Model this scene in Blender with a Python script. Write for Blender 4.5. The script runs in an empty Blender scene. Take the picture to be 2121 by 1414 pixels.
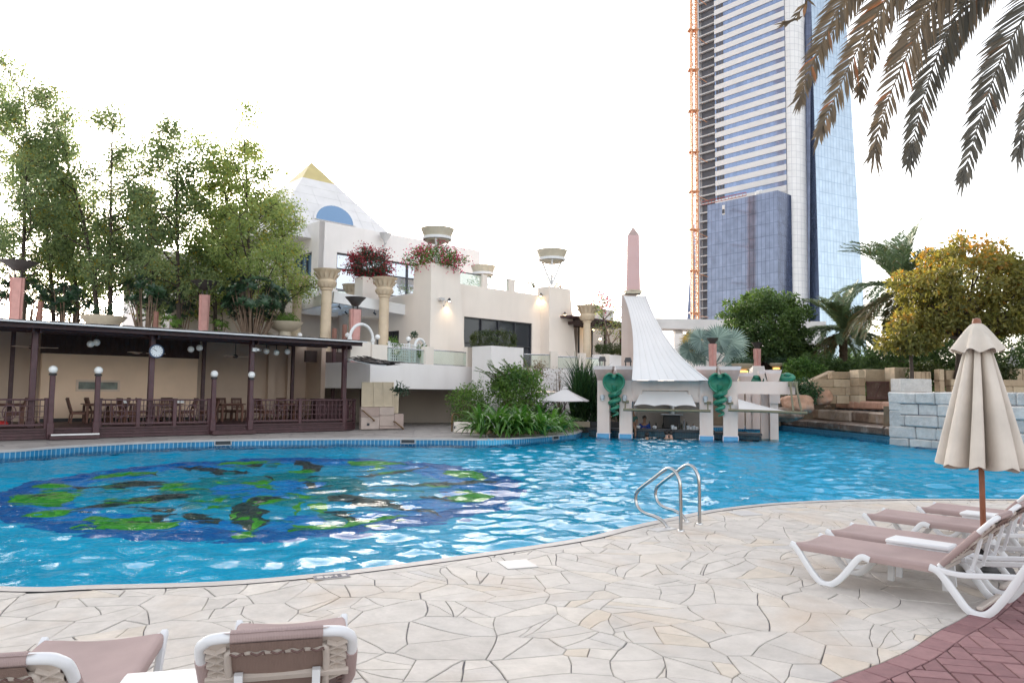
import bpy, bmesh, math, random
from math import sin, cos, pi, radians, sqrt, atan2, atan, exp
from mathutils import Vector, Matrix, noise
from mathutils.geometry import tessellate_polygon

V = Vector
scene = bpy.context.scene
COL = scene.collection
random.seed(11)

# ------------------------------------------------------------------ camera
EYE, FPX, CX, CY = 1.6, 1500.0, 1060.5, 707.0
PITCH, ROLL = atan(0.0693), 0.012
_fw = V((0, cos(PITCH), sin(PITCH)))
_r0, _u0 = V((1, 0, 0)), V((0, -sin(PITCH), cos(PITCH)))
_rt = _r0 * cos(ROLL) + _u0 * sin(ROLL)
_up = -_r0 * sin(ROLL) + _u0 * cos(ROLL)
cam_data = bpy.data.cameras.new("camera")
cam_data.sensor_width = 36.0
cam_data.lens = FPX / 2121.0 * 36.0
cam_data.clip_start, cam_data.clip_end = 0.05, 3000.0
cam = bpy.data.objects.new("camera", cam_data)
COL.objects.link(cam)
_m = Matrix((_rt, _up, -_fw)).transposed().to_4x4()
_m.translation = V((0, 0, EYE))
cam.matrix_world = _m
scene.camera = cam
CAMP = V((0, 0, EYE))

# ------------------------------------------------------------------ sky, sun, exposure
SUN_EL, SUN_AZ = radians(9.0), radians(-21.0)      # azimuth from +Y, positive to +X
world = bpy.data.worlds.new("World")
scene.world = world
world.use_nodes = True
wn, wl = world.node_tree.nodes, world.node_tree.links
wn.clear()
w_out = wn.new("ShaderNodeOutputWorld")
w_bg = wn.new("ShaderNodeBackground")
w_sky = wn.new("ShaderNodeTexSky")
w_sky.sky_type = 'NISHITA'
w_sky.sun_disc = False
w_sky.sun_elevation = SUN_EL
w_sky.sun_rotation = SUN_AZ
w_sky.altitude = 0.0
w_sky.air_density = 1.0
w_sky.dust_density = 2.5
w_sky.ozone_density = 1.6
w_hsv = wn.new("ShaderNodeHueSaturation")
w_hsv.inputs['Saturation'].default_value = 0.34
w_bg.inputs['Strength'].default_value = 0.15
wl.new(w_sky.outputs[0], w_hsv.inputs['Color'])
w_mul = wn.new("ShaderNodeMix")                       # warm tint over the whole sky, in place of a white balance
w_mul.data_type, w_mul.blend_type = 'RGBA', 'MULTIPLY'
w_mul.inputs[0].default_value = 1.0
w_mul.inputs[7].default_value = (1.04, 0.99, 0.955, 1)
wl.new(w_hsv.outputs[0], w_mul.inputs[6])
wl.new(w_mul.outputs[2], w_bg.inputs['Color'])
wl.new(w_bg.outputs[0], w_out.inputs['Surface'])

sun_data = bpy.data.lights.new("sun", 'SUN')
sun_data.energy = 0.5
sun_data.angle = radians(12)
sun_data.color = (1.0, 0.88, 0.74)
sun = bpy.data.objects.new("sun", sun_data)
COL.objects.link(sun)
_s = V((sin(SUN_AZ) * cos(SUN_EL), cos(SUN_AZ) * cos(SUN_EL), sin(SUN_EL)))
sun.rotation_euler = _s.to_track_quat('Z', 'Y').to_euler()
scene.view_settings.view_transform = 'Standard'
scene.view_settings.look = 'None'
scene.view_settings.gamma = 1.0
scene.view_settings.exposure = 2.4
scene.cycles.max_bounces = 10
scene.cycles.transparent_max_bounces = 24
scene.cycles.sample_clamp_indirect = 8.0

# ------------------------------------------------------------------ photo pixel -> place
def ray(px, py):
    return _fw + _rt * ((px - CX) / FPX) + _up * ((CY - py) / FPX)
def P(px, py, y):                       # the point seen at a pixel, y metres ahead
    d = ray(px, py)
    return CAMP + d * (y / d.y)
def G(px, py, z=0.0):                   # ... on a level plane
    d = ray(px, py)
    return CAMP + d * ((z - EYE) / d.z)
def W(px, py, pt, n):                   # ... on any plane
    d = ray(px, py)
    return CAMP + d * ((pt - CAMP).dot(n) / d.dot(n))
def XY(p, z):
    return V((p[0], p[1], z))

# ------------------------------------------------------------------ materials
MATS = {}
def _new(name):
    m = bpy.data.materials.new(name)
    m.use_nodes = True
    nt = m.node_tree
    b = nt.nodes.get("Principled BSDF")
    return m, nt, b
def mat(name, col, rough=0.6, var=0.10, scale=3.0, bump=0.0, bscale=40.0, metal=0.0, rnd=0.0, spec=0.5,
        stain=0.0, sscale=0.8, stain_col=(0.2, 0.16, 0.13), streak=False):
    """principled with cloudy colour variation, optional per-face 'rnd' variation, stains and fine bump"""
    m, nt, b = _new(name)
    N, L = nt.nodes, nt.links
    tc = N.new("ShaderNodeTexCoord")
    n1 = N.new("ShaderNodeTexNoise")
    n1.inputs['Scale'].default_value = scale
    n1.inputs['Detail'].default_value = 5
    L.new(tc.outputs['Object'], n1.inputs['Vector'])
    mr = N.new("ShaderNodeMapRange")
    mr.inputs[1].default_value, mr.inputs[2].default_value = 0.25, 0.75
    mr.inputs[3].default_value, mr.inputs[4].default_value = 1 - var, 1 + var
    L.new(n1.outputs[0], mr.inputs[0])
    val = mr.outputs[0]
    if rnd:
        at = N.new("ShaderNodeAttribute")
        at.attribute_name = "rnd"
        mr2 = N.new("ShaderNodeMapRange")
        mr2.inputs[3].default_value, mr2.inputs[4].default_value = 1 - rnd, 1 + rnd
        L.new(at.outputs['Fac'], mr2.inputs[0])
        mu = N.new("ShaderNodeMath")
        mu.operation = 'MULTIPLY'
        L.new(val, mu.inputs[0])
        L.new(mr2.outputs[0], mu.inputs[1])
        val = mu.outputs[0]
    hs = N.new("ShaderNodeHueSaturation")
    hs.inputs['Color'].default_value = (*col, 1)
    L.new(val, hs.inputs['Value'])
    out = hs.outputs[0]
    if stain:
        n2 = N.new("ShaderNodeTexNoise")
        n2.inputs['Scale'].default_value = sscale
        n2.inputs['Detail'].default_value = 7
        n2.inputs['Roughness'].default_value = 0.65
        src = tc.outputs['Object']
        if streak:
            mp = N.new("ShaderNodeMapping")
            mp.inputs['Scale'].default_value = (1, 1, 0.12)
            L.new(src, mp.inputs[0])
            src = mp.outputs[0]
        L.new(src, n2.inputs['Vector'])
        ms = N.new("ShaderNodeMapRange")
        ms.inputs[1].default_value, ms.inputs[2].default_value = 0.48, 0.8
        ms.inputs[3].default_value, ms.inputs[4].default_value = 0, stain
        L.new(n2.outputs[0], ms.inputs[0])
        mx = N.new("ShaderNodeMix")
        mx.data_type = 'RGBA'
        L.new(ms.outputs[0], mx.inputs[0])
        L.new(out, mx.inputs[6])
        mx.inputs[7].default_value = (*stain_col, 1)
        out = mx.outputs[2]
    L.new(out, b.inputs['Base Color'])
    b.inputs['Roughness'].default_value = rough
    b.inputs['Metallic'].default_value = metal
    b.inputs['Specular IOR Level'].default_value = spec
    if bump:
        n3 = N.new("ShaderNodeTexNoise")
        n3.inputs['Scale'].default_value = bscale
        n3.inputs['Detail'].default_value = 6
        L.new(tc.outputs['Object'], n3.inputs['Vector'])
        bp = N.new("ShaderNodeBump")
        bp.inputs['Strength'].default_value = 1.0
        bp.inputs['Distance'].default_value = bump
        L.new(n3.outputs[0], bp.inputs['Height'])
        L.new(bp.outputs[0], b.inputs['Normal'])
    MATS[name] = m
    return m

def leafmat(name, c1, c2, trans=0.35, rough=0.5, c3=None):
    """leaf faces pick a colour between c1 and c2 by their 'rnd' value; part of the light passes through"""
    m, nt, b = _new(name)
    N, L = nt.nodes, nt.links
    at = N.new("ShaderNodeAttribute")
    at.attribute_name = "rnd"
    cr = N.new("ShaderNodeValToRGB")
    cr.color_ramp.elements[0].color = (*c1, 1)
    cr.color_ramp.elements[1].color = (*c2, 1)
    if c3:
        cr.color_ramp.elements[1].position = 0.82
        e = cr.color_ramp.elements.new(0.95)
        e.color = (*c3, 1)
    L.new(at.outputs['Fac'], cr.inputs[0])
    L.new(cr.outputs[0], b.inputs['Base Color'])
    b.inputs['Roughness'].default_value = rough
    tr = N.new("ShaderNodeBsdfTranslucent")
    hs = N.new("ShaderNodeHueSaturation")
    hs.inputs['Value'].default_value = 1.5
    hs.inputs['Saturation'].default_value = 1.1
    L.new(cr.outputs[0], hs.inputs['Color'])
    L.new(hs.outputs[0], tr.inputs[0])
    mx = N.new("ShaderNodeMixShader")
    mx.inputs[0].default_value = trans
    L.new(b.outputs[0], mx.inputs[1])
    L.new(tr.outputs[0], mx.inputs[2])
    out = N.get("Material Output")
    L.new(mx.outputs[0], out.inputs[0])
    MATS[name] = m
    return m

def tilemat(name, col, mortar, tw, th, msize=0.02, rough=0.25, var=0.2, metal=0.0, off=0.0, spec=0.5, dark=0.8):
    """grid of tiles or panes laid out on the UV map, which holds metres"""
    m, nt, b = _new(name)
    N, L = nt.nodes, nt.links
    uv = N.new("ShaderNodeUVMap")
    bt = N.new("ShaderNodeTexBrick")
    bt.offset = off
    bt.squash = 1.0
    bt.inputs['Scale'].default_value = 1.0
    bt.inputs['Brick Width'].default_value = tw
    bt.inputs['Row Height'].default_value = th
    bt.inputs['Mortar Size'].default_value = msize
    bt.inputs['Mortar Smooth'].default_value = 0.1
    bt.inputs['Color1'].default_value = (*[c * (1 - var) for c in col], 1)
    bt.inputs['Color2'].default_value = (*[min(1, c * (1 + var)) for c in col], 1)
    bt.inputs['Mortar'].default_value = (*mortar, 1)
    L.new(uv.outputs[0], bt.inputs['Vector'])
    n1 = N.new("ShaderNodeTexNoise")
    n1.inputs['Scale'].default_value = 0.35
    n1.inputs['Detail'].default_value = 4
    L.new(uv.outputs[0], n1.inputs['Vector'])
    mr = N.new("ShaderNodeMapRange")
    mr.inputs[1].default_value, mr.inputs[2].default_value = 0.3, 0.7
    mr.inputs[3].default_value, mr.inputs[4].default_value = dark, 2 - dark
    L.new(n1.outputs[0], mr.inputs[0])
    hs = N.new("ShaderNodeHueSaturation")
    L.new(bt.outputs[0], hs.inputs['Color'])
    L.new(mr.outputs[0], hs.inputs['Value'])
    L.new(hs.outputs[0], b.inputs['Base Color'])
    b.inputs['Roughness'].default_value = rough
    b.inputs['Metallic'].default_value = metal
    b.inputs['Specular IOR Level'].default_value = spec
    MATS[name] = m
    return m

def emit(name, col, s):
    m, nt, b = _new(name)
    b.inputs['Base Color'].default_value = (*col, 1)
    b.inputs['Emission Color'].default_value = (*col, 1)
    b.inputs['Emission Strength'].default_value = s
    MATS[name] = m
    return m

def glassmat(name, tint, refl=0.12, rough=0.02):
    m, nt, b = _new(name)
    N, L = nt.nodes, nt.links
    t = N.new("ShaderNodeBsdfTransparent")
    t.inputs[0].default_value = (*tint, 1)
    g = N.new("ShaderNodeBsdfGlossy")
    g.inputs['Roughness'].default_value = rough
    mx = N.new("ShaderNodeMixShader")
    mx.inputs[0].default_value = refl
    L.new(t.outputs[0], mx.inputs[1])
    L.new(g.outputs[0], mx.inputs[2])
    L.new(mx.outputs[0], N.get("Material Output").inputs[0])
    MATS[name] = m
    return m

# ------------------------------------------------------------------ objects
MW = {}
def _tag(o, label=None, cat=None, group=None, kind=None):
    if label: o['label'] = label
    if cat: o['category'] = cat
    if group: o['group'] = group
    if kind: o['kind'] = kind
    return o
def thing(name, label, cat, loc=(0, 0, 0), rz=0.0, group=None):
    o = bpy.data.objects.new(name, None)
    o.empty_display_size = 0.2
    COL.objects.link(o)
    o.location = loc
    o.rotation_euler = (0, 0, rz)
    _tag(o, label, cat, group)
    MW[o.name] = Matrix.Translation(V(loc)) @ Matrix.Rotation(rz, 4, 'Z')
    return o
def dup(root, loc, rz=0.0, label=None, scale=None):
    r = root.copy()
    COL.objects.link(r)
    r.location, r.rotation_euler = loc, (0, 0, rz)
    if scale: r.scale = (scale,) * 3
    if label: r['label'] = label
    def rec(src, dst):
        for ch in list(src.children):
            c = ch.copy()
            COL.objects.link(c)
            c.parent = dst
            rec(ch, c)
    rec(root, r)
    return r

Z = V((0, 0, 1))
class MB:
    """collects geometry and links it as one mesh object"""
    def __init__(s):
        s.v, s.f, s.r, s.uv = [], [], [], {}
    def add(s, vs, fs, r=None, uvs=None):
        o = len(s.v)
        s.v += [V(x) for x in vs]
        r = random.random() if r is None else r
        for k, f in enumerate(fs):
            if uvs: s.uv[len(s.f)] = uvs[k]
            s.f.append(tuple(i + o for i in f))
            s.r.append(r)
        return s
    def poly(s, pts, r=None, uv=None):
        return s.add(pts, [tuple(range(len(pts)))], r, [uv] if uv else None)
    def box(s, c, size, rot=None, ch=0.0, r=None):
        c = V(c)
        hx, hy, hz = size[0] / 2, size[1] / 2, size[2] / 2
        if ch <= 0:
            vs = [V((x, y, z)) for x in (-hx, hx) for y in (-hy, hy) for z in (-hz, hz)]
            fs = [(0, 1, 3, 2), (4, 6, 7, 5), (0, 4, 5, 1), (2, 3, 7, 6), (0, 2, 6, 4), (1, 5, 7, 3)]
        else:
            ch = min(ch, hx * .9, hy * .9, hz * .9)
            vs, idx = [], {}
            for sx in (-1, 1):
                for sy in (-1, 1):
                    for sz in (-1, 1):
                        for a in range(3):
                            p = [sx * (hx - ch), sy * (hy - ch), sz * (hz - ch)]
                            p[a] += (sx, sy, sz)[a] * ch
                            idx[(sx, sy, sz, a)] = len(vs)
                            vs.append(V(p))
            I = idx
            fs = []
            for sx in (-1, 1):
                f = [I[(sx, -1, -1, 0)], I[(sx, 1, -1, 0)], I[(sx, 1, 1, 0)], I[(sx, -1, 1, 0)]]
                fs.append(tuple(f if sx > 0 else f[::-1]))
                f = [I[(-1, sx, -1, 1)], I[(1, sx, -1, 1)], I[(1, sx, 1, 1)], I[(-1, sx, 1, 1)]]
                fs.append(tuple(f[::-1] if sx > 0 else f))
                f = [I[(-1, -1, sx, 2)], I[(1, -1, sx, 2)], I[(1, 1, sx, 2)], I[(-1, 1, sx, 2)]]
                fs.append(tuple(f if sx > 0 else f[::-1]))
            for a in range(3):
                b, c2 = (a + 1) % 3, (a + 2) % 3
                for sb in (-1, 1):
                    for sc in (-1, 1):
                        k0, k1 = [0, 0, 0], [0, 0, 0]
                        k0[a], k0[b], k0[c2] = -1, sb, sc
                        k1[a], k1[b], k1[c2] = 1, sb, sc
                        f = [I[(*k0, b)], I[(*k1, b)], I[(*k1, c2)], I[(*k0, c2)]]
                        fs.append(tuple(f if sb * sc < 0 else f[::-1]))
            for sx in (-1, 1):
                for sy in (-1, 1):
                    for sz in (-1, 1):
                        f = [I[(sx, sy, sz, 0)], I[(sx, sy, sz, 1)], I[(sx, sy, sz, 2)]]
                        fs.append(tuple(f if sx * sy * sz > 0 else f[::-1]))
        if rot is not None: vs = [rot @ v for v in vs]
        return s.add([v + c for v in vs], fs, r)
    def beam(s, p, q, w, h, up=Z, ch=0.0, r=None):
        p, q = V(p), V(q)
        x = (q - p)
        l = x.length
        x.normalize()
        y = V(up).cross(x)
        if y.length < 1e-4: y = V((0, 1, 0)).cross(x)
        y.normalize()
        z = x.cross(y)
        return s.box((p + q) / 2, (l, w, h), Matrix((x, y, z)).transposed(), ch, r)
    def tube(s, pts, rad, n=8, cap=True, r=None, closed=False):
        pts = [V(p) for p in pts]
        m = len(pts)
        rs = rad if isinstance(rad, (list, tuple)) else [rad] * m
        vs, fs = [], []
        prev = None
        for i, p in enumerate(pts):
            if closed: t = pts[(i + 1) % m] - pts[i - 1]
            else: t = pts[min(i + 1, m - 1)] - pts[max(i - 1, 0)]
            t.normalize()
            if prev is None:
                a = t.orthogonal().normalized() if abs(t.z) > .9 else t.cross(Z).normalized()
            else:
                a = (prev - t * prev.dot(t))
                a = a.normalized() if a.length > 1e-5 else t.orthogonal().normalized()
            prev = a
            b = t.cross(a)
            for k in range(n):
                th = 2 * pi * k / n
                vs.append(p + (a * cos(th) + b * sin(th)) * rs[i])
        for i in range(m if closed else m - 1):
            j = (i + 1) % m
            for k in range(n):
                fs.append((i * n + k, i * n + (k + 1) % n, j * n + (k + 1) % n, j * n + k))
        if cap and not closed:
            fs.append(tuple(range(n))[::-1])
            fs.append(tuple((m - 1) * n + k for k in range(n)))
        return s.add(vs, fs, r)
    def lathe(s, prof, c=(0, 0, 0), n=24, rot=None, cap=True, r=None):
        c = V(c)
        vs, fs = [], []
        for (rr, z) in prof:
            for k in range(n):
                th = 2 * pi * k / n
                p = V((rr * cos(th), rr * sin(th), z))
                vs.append((rot @ p if rot is not None else p) + c)
        m = len(prof)
        for i in range(m - 1):
            for k in range(n):
                fs.append((i * n + k, i * n + (k + 1) % n, (i + 1) * n + (k + 1) % n, (i + 1) * n + k))
        if cap:
            fs.append(tuple(range(n))[::-1])
            fs.append(tuple((m - 1) * n + k for k in range(n)))
        return s.add(vs, fs, r)
    def prism(s, pts, ext, r=None):
        n = len(pts)
        pts = [V(p) for p in pts]
        ext = V(ext)
        vs = pts + [p + ext for p in pts]
        fs = [tuple(range(n))[::-1], tuple(range(n, 2 * n))]
        fs += [(i, (i + 1) % n, n + (i + 1) % n, n + i) for i in range(n)]
        return s.add(vs, fs, r)
    def frustum(s, bot, top, r=None):           # two 4-point rings
        vs = [V(p) for p in bot] + [V(p) for p in top]
        n = len(bot)
        fs = [tuple(range(n))[::-1], tuple(range(n, 2 * n))] + [(i, (i + 1) % n, n + (i + 1) % n, n + i) for i in range(n)]
        return s.add(vs, fs, r)
    def ball(s, c, rad, n=14, m=9, sc=(1, 1, 1), r=None, rot=None):
        prof = [(max(1e-4, sin(pi * i / m)) , -cos(pi * i / m)) for i in range(m + 1)]
        c = V(c)
        vs, fs = [], []
        for (rr, z) in prof:
            for k in range(n):
                th = 2 * pi * k / n
                p = V((rr * cos(th) * sc[0], rr * sin(th) * sc[1], z * sc[2])) * rad
                if rot is not None: p = rot @ p
                vs.append(p + c)
        for i in range(m):
            for k in range(n):
                fs.append((i * n + k, i * n + (k + 1) % n, (i + 1) * n + (k + 1) % n, (i + 1) * n + k))
        return s.add(vs, fs, r)
    def sheet(s, fn, nu, nv, r=None, wrap=False):
        vs = [fn(i / nu, j / nv) for j in range(nv + 1) for i in range(nu + 1)]
        fs = [(j * (nu + 1) + i, j * (nu + 1) + i + 1, (j + 1) * (nu + 1) + i + 1, (j + 1) * (nu + 1) + i)
              for j in range(nv) for i in range(nu)]
        return s.add(vs, fs, r)
    def build(s, name, m, parent=None, local=False, smooth=40, base=False):
        vs = s.v
        loc = V((0, 0, 0))
        if parent is not None and not local:
            top = parent
            while top.parent is not None: top = top.parent
            inv = MW[top.name].inverted()
            vs = [inv @ v for v in vs]
        elif parent is None and not local:
            xs, ys, zs = [v.x for v in vs], [v.y for v in vs], [v.z for v in vs]
            loc = V(((min(xs) + max(xs)) / 2, (min(ys) + max(ys)) / 2, min(zs)))
            vs = [v - loc for v in vs]
        me = bpy.data.meshes.new(name)
        me.from_pydata(vs, [], s.f)
        at = me.attributes.new("rnd", 'FLOAT', 'FACE')
        at.data.foreach_set('value', s.r)
        if s.uv:
            ul = me.uv_layers.new(name="UVMap")
            for p in me.polygons:
                u = s.uv.get(p.index)
                if u:
                    for k, li in enumerate(p.loop_indices): ul.data[li].uv = u[k]
        me.materials.append(MATS[m] if isinstance(m, str) else m)
        if smooth:
            me.shade_smooth()
            me.set_sharp_from_angle(angle=radians(smooth))
        o = bpy.data.objects.new(name, me)
        COL.objects.link(o)
        o.location = loc
        if parent is not None: o.parent = parent
        return o
def struct(mb, name, m, smooth=0):
    return _tag(mb.build(name, m, smooth=smooth), kind='structure')
def solo(mb, name, m, label, cat, group=None, smooth=40):
    return _tag(mb.build(name, m, smooth=smooth), label, cat, group)

def clip(poly, p, n):
    out = []
    for i in range(len(poly)):
        a, b = poly[i], poly[(i + 1) % len(poly)]
        da, db = (a - p).dot(n), (b - p).dot(n)
        if da >= 0: out.append(a)
        if (da >= 0) != (db >= 0): out.append(a + (b - a) * (da / (da - db)))
    return out
def inside(p, poly):
    c = False
    j = len(poly) - 1
    for i in range(len(poly)):
        a, b = poly[i], poly[j]
        if (a[1] > p[1]) != (b[1] > p[1]) and p[0] < (b[0] - a[0]) * (p[1] - a[1]) / (b[1] - a[1]) + a[0]: c = not c
        j = i
    return c
def catmull(pts, n=6):
    out = []
    for i in range(len(pts) - 1):
        p0, p1, p2, p3 = pts[max(i - 1, 0)], pts[i], pts[i + 1], pts[min(i + 2, len(pts) - 1)]
        for k in range(n):
            t = k / n
            out.append(0.5 * ((2 * p1) + (p2 - p0) * t + (2 * p0 - 5 * p1 + 4 * p2 - p3) * t * t + (3 * p1 - p0 - 3 * p2 + p3) * t ** 3))
    out.append(pts[-1])
    return out
def rv(s=1.0):
    return V((random.gauss(0, s), random.gauss(0, s), random.gauss(0, s)))
def unit():
    while True:
        v = V((random.uniform(-1, 1), random.uniform(-1, 1), random.uniform(-1, 1)))
        if .05 < v.length < 1: return v.normalized()
# ================================================================== materials used across the scene
def rampmat(name, stops, rough=0.6, var=0.12, scale=6.0, bump=0.002, bscale=60, stain=0.0, stain_col=(.6, .38, .2), sscale=1.5, spec=0.4):
    m, nt, b = _new(name)
    N, L = nt.nodes, nt.links
    at = N.new("ShaderNodeAttribute")
    at.attribute_name = "rnd"
    cr = N.new("ShaderNodeValToRGB")
    cr.color_ramp.elements[0].position, cr.color_ramp.elements[0].color = stops[0][0], (*stops[0][1], 1)
    cr.color_ramp.elements[1].position, cr.color_ramp.elements[1].color = stops[-1][0], (*stops[-1][1], 1)
    for p, c in stops[1:-1]:
        cr.color_ramp.elements.new(p).color = (*c, 1)
    L.new(at.outputs['Fac'], cr.inputs[0])
    tc = N.new("ShaderNodeTexCoord")
    n1 = N.new("ShaderNodeTexNoise")
    n1.inputs['Scale'].default_value, n1.inputs['Detail'].default_value = scale, 8
    n1.inputs['Roughness'].default_value = 0.65
    L.new(tc.outputs['Object'], n1.inputs['Vector'])
    mr = N.new("ShaderNodeMapRange")
    mr.inputs[1].default_value, mr.inputs[2].default_value = 0.25, 0.75
    mr.inputs[3].default_value, mr.inputs[4].default_value = 1 - var, 1 + var
    L.new(n1.outputs[0], mr.inputs[0])
    hs = N.new("ShaderNodeHueSaturation")
    L.new(cr.outputs[0], hs.inputs['Color'])
    L.new(mr.outputs[0], hs.inputs['Value'])
    out = hs.outputs[0]
    if stain:
        n2 = N.new("ShaderNodeTexNoise")
        n2.inputs['Scale'].default_value, n2.inputs['Detail'].default_value = sscale, 6
        L.new(tc.outputs['Object'], n2.inputs['Vector'])
        ms = N.new("ShaderNodeMapRange")
        ms.inputs[1].default_value, ms.inputs[2].default_value = 0.52, 0.78
        ms.inputs[3].default_value, ms.inputs[4].default_value = 0, stain
        L.new(n2.outputs[0], ms.inputs[0])
        mx = N.new("ShaderNodeMix")
        mx.data_type = 'RGBA'
        L.new(ms.outputs[0], mx.inputs[0])
        L.new(out, mx.inputs[6])
        mx.inputs[7].default_value = (*stain_col, 1)
        out = mx.outputs[2]
        n4 = N.new("ShaderNodeTexNoise")
        n4.inputs['Scale'].default_value, n4.inputs['Detail'].default_value, n4.inputs['Roughness'].default_value = sscale * 2.3, 9, .72
        L.new(tc.outputs['Object'], n4.inputs['Vector'])
        m4 = N.new("ShaderNodeMapRange")
        m4.inputs[1].default_value, m4.inputs[2].default_value, m4.inputs[4].default_value = .52, .72, stain * .75
        L.new(n4.outputs[0], m4.inputs[0])
        x4 = N.new("ShaderNodeMix")
        x4.data_type, x4.blend_type = 'RGBA', 'MULTIPLY'
        L.new(m4.outputs[0], x4.inputs[0])
        L.new(out, x4.inputs[6])
        x4.inputs[7].default_value = (.66, .65, .68, 1)
        out = x4.outputs[2]
    L.new(out, b.inputs['Base Color'])
    b.inputs['Roughness'].default_value = rough
    b.inputs['Specular IOR Level'].default_value = spec
    n3 = N.new("ShaderNodeTexNoise")
    n3.inputs['Scale'].default_value, n3.inputs['Detail'].default_value = bscale, 6
    L.new(tc.outputs['Object'], n3.inputs['Vector'])
    bp = N.new("ShaderNodeBump")
    bp.inputs['Distance'].default_value = bump
    L.new(n3.outputs[0], bp.inputs['Height'])
    L.new(bp.outputs[0], b.inputs['Normal'])
    MATS[name] = m
    return m

rampmat("flagstone", [(0, (.46, .425, .39)), (.3, (.52, .48, .44)), (.6, (.49, .455, .42)), (.85, (.55, .505, .455)), (.94, (.52, .45, .37)), (1, (.46, .44, .425))],
        rough=.62, var=.2, scale=5, bump=.004, bscale=22, stain=.55, stain_col=(.46, .33, .22), sscale=1.1)
mat("grout", (.18, .175, .185), .9, .2, 8, .002, 60)
mat("coping", (.42, .39, .37), .5, .1, 4, .001, 60)
rampmat("paver", [(0, (.20, .10, .105)), (.5, (.25, .13, .135)), (1, (.30, .165, .165))], rough=.75, var=.18, scale=14, bump=.0025, bscale=120)
mat("paver_joint", (.11, .07, .075), .95, .2, 10)
tilemat("tile_blue", (.02, .17, .33), (.22, .38, .48), .125, .26, .012, rough=.15, var=.12)
tilemat("tile_light", (.06, .36, .58), (.25, .50, .62), .10, .26, .010, rough=.15, var=.1)
tilemat("tile_small", (.02, .12, .20), (.07, .17, .24), .10, .10, .012, rough=.15, var=.2)
tilemat("tile_dark", (.010, .045, .07), (.03, .075, .10), .10, .10, .012, rough=.15, var=.2)
tilemat("tile_floor", (.0, .56, .90), (.02, .60, .92), .05, .05, .004, rough=.4, var=.06, dark=.88)

def watermat():
    m, nt, b = _new("water")
    N, L = nt.nodes, nt.links
    tc = N.new("ShaderNodeTexCoord")
    def nz(scale, detail, rot, sx):
        mp = N.new("ShaderNodeMapping")
        mp.inputs['Rotation'].default_value = (0, 0, rot)
        mp.inputs['Scale'].default_value = (sx, 1, 1)
        L.new(tc.outputs['Object'], mp.inputs[0])
        n = N.new("ShaderNodeTexNoise")
        n.inputs['Scale'].default_value = scale
        n.inputs['Detail'].default_value = detail
        n.inputs['Roughness'].default_value = .45
        n.inputs['Distortion'].default_value = .5
        L.new(mp.outputs[0], n.inputs['Vector'])
        return n.outputs[0]
    prev = None
    for sc, de, ro, sx, dist in ((6.5, 1.5, .1, .8, .0045),):
        bp = N.new("ShaderNodeBump")
        bp.inputs['Strength'].default_value = 1
        bp.inputs['Distance'].default_value = dist * WAVE
        L.new(nz(sc, de, ro, sx), bp.inputs['Height'])
        if prev: L.new(prev, bp.inputs['Normal'])
        prev = bp.outputs[0]
    rf = N.new("ShaderNodeBsdfRefraction"); rf.inputs['Color'].default_value = (.62, .99, 1, 1); rf.inputs['Roughness'].default_value = 0; rf.inputs['IOR'].default_value = IOR
    gl = N.new("ShaderNodeBsdfGlossy"); gl.inputs['Roughness'].default_value = .0
    fr = N.new("ShaderNodeFresnel"); fr.inputs['IOR'].default_value = IOR
    mu = N.new("ShaderNodeMath"); mu.operation = 'MULTIPLY'; mu.inputs[1].default_value = .72
    mx = N.new("ShaderNodeMixShader")
    for n_ in (rf, gl, fr): L.new(prev, n_.inputs['Normal'])
    L.new(fr.outputs[0], mu.inputs[0]); L.new(mu.outputs[0], mx.inputs[0]); L.new(rf.outputs[0], mx.inputs[1]); L.new(gl.outputs[0], mx.inputs[2])
    L.new(mx.outputs[0], N.get("Material Output").inputs[0])
    MATS["water"] = m
WAVE, IOR = 2.0, 1.33
watermat()

# ================================================================== pool outline
WATER, FLOOR = -0.2, -1.25
near_px = [(0, 1215), (200, 1212), (450, 1205), (640, 1190), (800, 1172), (1000, 1145), (1200, 1115), (1300, 1091), (1400, 1070),
           (1480, 1055), (1600, 1042), (1750, 1035), (1900, 1033), (2121, 1034)]
far_px = [(0, 933), (130, 924), (300, 915), (480, 910), (700, 907.5), (900, 908), (990, 908.5), (1060, 907), (1130, 902.5), (1185, 897), (1198, 894)]
near = [G(*p) for p in near_px]
far = [G(*p) for p in far_px]
near = [V((-14.9, 13.2, 0)), V((-13, 10.0, 0)), V((-10, 7.6, 0)), V((-6.8, 6.2, 0))] + near + [V((10.5, 11.4, 0)), V((13.6, 12.6, 0)), V((16.6, 14.6, 0))]
near = catmull(near, 5)
far_vis = catmull([V((-14.8, 16, 0))] + far, 5)
LEDGE_B, LEDGE_A = XY(G(1895, 922, WATER), 0), XY(G(1612, 889, WATER), 0)
WALL_R = XY(G(2121, 944, WATER), 0)
wall_dir = (WALL_R - LEDGE_B).normalized()
WALL_E = LEDGE_B + wall_dir * 9.0
fp = far_vis[-1]
back = [fp + V((.25, 1.0, 0)), fp + V((.2, 4.2, 0)), V((9.0, 35.6, 0)), LEDGE_A, LEDGE_B, WALL_E]
pool = [V((p.x, p.y, 0)) for p in near] + [V((p.x, p.y, 0)) for p in back[::-1]] + [V((p.x, p.y, 0)) for p in far_vis[::-1]]

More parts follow.
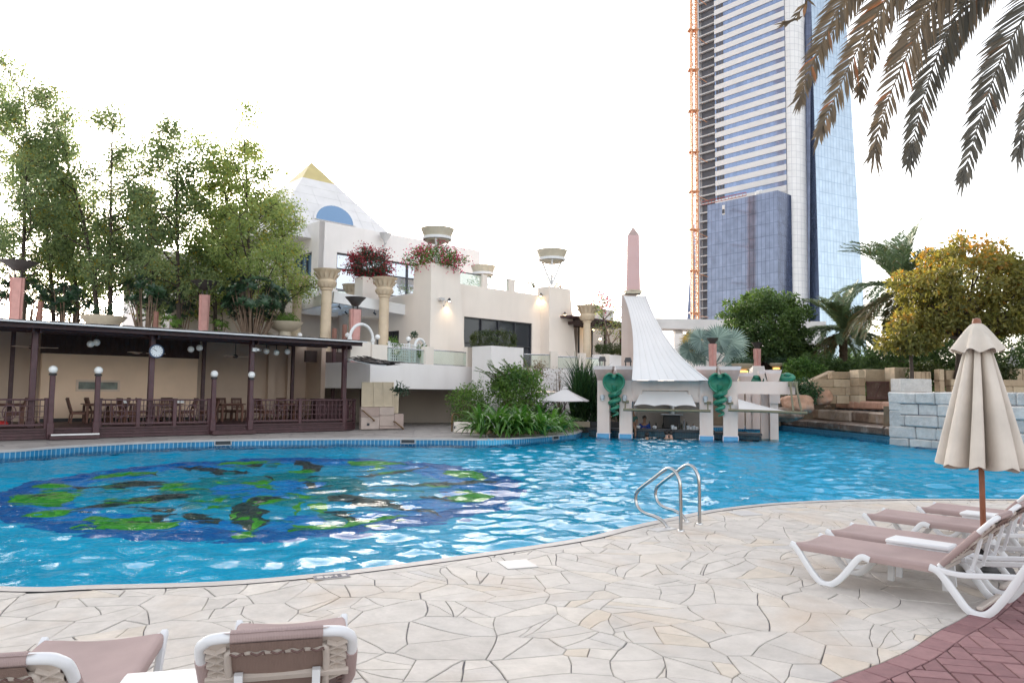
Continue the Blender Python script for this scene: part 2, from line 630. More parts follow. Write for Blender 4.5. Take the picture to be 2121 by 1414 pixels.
# ground, one sheet with the pool's opening in it
outer = [V((-1500, -60, 0)), V((1500, -60, 0)), V((1500, 1500, 0)), V((-1500, 1500, 0))]
tri = tessellate_polygon([outer, pool])
allp = outer + pool
g = MB()
g.v = [V((p.x, p.y, -.02)) for p in allp]
g.f = [tuple(t) for t in tri]
for k, f in enumerate(g.f):
    a, b_, c = (g.v[i] for i in f)
    if (b_ - a).cross(c - a).z < 0: g.f[k] = f[::-1]
g.r = [.5] * len(g.f)
def groundmat():
    m, nt, b = _new("ground_stone")
    N, L = nt.nodes, nt.links
    tc = N.new("ShaderNodeTexCoord")
    n0 = N.new("ShaderNodeTexNoise")
    n0.inputs['Scale'].default_value = 1.2
    L.new(tc.outputs['Object'], n0.inputs['Vector'])
    mx0 = N.new("ShaderNodeMix"); mx0.data_type = 'VECTOR'
    mx0.inputs[0].default_value = .25
    L.new(tc.outputs['Object'], mx0.inputs[4]); L.new(n0.outputs[1], mx0.inputs[5])
    vo = N.new("ShaderNodeTexVoronoi"); vo.feature = 'DISTANCE_TO_EDGE'; vo.inputs['Scale'].default_value = 2.2
    vc = N.new("ShaderNodeTexVoronoi"); vc.inputs['Scale'].default_value = 2.2
    L.new(mx0.outputs[1], vo.inputs['Vector']); L.new(mx0.outputs[1], vc.inputs['Vector'])
    mr = N.new("ShaderNodeMapRange")
    mr.inputs[1].default_value, mr.inputs[2].default_value = .015, .05
    L.new(vo.outputs[0], mr.inputs[0])
    hs = N.new("ShaderNodeHueSaturation")
    hs.inputs['Color'].default_value = (.36, .325, .30, 1)
    sp = N.new("ShaderNodeSeparateColor"); L.new(vc.outputs['Color'], sp.inputs[0])
    m2 = N.new("ShaderNodeMapRange"); m2.inputs[3].default_value, m2.inputs[4].default_value = .82, 1.15
    L.new(sp.outputs[0], m2.inputs[0]); L.new(m2.outputs[0], hs.inputs['Value'])
    mx = N.new("ShaderNodeMix"); mx.data_type = 'RGBA'
    mx.inputs[6].default_value = (.25, .22, .21, 1)
    L.new(mr.outputs[0], mx.inputs[0]); L.new(hs.outputs[0], mx.inputs[7])
    L.new(mx.outputs[2], b.inputs['Base Color'])
    b.inputs['Roughness'].default_value = .7
    MATS["ground_stone"] = m
groundmat()
struct(g, "ground", "ground_stone")

# water sheet, floor, walls
def fill(poly, z, rev=False):
    mb = MB()
    mb.v = [V((p.x, p.y, z)) for p in poly]
    for t in tessellate_polygon([poly]):
        a, b_, c = (mb.v[i] for i in t)
        up_ = (b_ - a).cross(c - a).z > 0
        mb.f.append(tuple(t) if up_ != rev else tuple(t)[::-1])
    mb.r = [.5] * len(mb.f)
    return mb
import numpy as np
def water_sheet():
    """rippled water surface: a grid under the whole pool raised by many short crossing waves"""
    rng = np.random.default_rng(3)
    st = .072
    xs, ys = np.arange(-15.2, 17.6, st), np.arange(5.3, 37.2, st)
    X, Y = np.meshgrid(xs, ys)
    Hh = np.zeros_like(X)
    calm = .62 + .38 * (1 / (1 + np.exp(-(X + 1.6) / 1.4)))
    for k in range(60):
        lam = .26 * (5.4 ** rng.random()); a = rng.normal(1.15, .75)
        ph = rng.random() * 6.283
        amp = WAVE * .0019 * lam ** .95 / .6
        wob_ = .5 * np.sin(X * rng.uniform(.2, .7) + ph) + .5 * np.sin(Y * rng.uniform(.2, .7) + 2 * ph)
        mod = .55 + .45 * np.sin(X * rng.uniform(.25, .8) + Y * rng.uniform(-.8, .8) + 3 * ph)
        Hh += amp * mod * np.sin((X * np.cos(a) + Y * np.sin(a)) * 2 * np.pi / lam + ph + wob_)
    for k in range(26):                                     # ripple rings
        cx, cy, r0, l2 = rng.uniform(-11, 6), rng.uniform(6.5, 17), rng.uniform(.25, .8), rng.uniform(.22, .4)
        R = np.hypot(X - cx, Y - cy)
        Hh += .0045 * np.exp(-((R - r0 * .5) / r0) ** 2) * np.sin(R * 2 * np.pi / l2)
    Zz = WATER + Hh * calm
    ny_, nx_ = X.shape
    pin = np.zeros_like(X, bool); j = len(pool) - 1
    for i in range(len(pool)):
        xi, yi, xj, yj = pool[i].x, pool[i].y, pool[j].x, pool[j].y
        if yi != yj: pin ^= ((yi > Y) != (yj > Y)) & (X < (xj - xi) * (Y - yi) / (yj - yi) + xi)
        j = i
    keep = pin.copy()
    for dy in (-1, 0, 1):
        for dx in (-1, 0, 1): keep |= np.roll(np.roll(pin, dy, 0), dx, 1)
    idx = -np.ones(X.shape, int); idx[keep] = np.arange(keep.sum())
    q = keep[:-1, :-1] & keep[1:, :-1] & keep[:-1, 1:] & keep[1:, 1:]
    fa = np.stack([idx[:-1, :-1][q], idx[:-1, 1:][q], idx[1:, 1:][q], idx[1:, :-1][q]], 1)
    me = bpy.data.meshes.new("water")
    co = np.stack([X[keep], Y[keep], Zz[keep]], 1)
    me.vertices.add(len(co)); me.vertices.foreach_set("co", co.ravel())
    me.loops.add(fa.size); me.loops.foreach_set("vertex_index", fa.ravel())
    me.polygons.add(len(fa)); me.polygons.foreach_set("loop_start", np.arange(0, fa.size, 4)); me.polygons.foreach_set("loop_total", np.full(len(fa), 4))
    me.update(calc_edges=True); me.shade_smooth()
    me.materials.append(MATS["water"])
    o = bpy.data.objects.new("water", me); COL.objects.link(o); o['kind'] = 'structure'
water_sheet()
fl = fill(pool, FLOOR)
for k, f in enumerate(fl.f): fl.uv[k] = [(fl.v[i].x, fl.v[i].y) for i in f]
struct(fl, "pool_floor", "tile_floor")
area = sum(pool[i].x * pool[(i + 1) % len(pool)].y - pool[(i + 1) % len(pool)].x * pool[i].y for i in range(len(pool)))
sgn = 1 if area > 0 else -1
wall, cop = MB(), MB()
s_ = 0.0
N_ = len(pool)
nrm = []
for i in range(N_):
    t = pool[(i + 1) % N_] - pool[i - 1]
    nrm.append(V((t.y, -t.x, 0)).normalized() * sgn)          # outward
for i in range(N_):
    a, b_ = pool[i], pool[(i + 1) % N_]
    l = (b_ - a).length
    wall.poly([V((a.x, a.y, FLOOR)), V((b_.x, b_.y, FLOOR)), V((b_.x, b_.y, -.004)), V((a.x, a.y, -.004))],
              uv=[(s_, FLOOR + 1.3), (s_ + l, FLOOR + 1.3), (s_ + l, 1.296), (s_, 1.296)])
    s_ += l
    na, nb = nrm[i], nrm[(i + 1) % N_]
    i0, i1, o0, o1 = a - na * .015, b_ - nb * .015, a + na * .13, b_ + nb * .13
    rr = random.random()
    cop.add([XY(i0, -.05), XY(i1, -.05), XY(i1, .0), XY(i0, .0), XY(i0 + na * .01, .006), XY(i1 + nb * .01, .006), XY(o1, .006), XY(o0, .006)],
            [(0, 1, 2, 3), (3, 2, 5, 4), (4, 5, 6, 7)], rr)
struct(wall, "pool_wall", "tile_blue")
struct(cop, "pool_coping", "coping")

# ------------------------------------------------------------------ brick paving and flagstones of the near deck
bc = [G(*p) for p in [(1400, 1560), (1560, 1480), (1726, 1412), (1867, 1356), (1947, 1306), (2027, 1260), (2119, 1178), (2230, 1095), (2400, 1000)]]
bc = catmull(bc, 5)
def side(p, line):
    best = (1e9, 0, None, None)
    for i in range(len(line) - 1):
        a, b_ = line[i], line[i + 1]
        t = max(0, min(1, (p - a).dot(b_ - a) / (b_ - a).length_squared))
        q = a + (b_ - a) * t
        d = (p - q).length
        if d < best[0]:
            tg = (b_ - a).normalized()
            n = V((tg.y, -tg.x, 0))
            best = (d, 1 if (p - q).dot(n) > 0 else -1, q, n)
    return best
def slab(mb, poly, z0, z1, inset, r):
    n = len(poly)
    c = sum(poly, V()) / n
    top = [p + (c - p).normalized() * min(inset, (c - p).length * .3) for p in poly]
    vs = [XY(p, z0) for p in poly] + [XY(p, z1 - inset * .8) for p in poly] + [XY(p, z1) for p in top]
    fs = [tuple(range(2 * n, 3 * n))]
    for k in range(2):
        fs += [(k * n + i, k * n + (i + 1) % n, (k + 1) * n + (i + 1) % n, (k + 1) * n + i) for i in range(n)]
    mb.add(vs, fs, r)
def ccw(poly):
    a = sum(poly[i].x * poly[(i + 1) % len(poly)].y - poly[(i + 1) % len(poly)].x * poly[i].y for i in range(len(poly)))
    return poly if a > 0 else poly[::-1]
pav = MB()
L_, Wd, gp = .245, .1225, .006
e1 = V((.978, -.208, 0)); e2 = V((.208, .978, 0))
org = V((3.0, 4.0, 0))
BW = .15
for i in range(-14, 18):
    for j in range(-14, 16):
        c0 = org + e1 * (i * L_) + e2 * (j * L_)
        if (c0 - V((0, 0, 0))).y < 1.8: continue
        for k in range(2):
            if (i + j) % 2: x0, x1, y0, y1 = 0, L_, k * Wd, (k + 1) * Wd
            else: x0, x1, y0, y1 = k * Wd, (k + 1) * Wd, 0, L_
            x0 += gp; x1 -= gp; y0 += gp; y1 -= gp
            poly = [c0 + e1 * x + e2 * y for x, y in ((x0, y0), (x1, y0), (x1, y1), (x0, y1))]
            d, s2, q, n = side(sum(poly, V()) / 4, bc)
            if s2 < 0 and d > .2: continue
            poly = clip(poly, q + n * (BW + .006), n)
            if len(poly) < 3: continue
            slab(pav, ccw(poly), -.018, .004 + random.gauss(0, .0012), .006, random.random())
acc, last = 0.0, None
pts = []
for i in range(len(bc) - 1):                       # border course of bricks laid along the curve
    a, b_ = bc[i], bc[i + 1]
    m_ = max(2, int((b_ - a).length / .02))
    pts += [a + (b_ - a) * (k / m_) for k in range(m_)]
st = 0
while st < len(pts) - 2:
    en = st
    while en < len(pts) - 1 and (pts[en] - pts[st]).length < L_ * .92: en += 1
    a, b_ = pts[st], pts[en]
    t = (b_ - a).normalized(); n = V((t.y, -t.x, 0))
    slab(pav, ccw([a + t * .004, b_ - t * .004, b_ - t * .004 + n * BW, a + t * .004 + n * BW]), -.018, .005, .006, random.random())
    st = en
struct(pav, "brick_paving", "paver", 30)

random.seed(5)
seeds = []
cs = .34
gx0, gx1, gy0, gy1 = -6.5, 11.5, 1.0, 12.2
nx, ny = int((gx1 - gx0) / cs), int((gy1 - gy0) / cs)
grid = {}
for i in range(nx):
    for j in range(ny):
        if random.random() < .24: continue
        grid.setdefault((i, j), []).append(V((gx0 + (i + random.uniform(-.3, 1.3)) * cs, gy0 + (j + random.uniform(-.3, 1.3)) * cs, 0)))
        if random.random() < .10: grid[(i, j)].append(V((gx0 + (i + random.uniform(0, 1)) * cs, gy0 + (j + random.uniform(0, 1)) * cs, 0)))
near_line = near[:]
fs_ = MB()
def wob(p):
    n = noise.noise_vector(p * .9) * .24 + noise.noise_vector(p * 4.3 + V((7, 3, 1))) * .028
    return V((p.x + n.x, p.y + n.y, 0))
for (i, j), ss in grid.items():
    for s in ss:
        if s.y < .7 * abs(s.x) - 2.5: continue
        poly = [s + V((dx, dy, 0)) for dx, dy in ((-1.1, -1.1), (1.1, -1.1), (1.1, 1.1), (-1.1, 1.1))]
        for di in range(-4, 5):
            for dj in range(-4, 5):
                for q in grid.get((i + di, j + dj), ()):
                    if q is s: continue
                    n = (s - q)
                    if n.length > 1.9: continue
                    gapw = .0016 + .004 * random.random() ** 2
                    nn = n.normalized()
                    poly = clip(poly, (s + q) / 2 + nn * gapw, nn)
                    if len(poly) < 3: break
        if len(poly) < 3: continue
        parts = [poly]
        for _ in range(2):                          # crack some stones into shards
            nxt = []
            for pc in [z_ for z_ in parts if len(z_) > 2]:
                c = sum(pc, V()) / len(pc)
                if max((p - c).length for p in pc) > .20 and random.random() < .52:
                    th = random.uniform(0, pi); n = V((cos(th), sin(th), 0)); c = c + V((random.gauss(0, .04), random.gauss(0, .04), 0)); gw = .0022 + .003 * random.random() ** 2
                    nxt += [clip(pc, c + n * gw, n), clip(pc, c - n * gw, -n)]
                else: nxt.append(pc)
            parts = nxt
        for poly in parts:
            if len(poly) < 3: continue
            fine = []
            for k in range(len(poly)):
                a, b_ = poly[k], poly[(k + 1) % len(poly)]
                m_ = max(1, int((b_ - a).length / .09))
                fine += [wob(a + (b_ - a) * (q / m_)) for q in range(m_)]
            if len(fine) < 3: continue
            c = sum(fine, V()) / len(fine)
            d, s2, q, n = side(c, near_line)        # near_line runs left to right: the pool lies on its left
            if s2 < 0 and d > .7: continue
            if d < 1.0: fine = clip(fine, q + n * .135, n)
            if len(fine) < 3: continue
            d, s2, q, n = side(c, bc)
            if d < 1.2 or s2 > 0: fine = clip(fine, q - n * .012, -n)
            if len(fine) < 3: continue
            slab(fs_, ccw(fine), -.018, random.gauss(0, .0012), .005, random.random())
struct(fs_, "flagstone_deck", "flagstone", 30)
# bedding below the joints
bed = MB()
bed.poly([V((gx0, .5, -.012)), V((gx1, .5, -.012)), V((gx1, 6.0, -.012)), V((8.6, 10.6, -.012)), V((6.0, 9.9, -.012)), V((2.6, 7.6, -.012)), V((0, 6.3, -.012)), V((-4, 5.55, -.012)), V((gx0, 5.7, -.012))])
bedp = [XY(p, 0) for p in near if gx0 < p.x < 13]
bedp = [p + V((0, -.06, 0)) for p in bedp] + [V((13, -1, 0)), V((gx0, -1, 0))]
struct(fill(bedp, -.012), "paving_bed", "grout")

# depth mark and pale skimmer lids set in the near deck
def flat_rect(px, py, w, h, ang, z, name, m, label, cat):
    c = G(px, py)
    mb = MB()
    mb.box((c.x, c.y, z), (w, h, .012), Matrix.Rotation(ang, 3, 'Z'), .004)
    return solo(mb, name, m, label, cat)
mat("lid_white", (.50, .48, .47), .4, .04, 5)
flat_rect(1072, 1169, .30, .30, .35, .004, "deck_drain_cover", "lid_white", "white square cover set in the paving left of the near ladder", "drain cover")
flat_rect(1542, 1063, .34, .34, .3, .004, "deck_drain_cover", "lid_white", "white square cover in the paving between near ladder and loungers", "drain cover")
flat_rect(1372, 1096, .34, .16, .62, .004, "depth_plate", "lid_white", "small pale plate beside the foot of the near steel ladder", "depth plate")
mat("mark_grey", (.20, .19, .21), .7, .1, 9)
c = G(687, 1195)
ang = atan2((G(722, 1191) - G(655, 1197)).y, (G(722, 1191) - G(655, 1197)).x)
dm = thing("depth_mark", "grey framed 1.25 depth mark painted on stone at the pool's near edge", "depth mark", XY(c, .006), ang)
pl = MB(); pl.box((0, 0, 0), (.30, .13, .008), None, .003); pl.build("plate", "coping", dm, local=True)
fr = MB()
for x in (-.135, .135): fr.box((x, 0, .006), (.020, .11, .004))
for y in (-.052, .052): fr.box((0, y, .006), (.25, .008, .004))
fr.build("border", "mark_grey", dm, local=True, smooth=0)
def text_mesh(name, s, size, m, parent, loc, rot=(0, 0, 0), ext=.0015, sx=1.0):
    cu = bpy.data.curves.new(name, 'FONT')
    cu.body = s; cu.size = size; cu.extrude = ext; cu.align_x = 'CENTER'; cu.align_y = 'CENTER'
    tmp = bpy.data.objects.new(name, cu)
    COL.objects.link(tmp)
    dg = bpy.context.evaluated_depsgraph_get()
    me = bpy.data.meshes.new_from_object(tmp.evaluated_get(dg))
    bpy.data.objects.remove(tmp)
    me.materials.clear(); me.materials.append(MATS[m]); me.name = name
    o = bpy.data.objects.new(name, me)
    COL.objects.link(o)
    o.parent = parent; o.location = loc; o.rotation_euler = rot; o.scale = (sx, 1, 1)
    return o
text_mesh("lettering", "1.25", .105, "mark_grey", dm, (0, 0, .006), sx=1.05)

# ------------------------------------------------------------------ mosaic on the pool floor
def MZ(px, py):
    S = G(px, py, WATER)
    d = (S - CAMP).normalized()
    h = V((d.x, d.y, 0)); s1 = h.length; h.normalize()
    s2 = s1 / IOR
    return XY(S + h * ((WATER - FLOOR) * s2 / sqrt(1 - s2 * s2)), 0)
def A_(pts): return [MZ(x / 3.7875, y / 3.7875 + 930) for x, y in pts]
def B_(pts): return [MZ(x / 3.535 + 500, y / 3.535 + 930) for x, y in pts]
ring = A_([(0, 330), (100, 300), (300, 240), (600, 200), (900, 155), (1200, 120), (1500, 97), (1850, 82)]) + \
    B_([(0, 66), (420, 60), (860, 62), (1150, 80), (1500, 110), (1750, 150), (1950, 200), (2060, 250), (2080, 310), (1980, 390), (1800, 460), (1500, 530), (1200, 580), (900, 612), (650, 628), (400, 650), (0, 670)]) + \
    A_([(1700, 720), (1400, 715), (900, 690), (600, 655), (300, 610), (0, 565), (-160, 500), (-180, 410)])
ring = catmull(ring + [ring[0]], 3)[:-1]
cm = sum(ring, V()) / len(ring)
def mosmat(name, col, col2):
    m, nt, b = _new(name)
    N, L = nt.nodes, nt.links
    tc = N.new("ShaderNodeTexCoord")
    vo = N.new("ShaderNodeTexVoronoi"); vo.inputs['Scale'].default_value = 14
    L.new(tc.outputs['Object'], vo.inputs['Vector'])
    sp = N.new("ShaderNodeSeparateColor"); L.new(vo.outputs['Color'], sp.inputs[0])
    nz = N.new("ShaderNodeTexNoise"); nz.inputs['Scale'].default_value = 1.6; nz.inputs['Detail'].default_value = 4
    L.new(tc.outputs['Object'], nz.inputs['Vector'])
    ad = N.new("ShaderNodeMath"); ad.operation = 'ADD'
    L.new(sp.outputs[0], ad.inputs[0]); L.new(nz.outputs[0], ad.inputs[1])
    mr = N.new("ShaderNodeMapRange"); mr.inputs[1].default_value, mr.inputs[2].default_value = .45, 1.45
    L.new(ad.outputs[0], mr.inputs[0])
    mx = N.new("ShaderNodeMix"); mx.data_type = 'RGBA'
    mx.inputs[6].default_value = (*col, 1); mx.inputs[7].default_value = (*col2, 1)
    L.new(mr.outputs[0], mx.inputs[0]); L.new(mx.outputs[2], b.inputs['Base Color'])
    b.inputs['Roughness'].default_value = .4
    MATS[name] = m
mosmat("mos_navy", (.003, .11, .46), (.006, .19, .58))
mosmat("mos_blue", (.004, .22, .75), (.004, .36, .82))
mosmat("mos_cyan", (.004, .42, .72), (.01, .50, .76))
mosmat("mos_teal", (.004, .24, .28), (.004, .36, .42))
mosmat("mos_green", (.07, .30, .02), (.28, .60, .02))
mosmat("mos_brown", (.045, .025, .03), (.13, .07, .055))
mo = thing("pool_mosaic", "round mosaic of palms in blue, green and brown on the pool floor", "mosaic", XY(cm, FLOOR))
def scaled(k, wobble=0):
    out = []
    for q in ring:
        d = q - cm
        out.append(cm + d * (k + wobble * noise.noise(d.normalized() * 4 + V((k * 9, 0, 0)))))
    return out
for k, wv, m, z, nm in ((1.0, 0, "mos_navy", .004, "rim"), (.86, .05, "mos_blue", .008, "field"), (.70, .10, "mos_cyan", .012, "field"),
                        (.40, .12, "mos_teal", .016, "centre"), (.22, .1, "mos_blue", .020, "centre")):
    fill(scaled(k, wv), FLOOR + z).build(nm, m, mo, smooth=0)
trunks = [A_([(540, 300), (900, 265), (1150, 250), (1450, 270), (1480, 285), (1150, 290), (800, 302), (600, 312)]),
          A_([(600, 460), (850, 415), (1100, 370), (1350, 345), (1600, 355), (1350, 392), (1100, 420), (850, 455), (650, 480), (450, 500)]),
          A_([(1380, 135), (1550, 130), (1800, 155), (1980, 170), (1900, 190), (1700, 205), (1650, 175), (1450, 150)]),
          B_([(390, 80), (490, 78), (500, 105), (600, 120), (570, 155), (480, 155), (450, 125), (390, 110)]),
          B_([(830, 190), (1100, 165), (1250, 135), (1350, 130), (1200, 165), (1000, 195), (850, 200)]),
          B_([(920, 255), (1200, 248), (1500, 238), (1700, 228), (1900, 238), (1700, 247), (1450, 266), (1200, 274), (1000, 268)]),
          B_([(650, 340), (800, 330), (900, 345), (1100, 385), (1250, 420), (1400, 445), (1480, 490), (1400, 470), (1200, 440), (1000, 420), (850, 405), (750, 385), (650, 370)]),
          B_([(0, 385), (60, 375), (150, 420), (215, 470), (200, 540), (100, 580), (0, 565), (-90, 500), (-100, 420)]),
          A_([(1170, 525), (1300, 490), (1440, 485), (1330, 525), (1260, 558)]),
          B_([(1420, 325), (1520, 312), (1560, 340), (1510, 360)]),
          B_([(600, 450), (700, 445), (800, 470), (840, 505), (700, 515), (620, 500)]),
          A_([(1900, 122), (2070, 118), (2030, 132), (1960, 132)]),
          B_([(480, 240), (530, 250), (520, 280), (470, 275)])]
greens = [A_([(50, 400), (150, 360), (350, 345), (480, 320), (520, 345), (640, 355), (560, 385), (470, 440), (330, 450), (200, 435), (80, 425)]),
          A_([(715, 240), (760, 205), (950, 185), (1150, 175), (1260, 160), (1150, 200), (1000, 210), (850, 222)]),
          A_([(270, 285), (400, 275), (540, 297), (400, 302)]),
          A_([(600, 605), (700, 590), (670, 550), (740, 525), (950, 530), (1150, 530), (1250, 562), (1450, 580), (1350, 610), (1150, 620), (900, 635), (750, 615)]),
          A_([(1650, 120), (1850, 98), (2121, 88), (2200, 90), (2000, 112), (1800, 118)]),
          B_([(760, 90), (950, 88), (1150, 98), (1200, 112), (1050, 112), (850, 118)]),
          B_([(1470, 155), (1600, 150), (1750, 165), (1800, 210), (1700, 215), (1580, 195), (1480, 180)]),
          B_([(1510, 385), (1560, 345), (1700, 310), (1830, 320), (1800, 370), (1650, 390)]),
          B_([(340, 560), (600, 530), (800, 510), (1000, 490), (1200, 490), (1050, 525), (850, 570), (600, 580), (520, 600), (400, 600)]),
          B_([(-40, 650), (-60, 620), (20, 585), (100, 588), (210, 560), (170, 590), (60, 625)]),
          B_([(90, 370), (160, 355), (350, 370), (250, 400), (150, 415)]),
          A_([(200, 517), (330, 495), (470, 485), (600, 470), (560, 492), (380, 518)]),
          A_([(1260, 285), (1350, 262), (1480, 255), (1400, 295)]),
          B_([(60, 250), (130, 240), (180, 270), (290, 285), (200, 290), (100, 262)]),
          B_([(320, 165), (420, 150), (540, 155), (460, 170), (380, 172)]),
          B_([(360, 420), (430, 385), (440, 430), (400, 460), (390, 490)])]
for t in trunks: fill(catmull(t + [t[0]], 3)[:-1], FLOOR + .024).build("palm_trunk", "mos_brown", mo, smooth=0)
for t in greens: fill(catmull(t + [t[0]], 3)[:-1], FLOOR + .028).build("palm_leaf", "mos_green", mo, smooth=0)
random.seed(29)
for nm, m, z, cnt in (("leaf_speck", "mos_green", .032, 34), ("bark_speck", "mos_brown", .036, 22), ("teal_speck", "mos_teal", .040, 16)):
    q = MB()
    for k in range(cnt):
        i = random.randrange(len(ring)); c = cm + (ring[i] - cm) * random.uniform(.12, .82)
        th = atan2((ring[i] - cm).y, (ring[i] - cm).x) + random.gauss(0, .5); a, b_ = random.uniform(.18, .55), random.uniform(.05, .16)
        pts = [c + Matrix.Rotation(th, 3, 'Z') @ V((a * cos(t * .57) * random.uniform(.7, 1.2), b_ * sin(t * .57) * random.uniform(.6, 1.3), 0)) for t in range(11)]
        q.poly([XY(p, FLOOR + z + k * .00005) for p in pts])
    q.build(nm, m, mo, smooth=0)
# skimmer mouths and the pale panel in the far tile band
def band_pt(px, z=0.0, off=.01):
    i = min(range(len(far_vis)), key=lambda k: abs((far_vis[k] - CAMP).x / (far_vis[k] - CAMP).y - ray(px, 910).x / ray(px, 910).y))
    i = max(1, min(len(far_vis) - 2, i))
    t = (far_vis[i + 1] - far_vis[i - 1]).normalized()
    kx = ray(px, 910).x / ray(px, 910).y
    a = far_vis[i]
    s = (kx * a.y - a.x) / (t.x - kx * t.y)
    n = V((t.y, -t.x, 0))
    return XY(a + t * s + n * off, z), t, n
mat("dark_hole", (.02, .025, .03), .6)
for px, lab in ((462, "dark skimmer mouth in far tile band in front of the wooden pavilion"), (845, "dark skimmer mouth in far tile band below the louvre stair wall"), (1150, "white framed skimmer mouth in the tile band below the leafy bed")):
    p, t, n = band_pt(px)
    sk = thing("skimmer_mouth", lab, "skimmer", XY(p, -.12), 0, "skimmer mouths in the far tile band")
    R = Matrix((t, -n, Z)).transposed()
    q = MB(); q.box(p + V((0, 0, -.095)) + n * .012, (.42, .02, .11), R); q.build("opening", "dark_hole", sk)
    q = MB()
    for dz in (-.16, -.03): q.box(p + V((0, 0, dz)) + n * .015, (.5, .03, .022), R)
    for dx in (-.24, .24): q.box(p + V((0, 0, -.095)) + n * .015 + t * dx, (.025, .03, .10), R)
    q.build("frame", "tile_frame" if "tile_frame" in MATS else "coping", sk)
pn = MB(); a0 = 0
pxs = [988, 1000, 1012, 1024, 1036, 1048, 1060]
pp = [band_pt(x, 0, .012) for x in pxs]
for k in range(len(pp) - 1):
    a, b_ = pp[k][0], pp[k + 1][0]
    l = (b_ - a).length
    pn.poly([XY(a, -.24), XY(b_, -.24), XY(b_, -.006), XY(a, -.006)], uv=[(a0, 0.03), (a0 + l, .03), (a0 + l, .26), (a0, .26)])
    a0 += l
struct(pn, "pool_tile_panel", "tile_light")
# ================================================================== wooden pavilion along the far left side of the pool
mat("wood_dark", (.060, .026, .030), .55, .25, 6, .002, 50)
mat("wood_post", (.075, .032, .038), .5, .2, 5, .001, 50)
rampmat("wood_chair", [(0, (.075, .030, .022)), (.5, (.11, .045, .030)), (1, (.15, .065, .042))], rough=.5, var=.2, scale=9, bump=.001)
mat("wood_ceiling", (.050, .028, .024), .7, .25, 4)
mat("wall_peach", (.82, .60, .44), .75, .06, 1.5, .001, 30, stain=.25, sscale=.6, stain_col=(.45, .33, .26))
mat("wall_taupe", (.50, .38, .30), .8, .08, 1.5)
mat("gutter_white", (.62, .62, .63), .4, .08, 5)
rampmat("shingle", [(0, (.05, .045, .045)), (.5, (.10, .085, .08)), (1, (.17, .15, .14))], rough=.9, var=.25, scale=9)
mat("globe_white", (.80, .80, .79), .25, .02)
mat("iron_black", (.025, .023, .025), .5, .1)
mat("white_paint", (.72, .72, .72), .45, .04)
mat("red_fabric", (.42, .02, .02), .7)

PO = XY(G(716, 891.5), 0)
PLft = XY(G(0, 912), 0)
PU = (PLft - PO).normalized()
PV_ = V((PU.y, -PU.x, 0))
if PV_.y < 0: PV_ = -PV_
PR = Matrix((PU, PV_, Z)).transposed()
def pv(u, v, z=0.0): return PO + PU * u + PV_ * v + Z * z
def uat(px, v):                                   # distance along the front at which depth v is seen in a column
    k = ray(px, 800).x / ray(px, 800).y
    b_ = PO + PV_ * v
    return (k * b_.y - b_.x) / (PU.x - k * PU.y)
def pz(px, py, v): return W(px, py, pv(0, v), PV_).z
DZ = .33
UE = 17.5                                          # runs on beyond the frame on the left
pav_t = thing("wooden_pavilion", "dark wooden open-sided pavilion with peach back wall along the far pool edge", "pavilion", PO)
# deck with stepped plank skirt
d = MB()
corner = [pv(UE, 0), pv(0, 0), pv(-.75, .55), pv(-.75, 6.2), pv(UE, 6.2)]
d.prism([p + Z * (DZ - .05) for p in corner], Z * .05)
inset = [pv(UE, .05), pv(.02, .05), pv(-.68, .58), pv(-.68, 6.2), pv(UE, 6.2)]
for k in range(3):
    d.prism([p + Z * (k * .095 + .002) + (-PV_ * .015 * (2 - k)) for p in inset], Z * .085)
d.build("deck", "wood_dark", pav_t, smooth=0)
# roof
z_edge = pz(300, 684, -.55)
rf = MB()
def roofz(v): return z_edge + (v + .55) * .035
rf.add([pv(UE, -.55, roofz(-.55)), pv(-.35, -.55, roofz(-.55)), pv(-.35, 6.6, roofz(6.6)), pv(UE, 6.6, roofz(6.6)),
        pv(UE, -.55, roofz(-.55) + .06), pv(-.35, -.55, roofz(-.55) + .06), pv(-.35, 6.6, roofz(6.6) + .06), pv(UE, 6.6, roofz(6.6) + .06)],
       [(0, 1, 2, 3), (7, 6, 5, 4), (0, 4, 5, 1), (1, 5, 6, 2), (2, 6, 7, 3), (3, 7, 4, 0)])
roof_o = rf.build("roof", "wood_ceiling", pav_t, smooth=0)
q = MB()
q.beam(pv(UE, -.80, z_edge + .035), pv(-.40, -.80, z_edge + .035), .05, .045)
q.build("gutter", "gutter_white", roof_o, smooth=0)
q = MB()
random.seed(3)
for row in range(4):
    u = -.4
    while u < UE:
        w = random.uniform(.10, .22)
        v = -.60 + row * .28
        q.box(pv(u + w / 2, v, roofz(v) + .085 + row * .012 + random.gauss(0, .008)), (w * .95, .34, .022),
              PR @ Matrix.Rotation(random.gauss(.10, .05), 3, 'X') @ Matrix.Rotation(random.gauss(0, .05), 3, 'Y'), 0, random.random())
        u += w
q.build("shingles", "shingle", roof_o, smooth=0)
q = MB()                                           # rafters and edge beam
u = .2
while u < UE:
    q.beam(pv(u, -.5, roofz(-.5) - .04), pv(u, 4.4, roofz(4.4) - .04), .06, .08)
    u += .62
for v in (.32, 2.4): q.beam(pv(UE, v, roofz(v) - .12), pv(-.3, v, roofz(v) - .12), .10, .13)
q.beam(pv(UE, -.5, roofz(-.5) - .06), pv(-.35, -.5, roofz(-.5) - .06), .04, .12)
q.build("rafters", "wood_dark", roof_o, smooth=0)
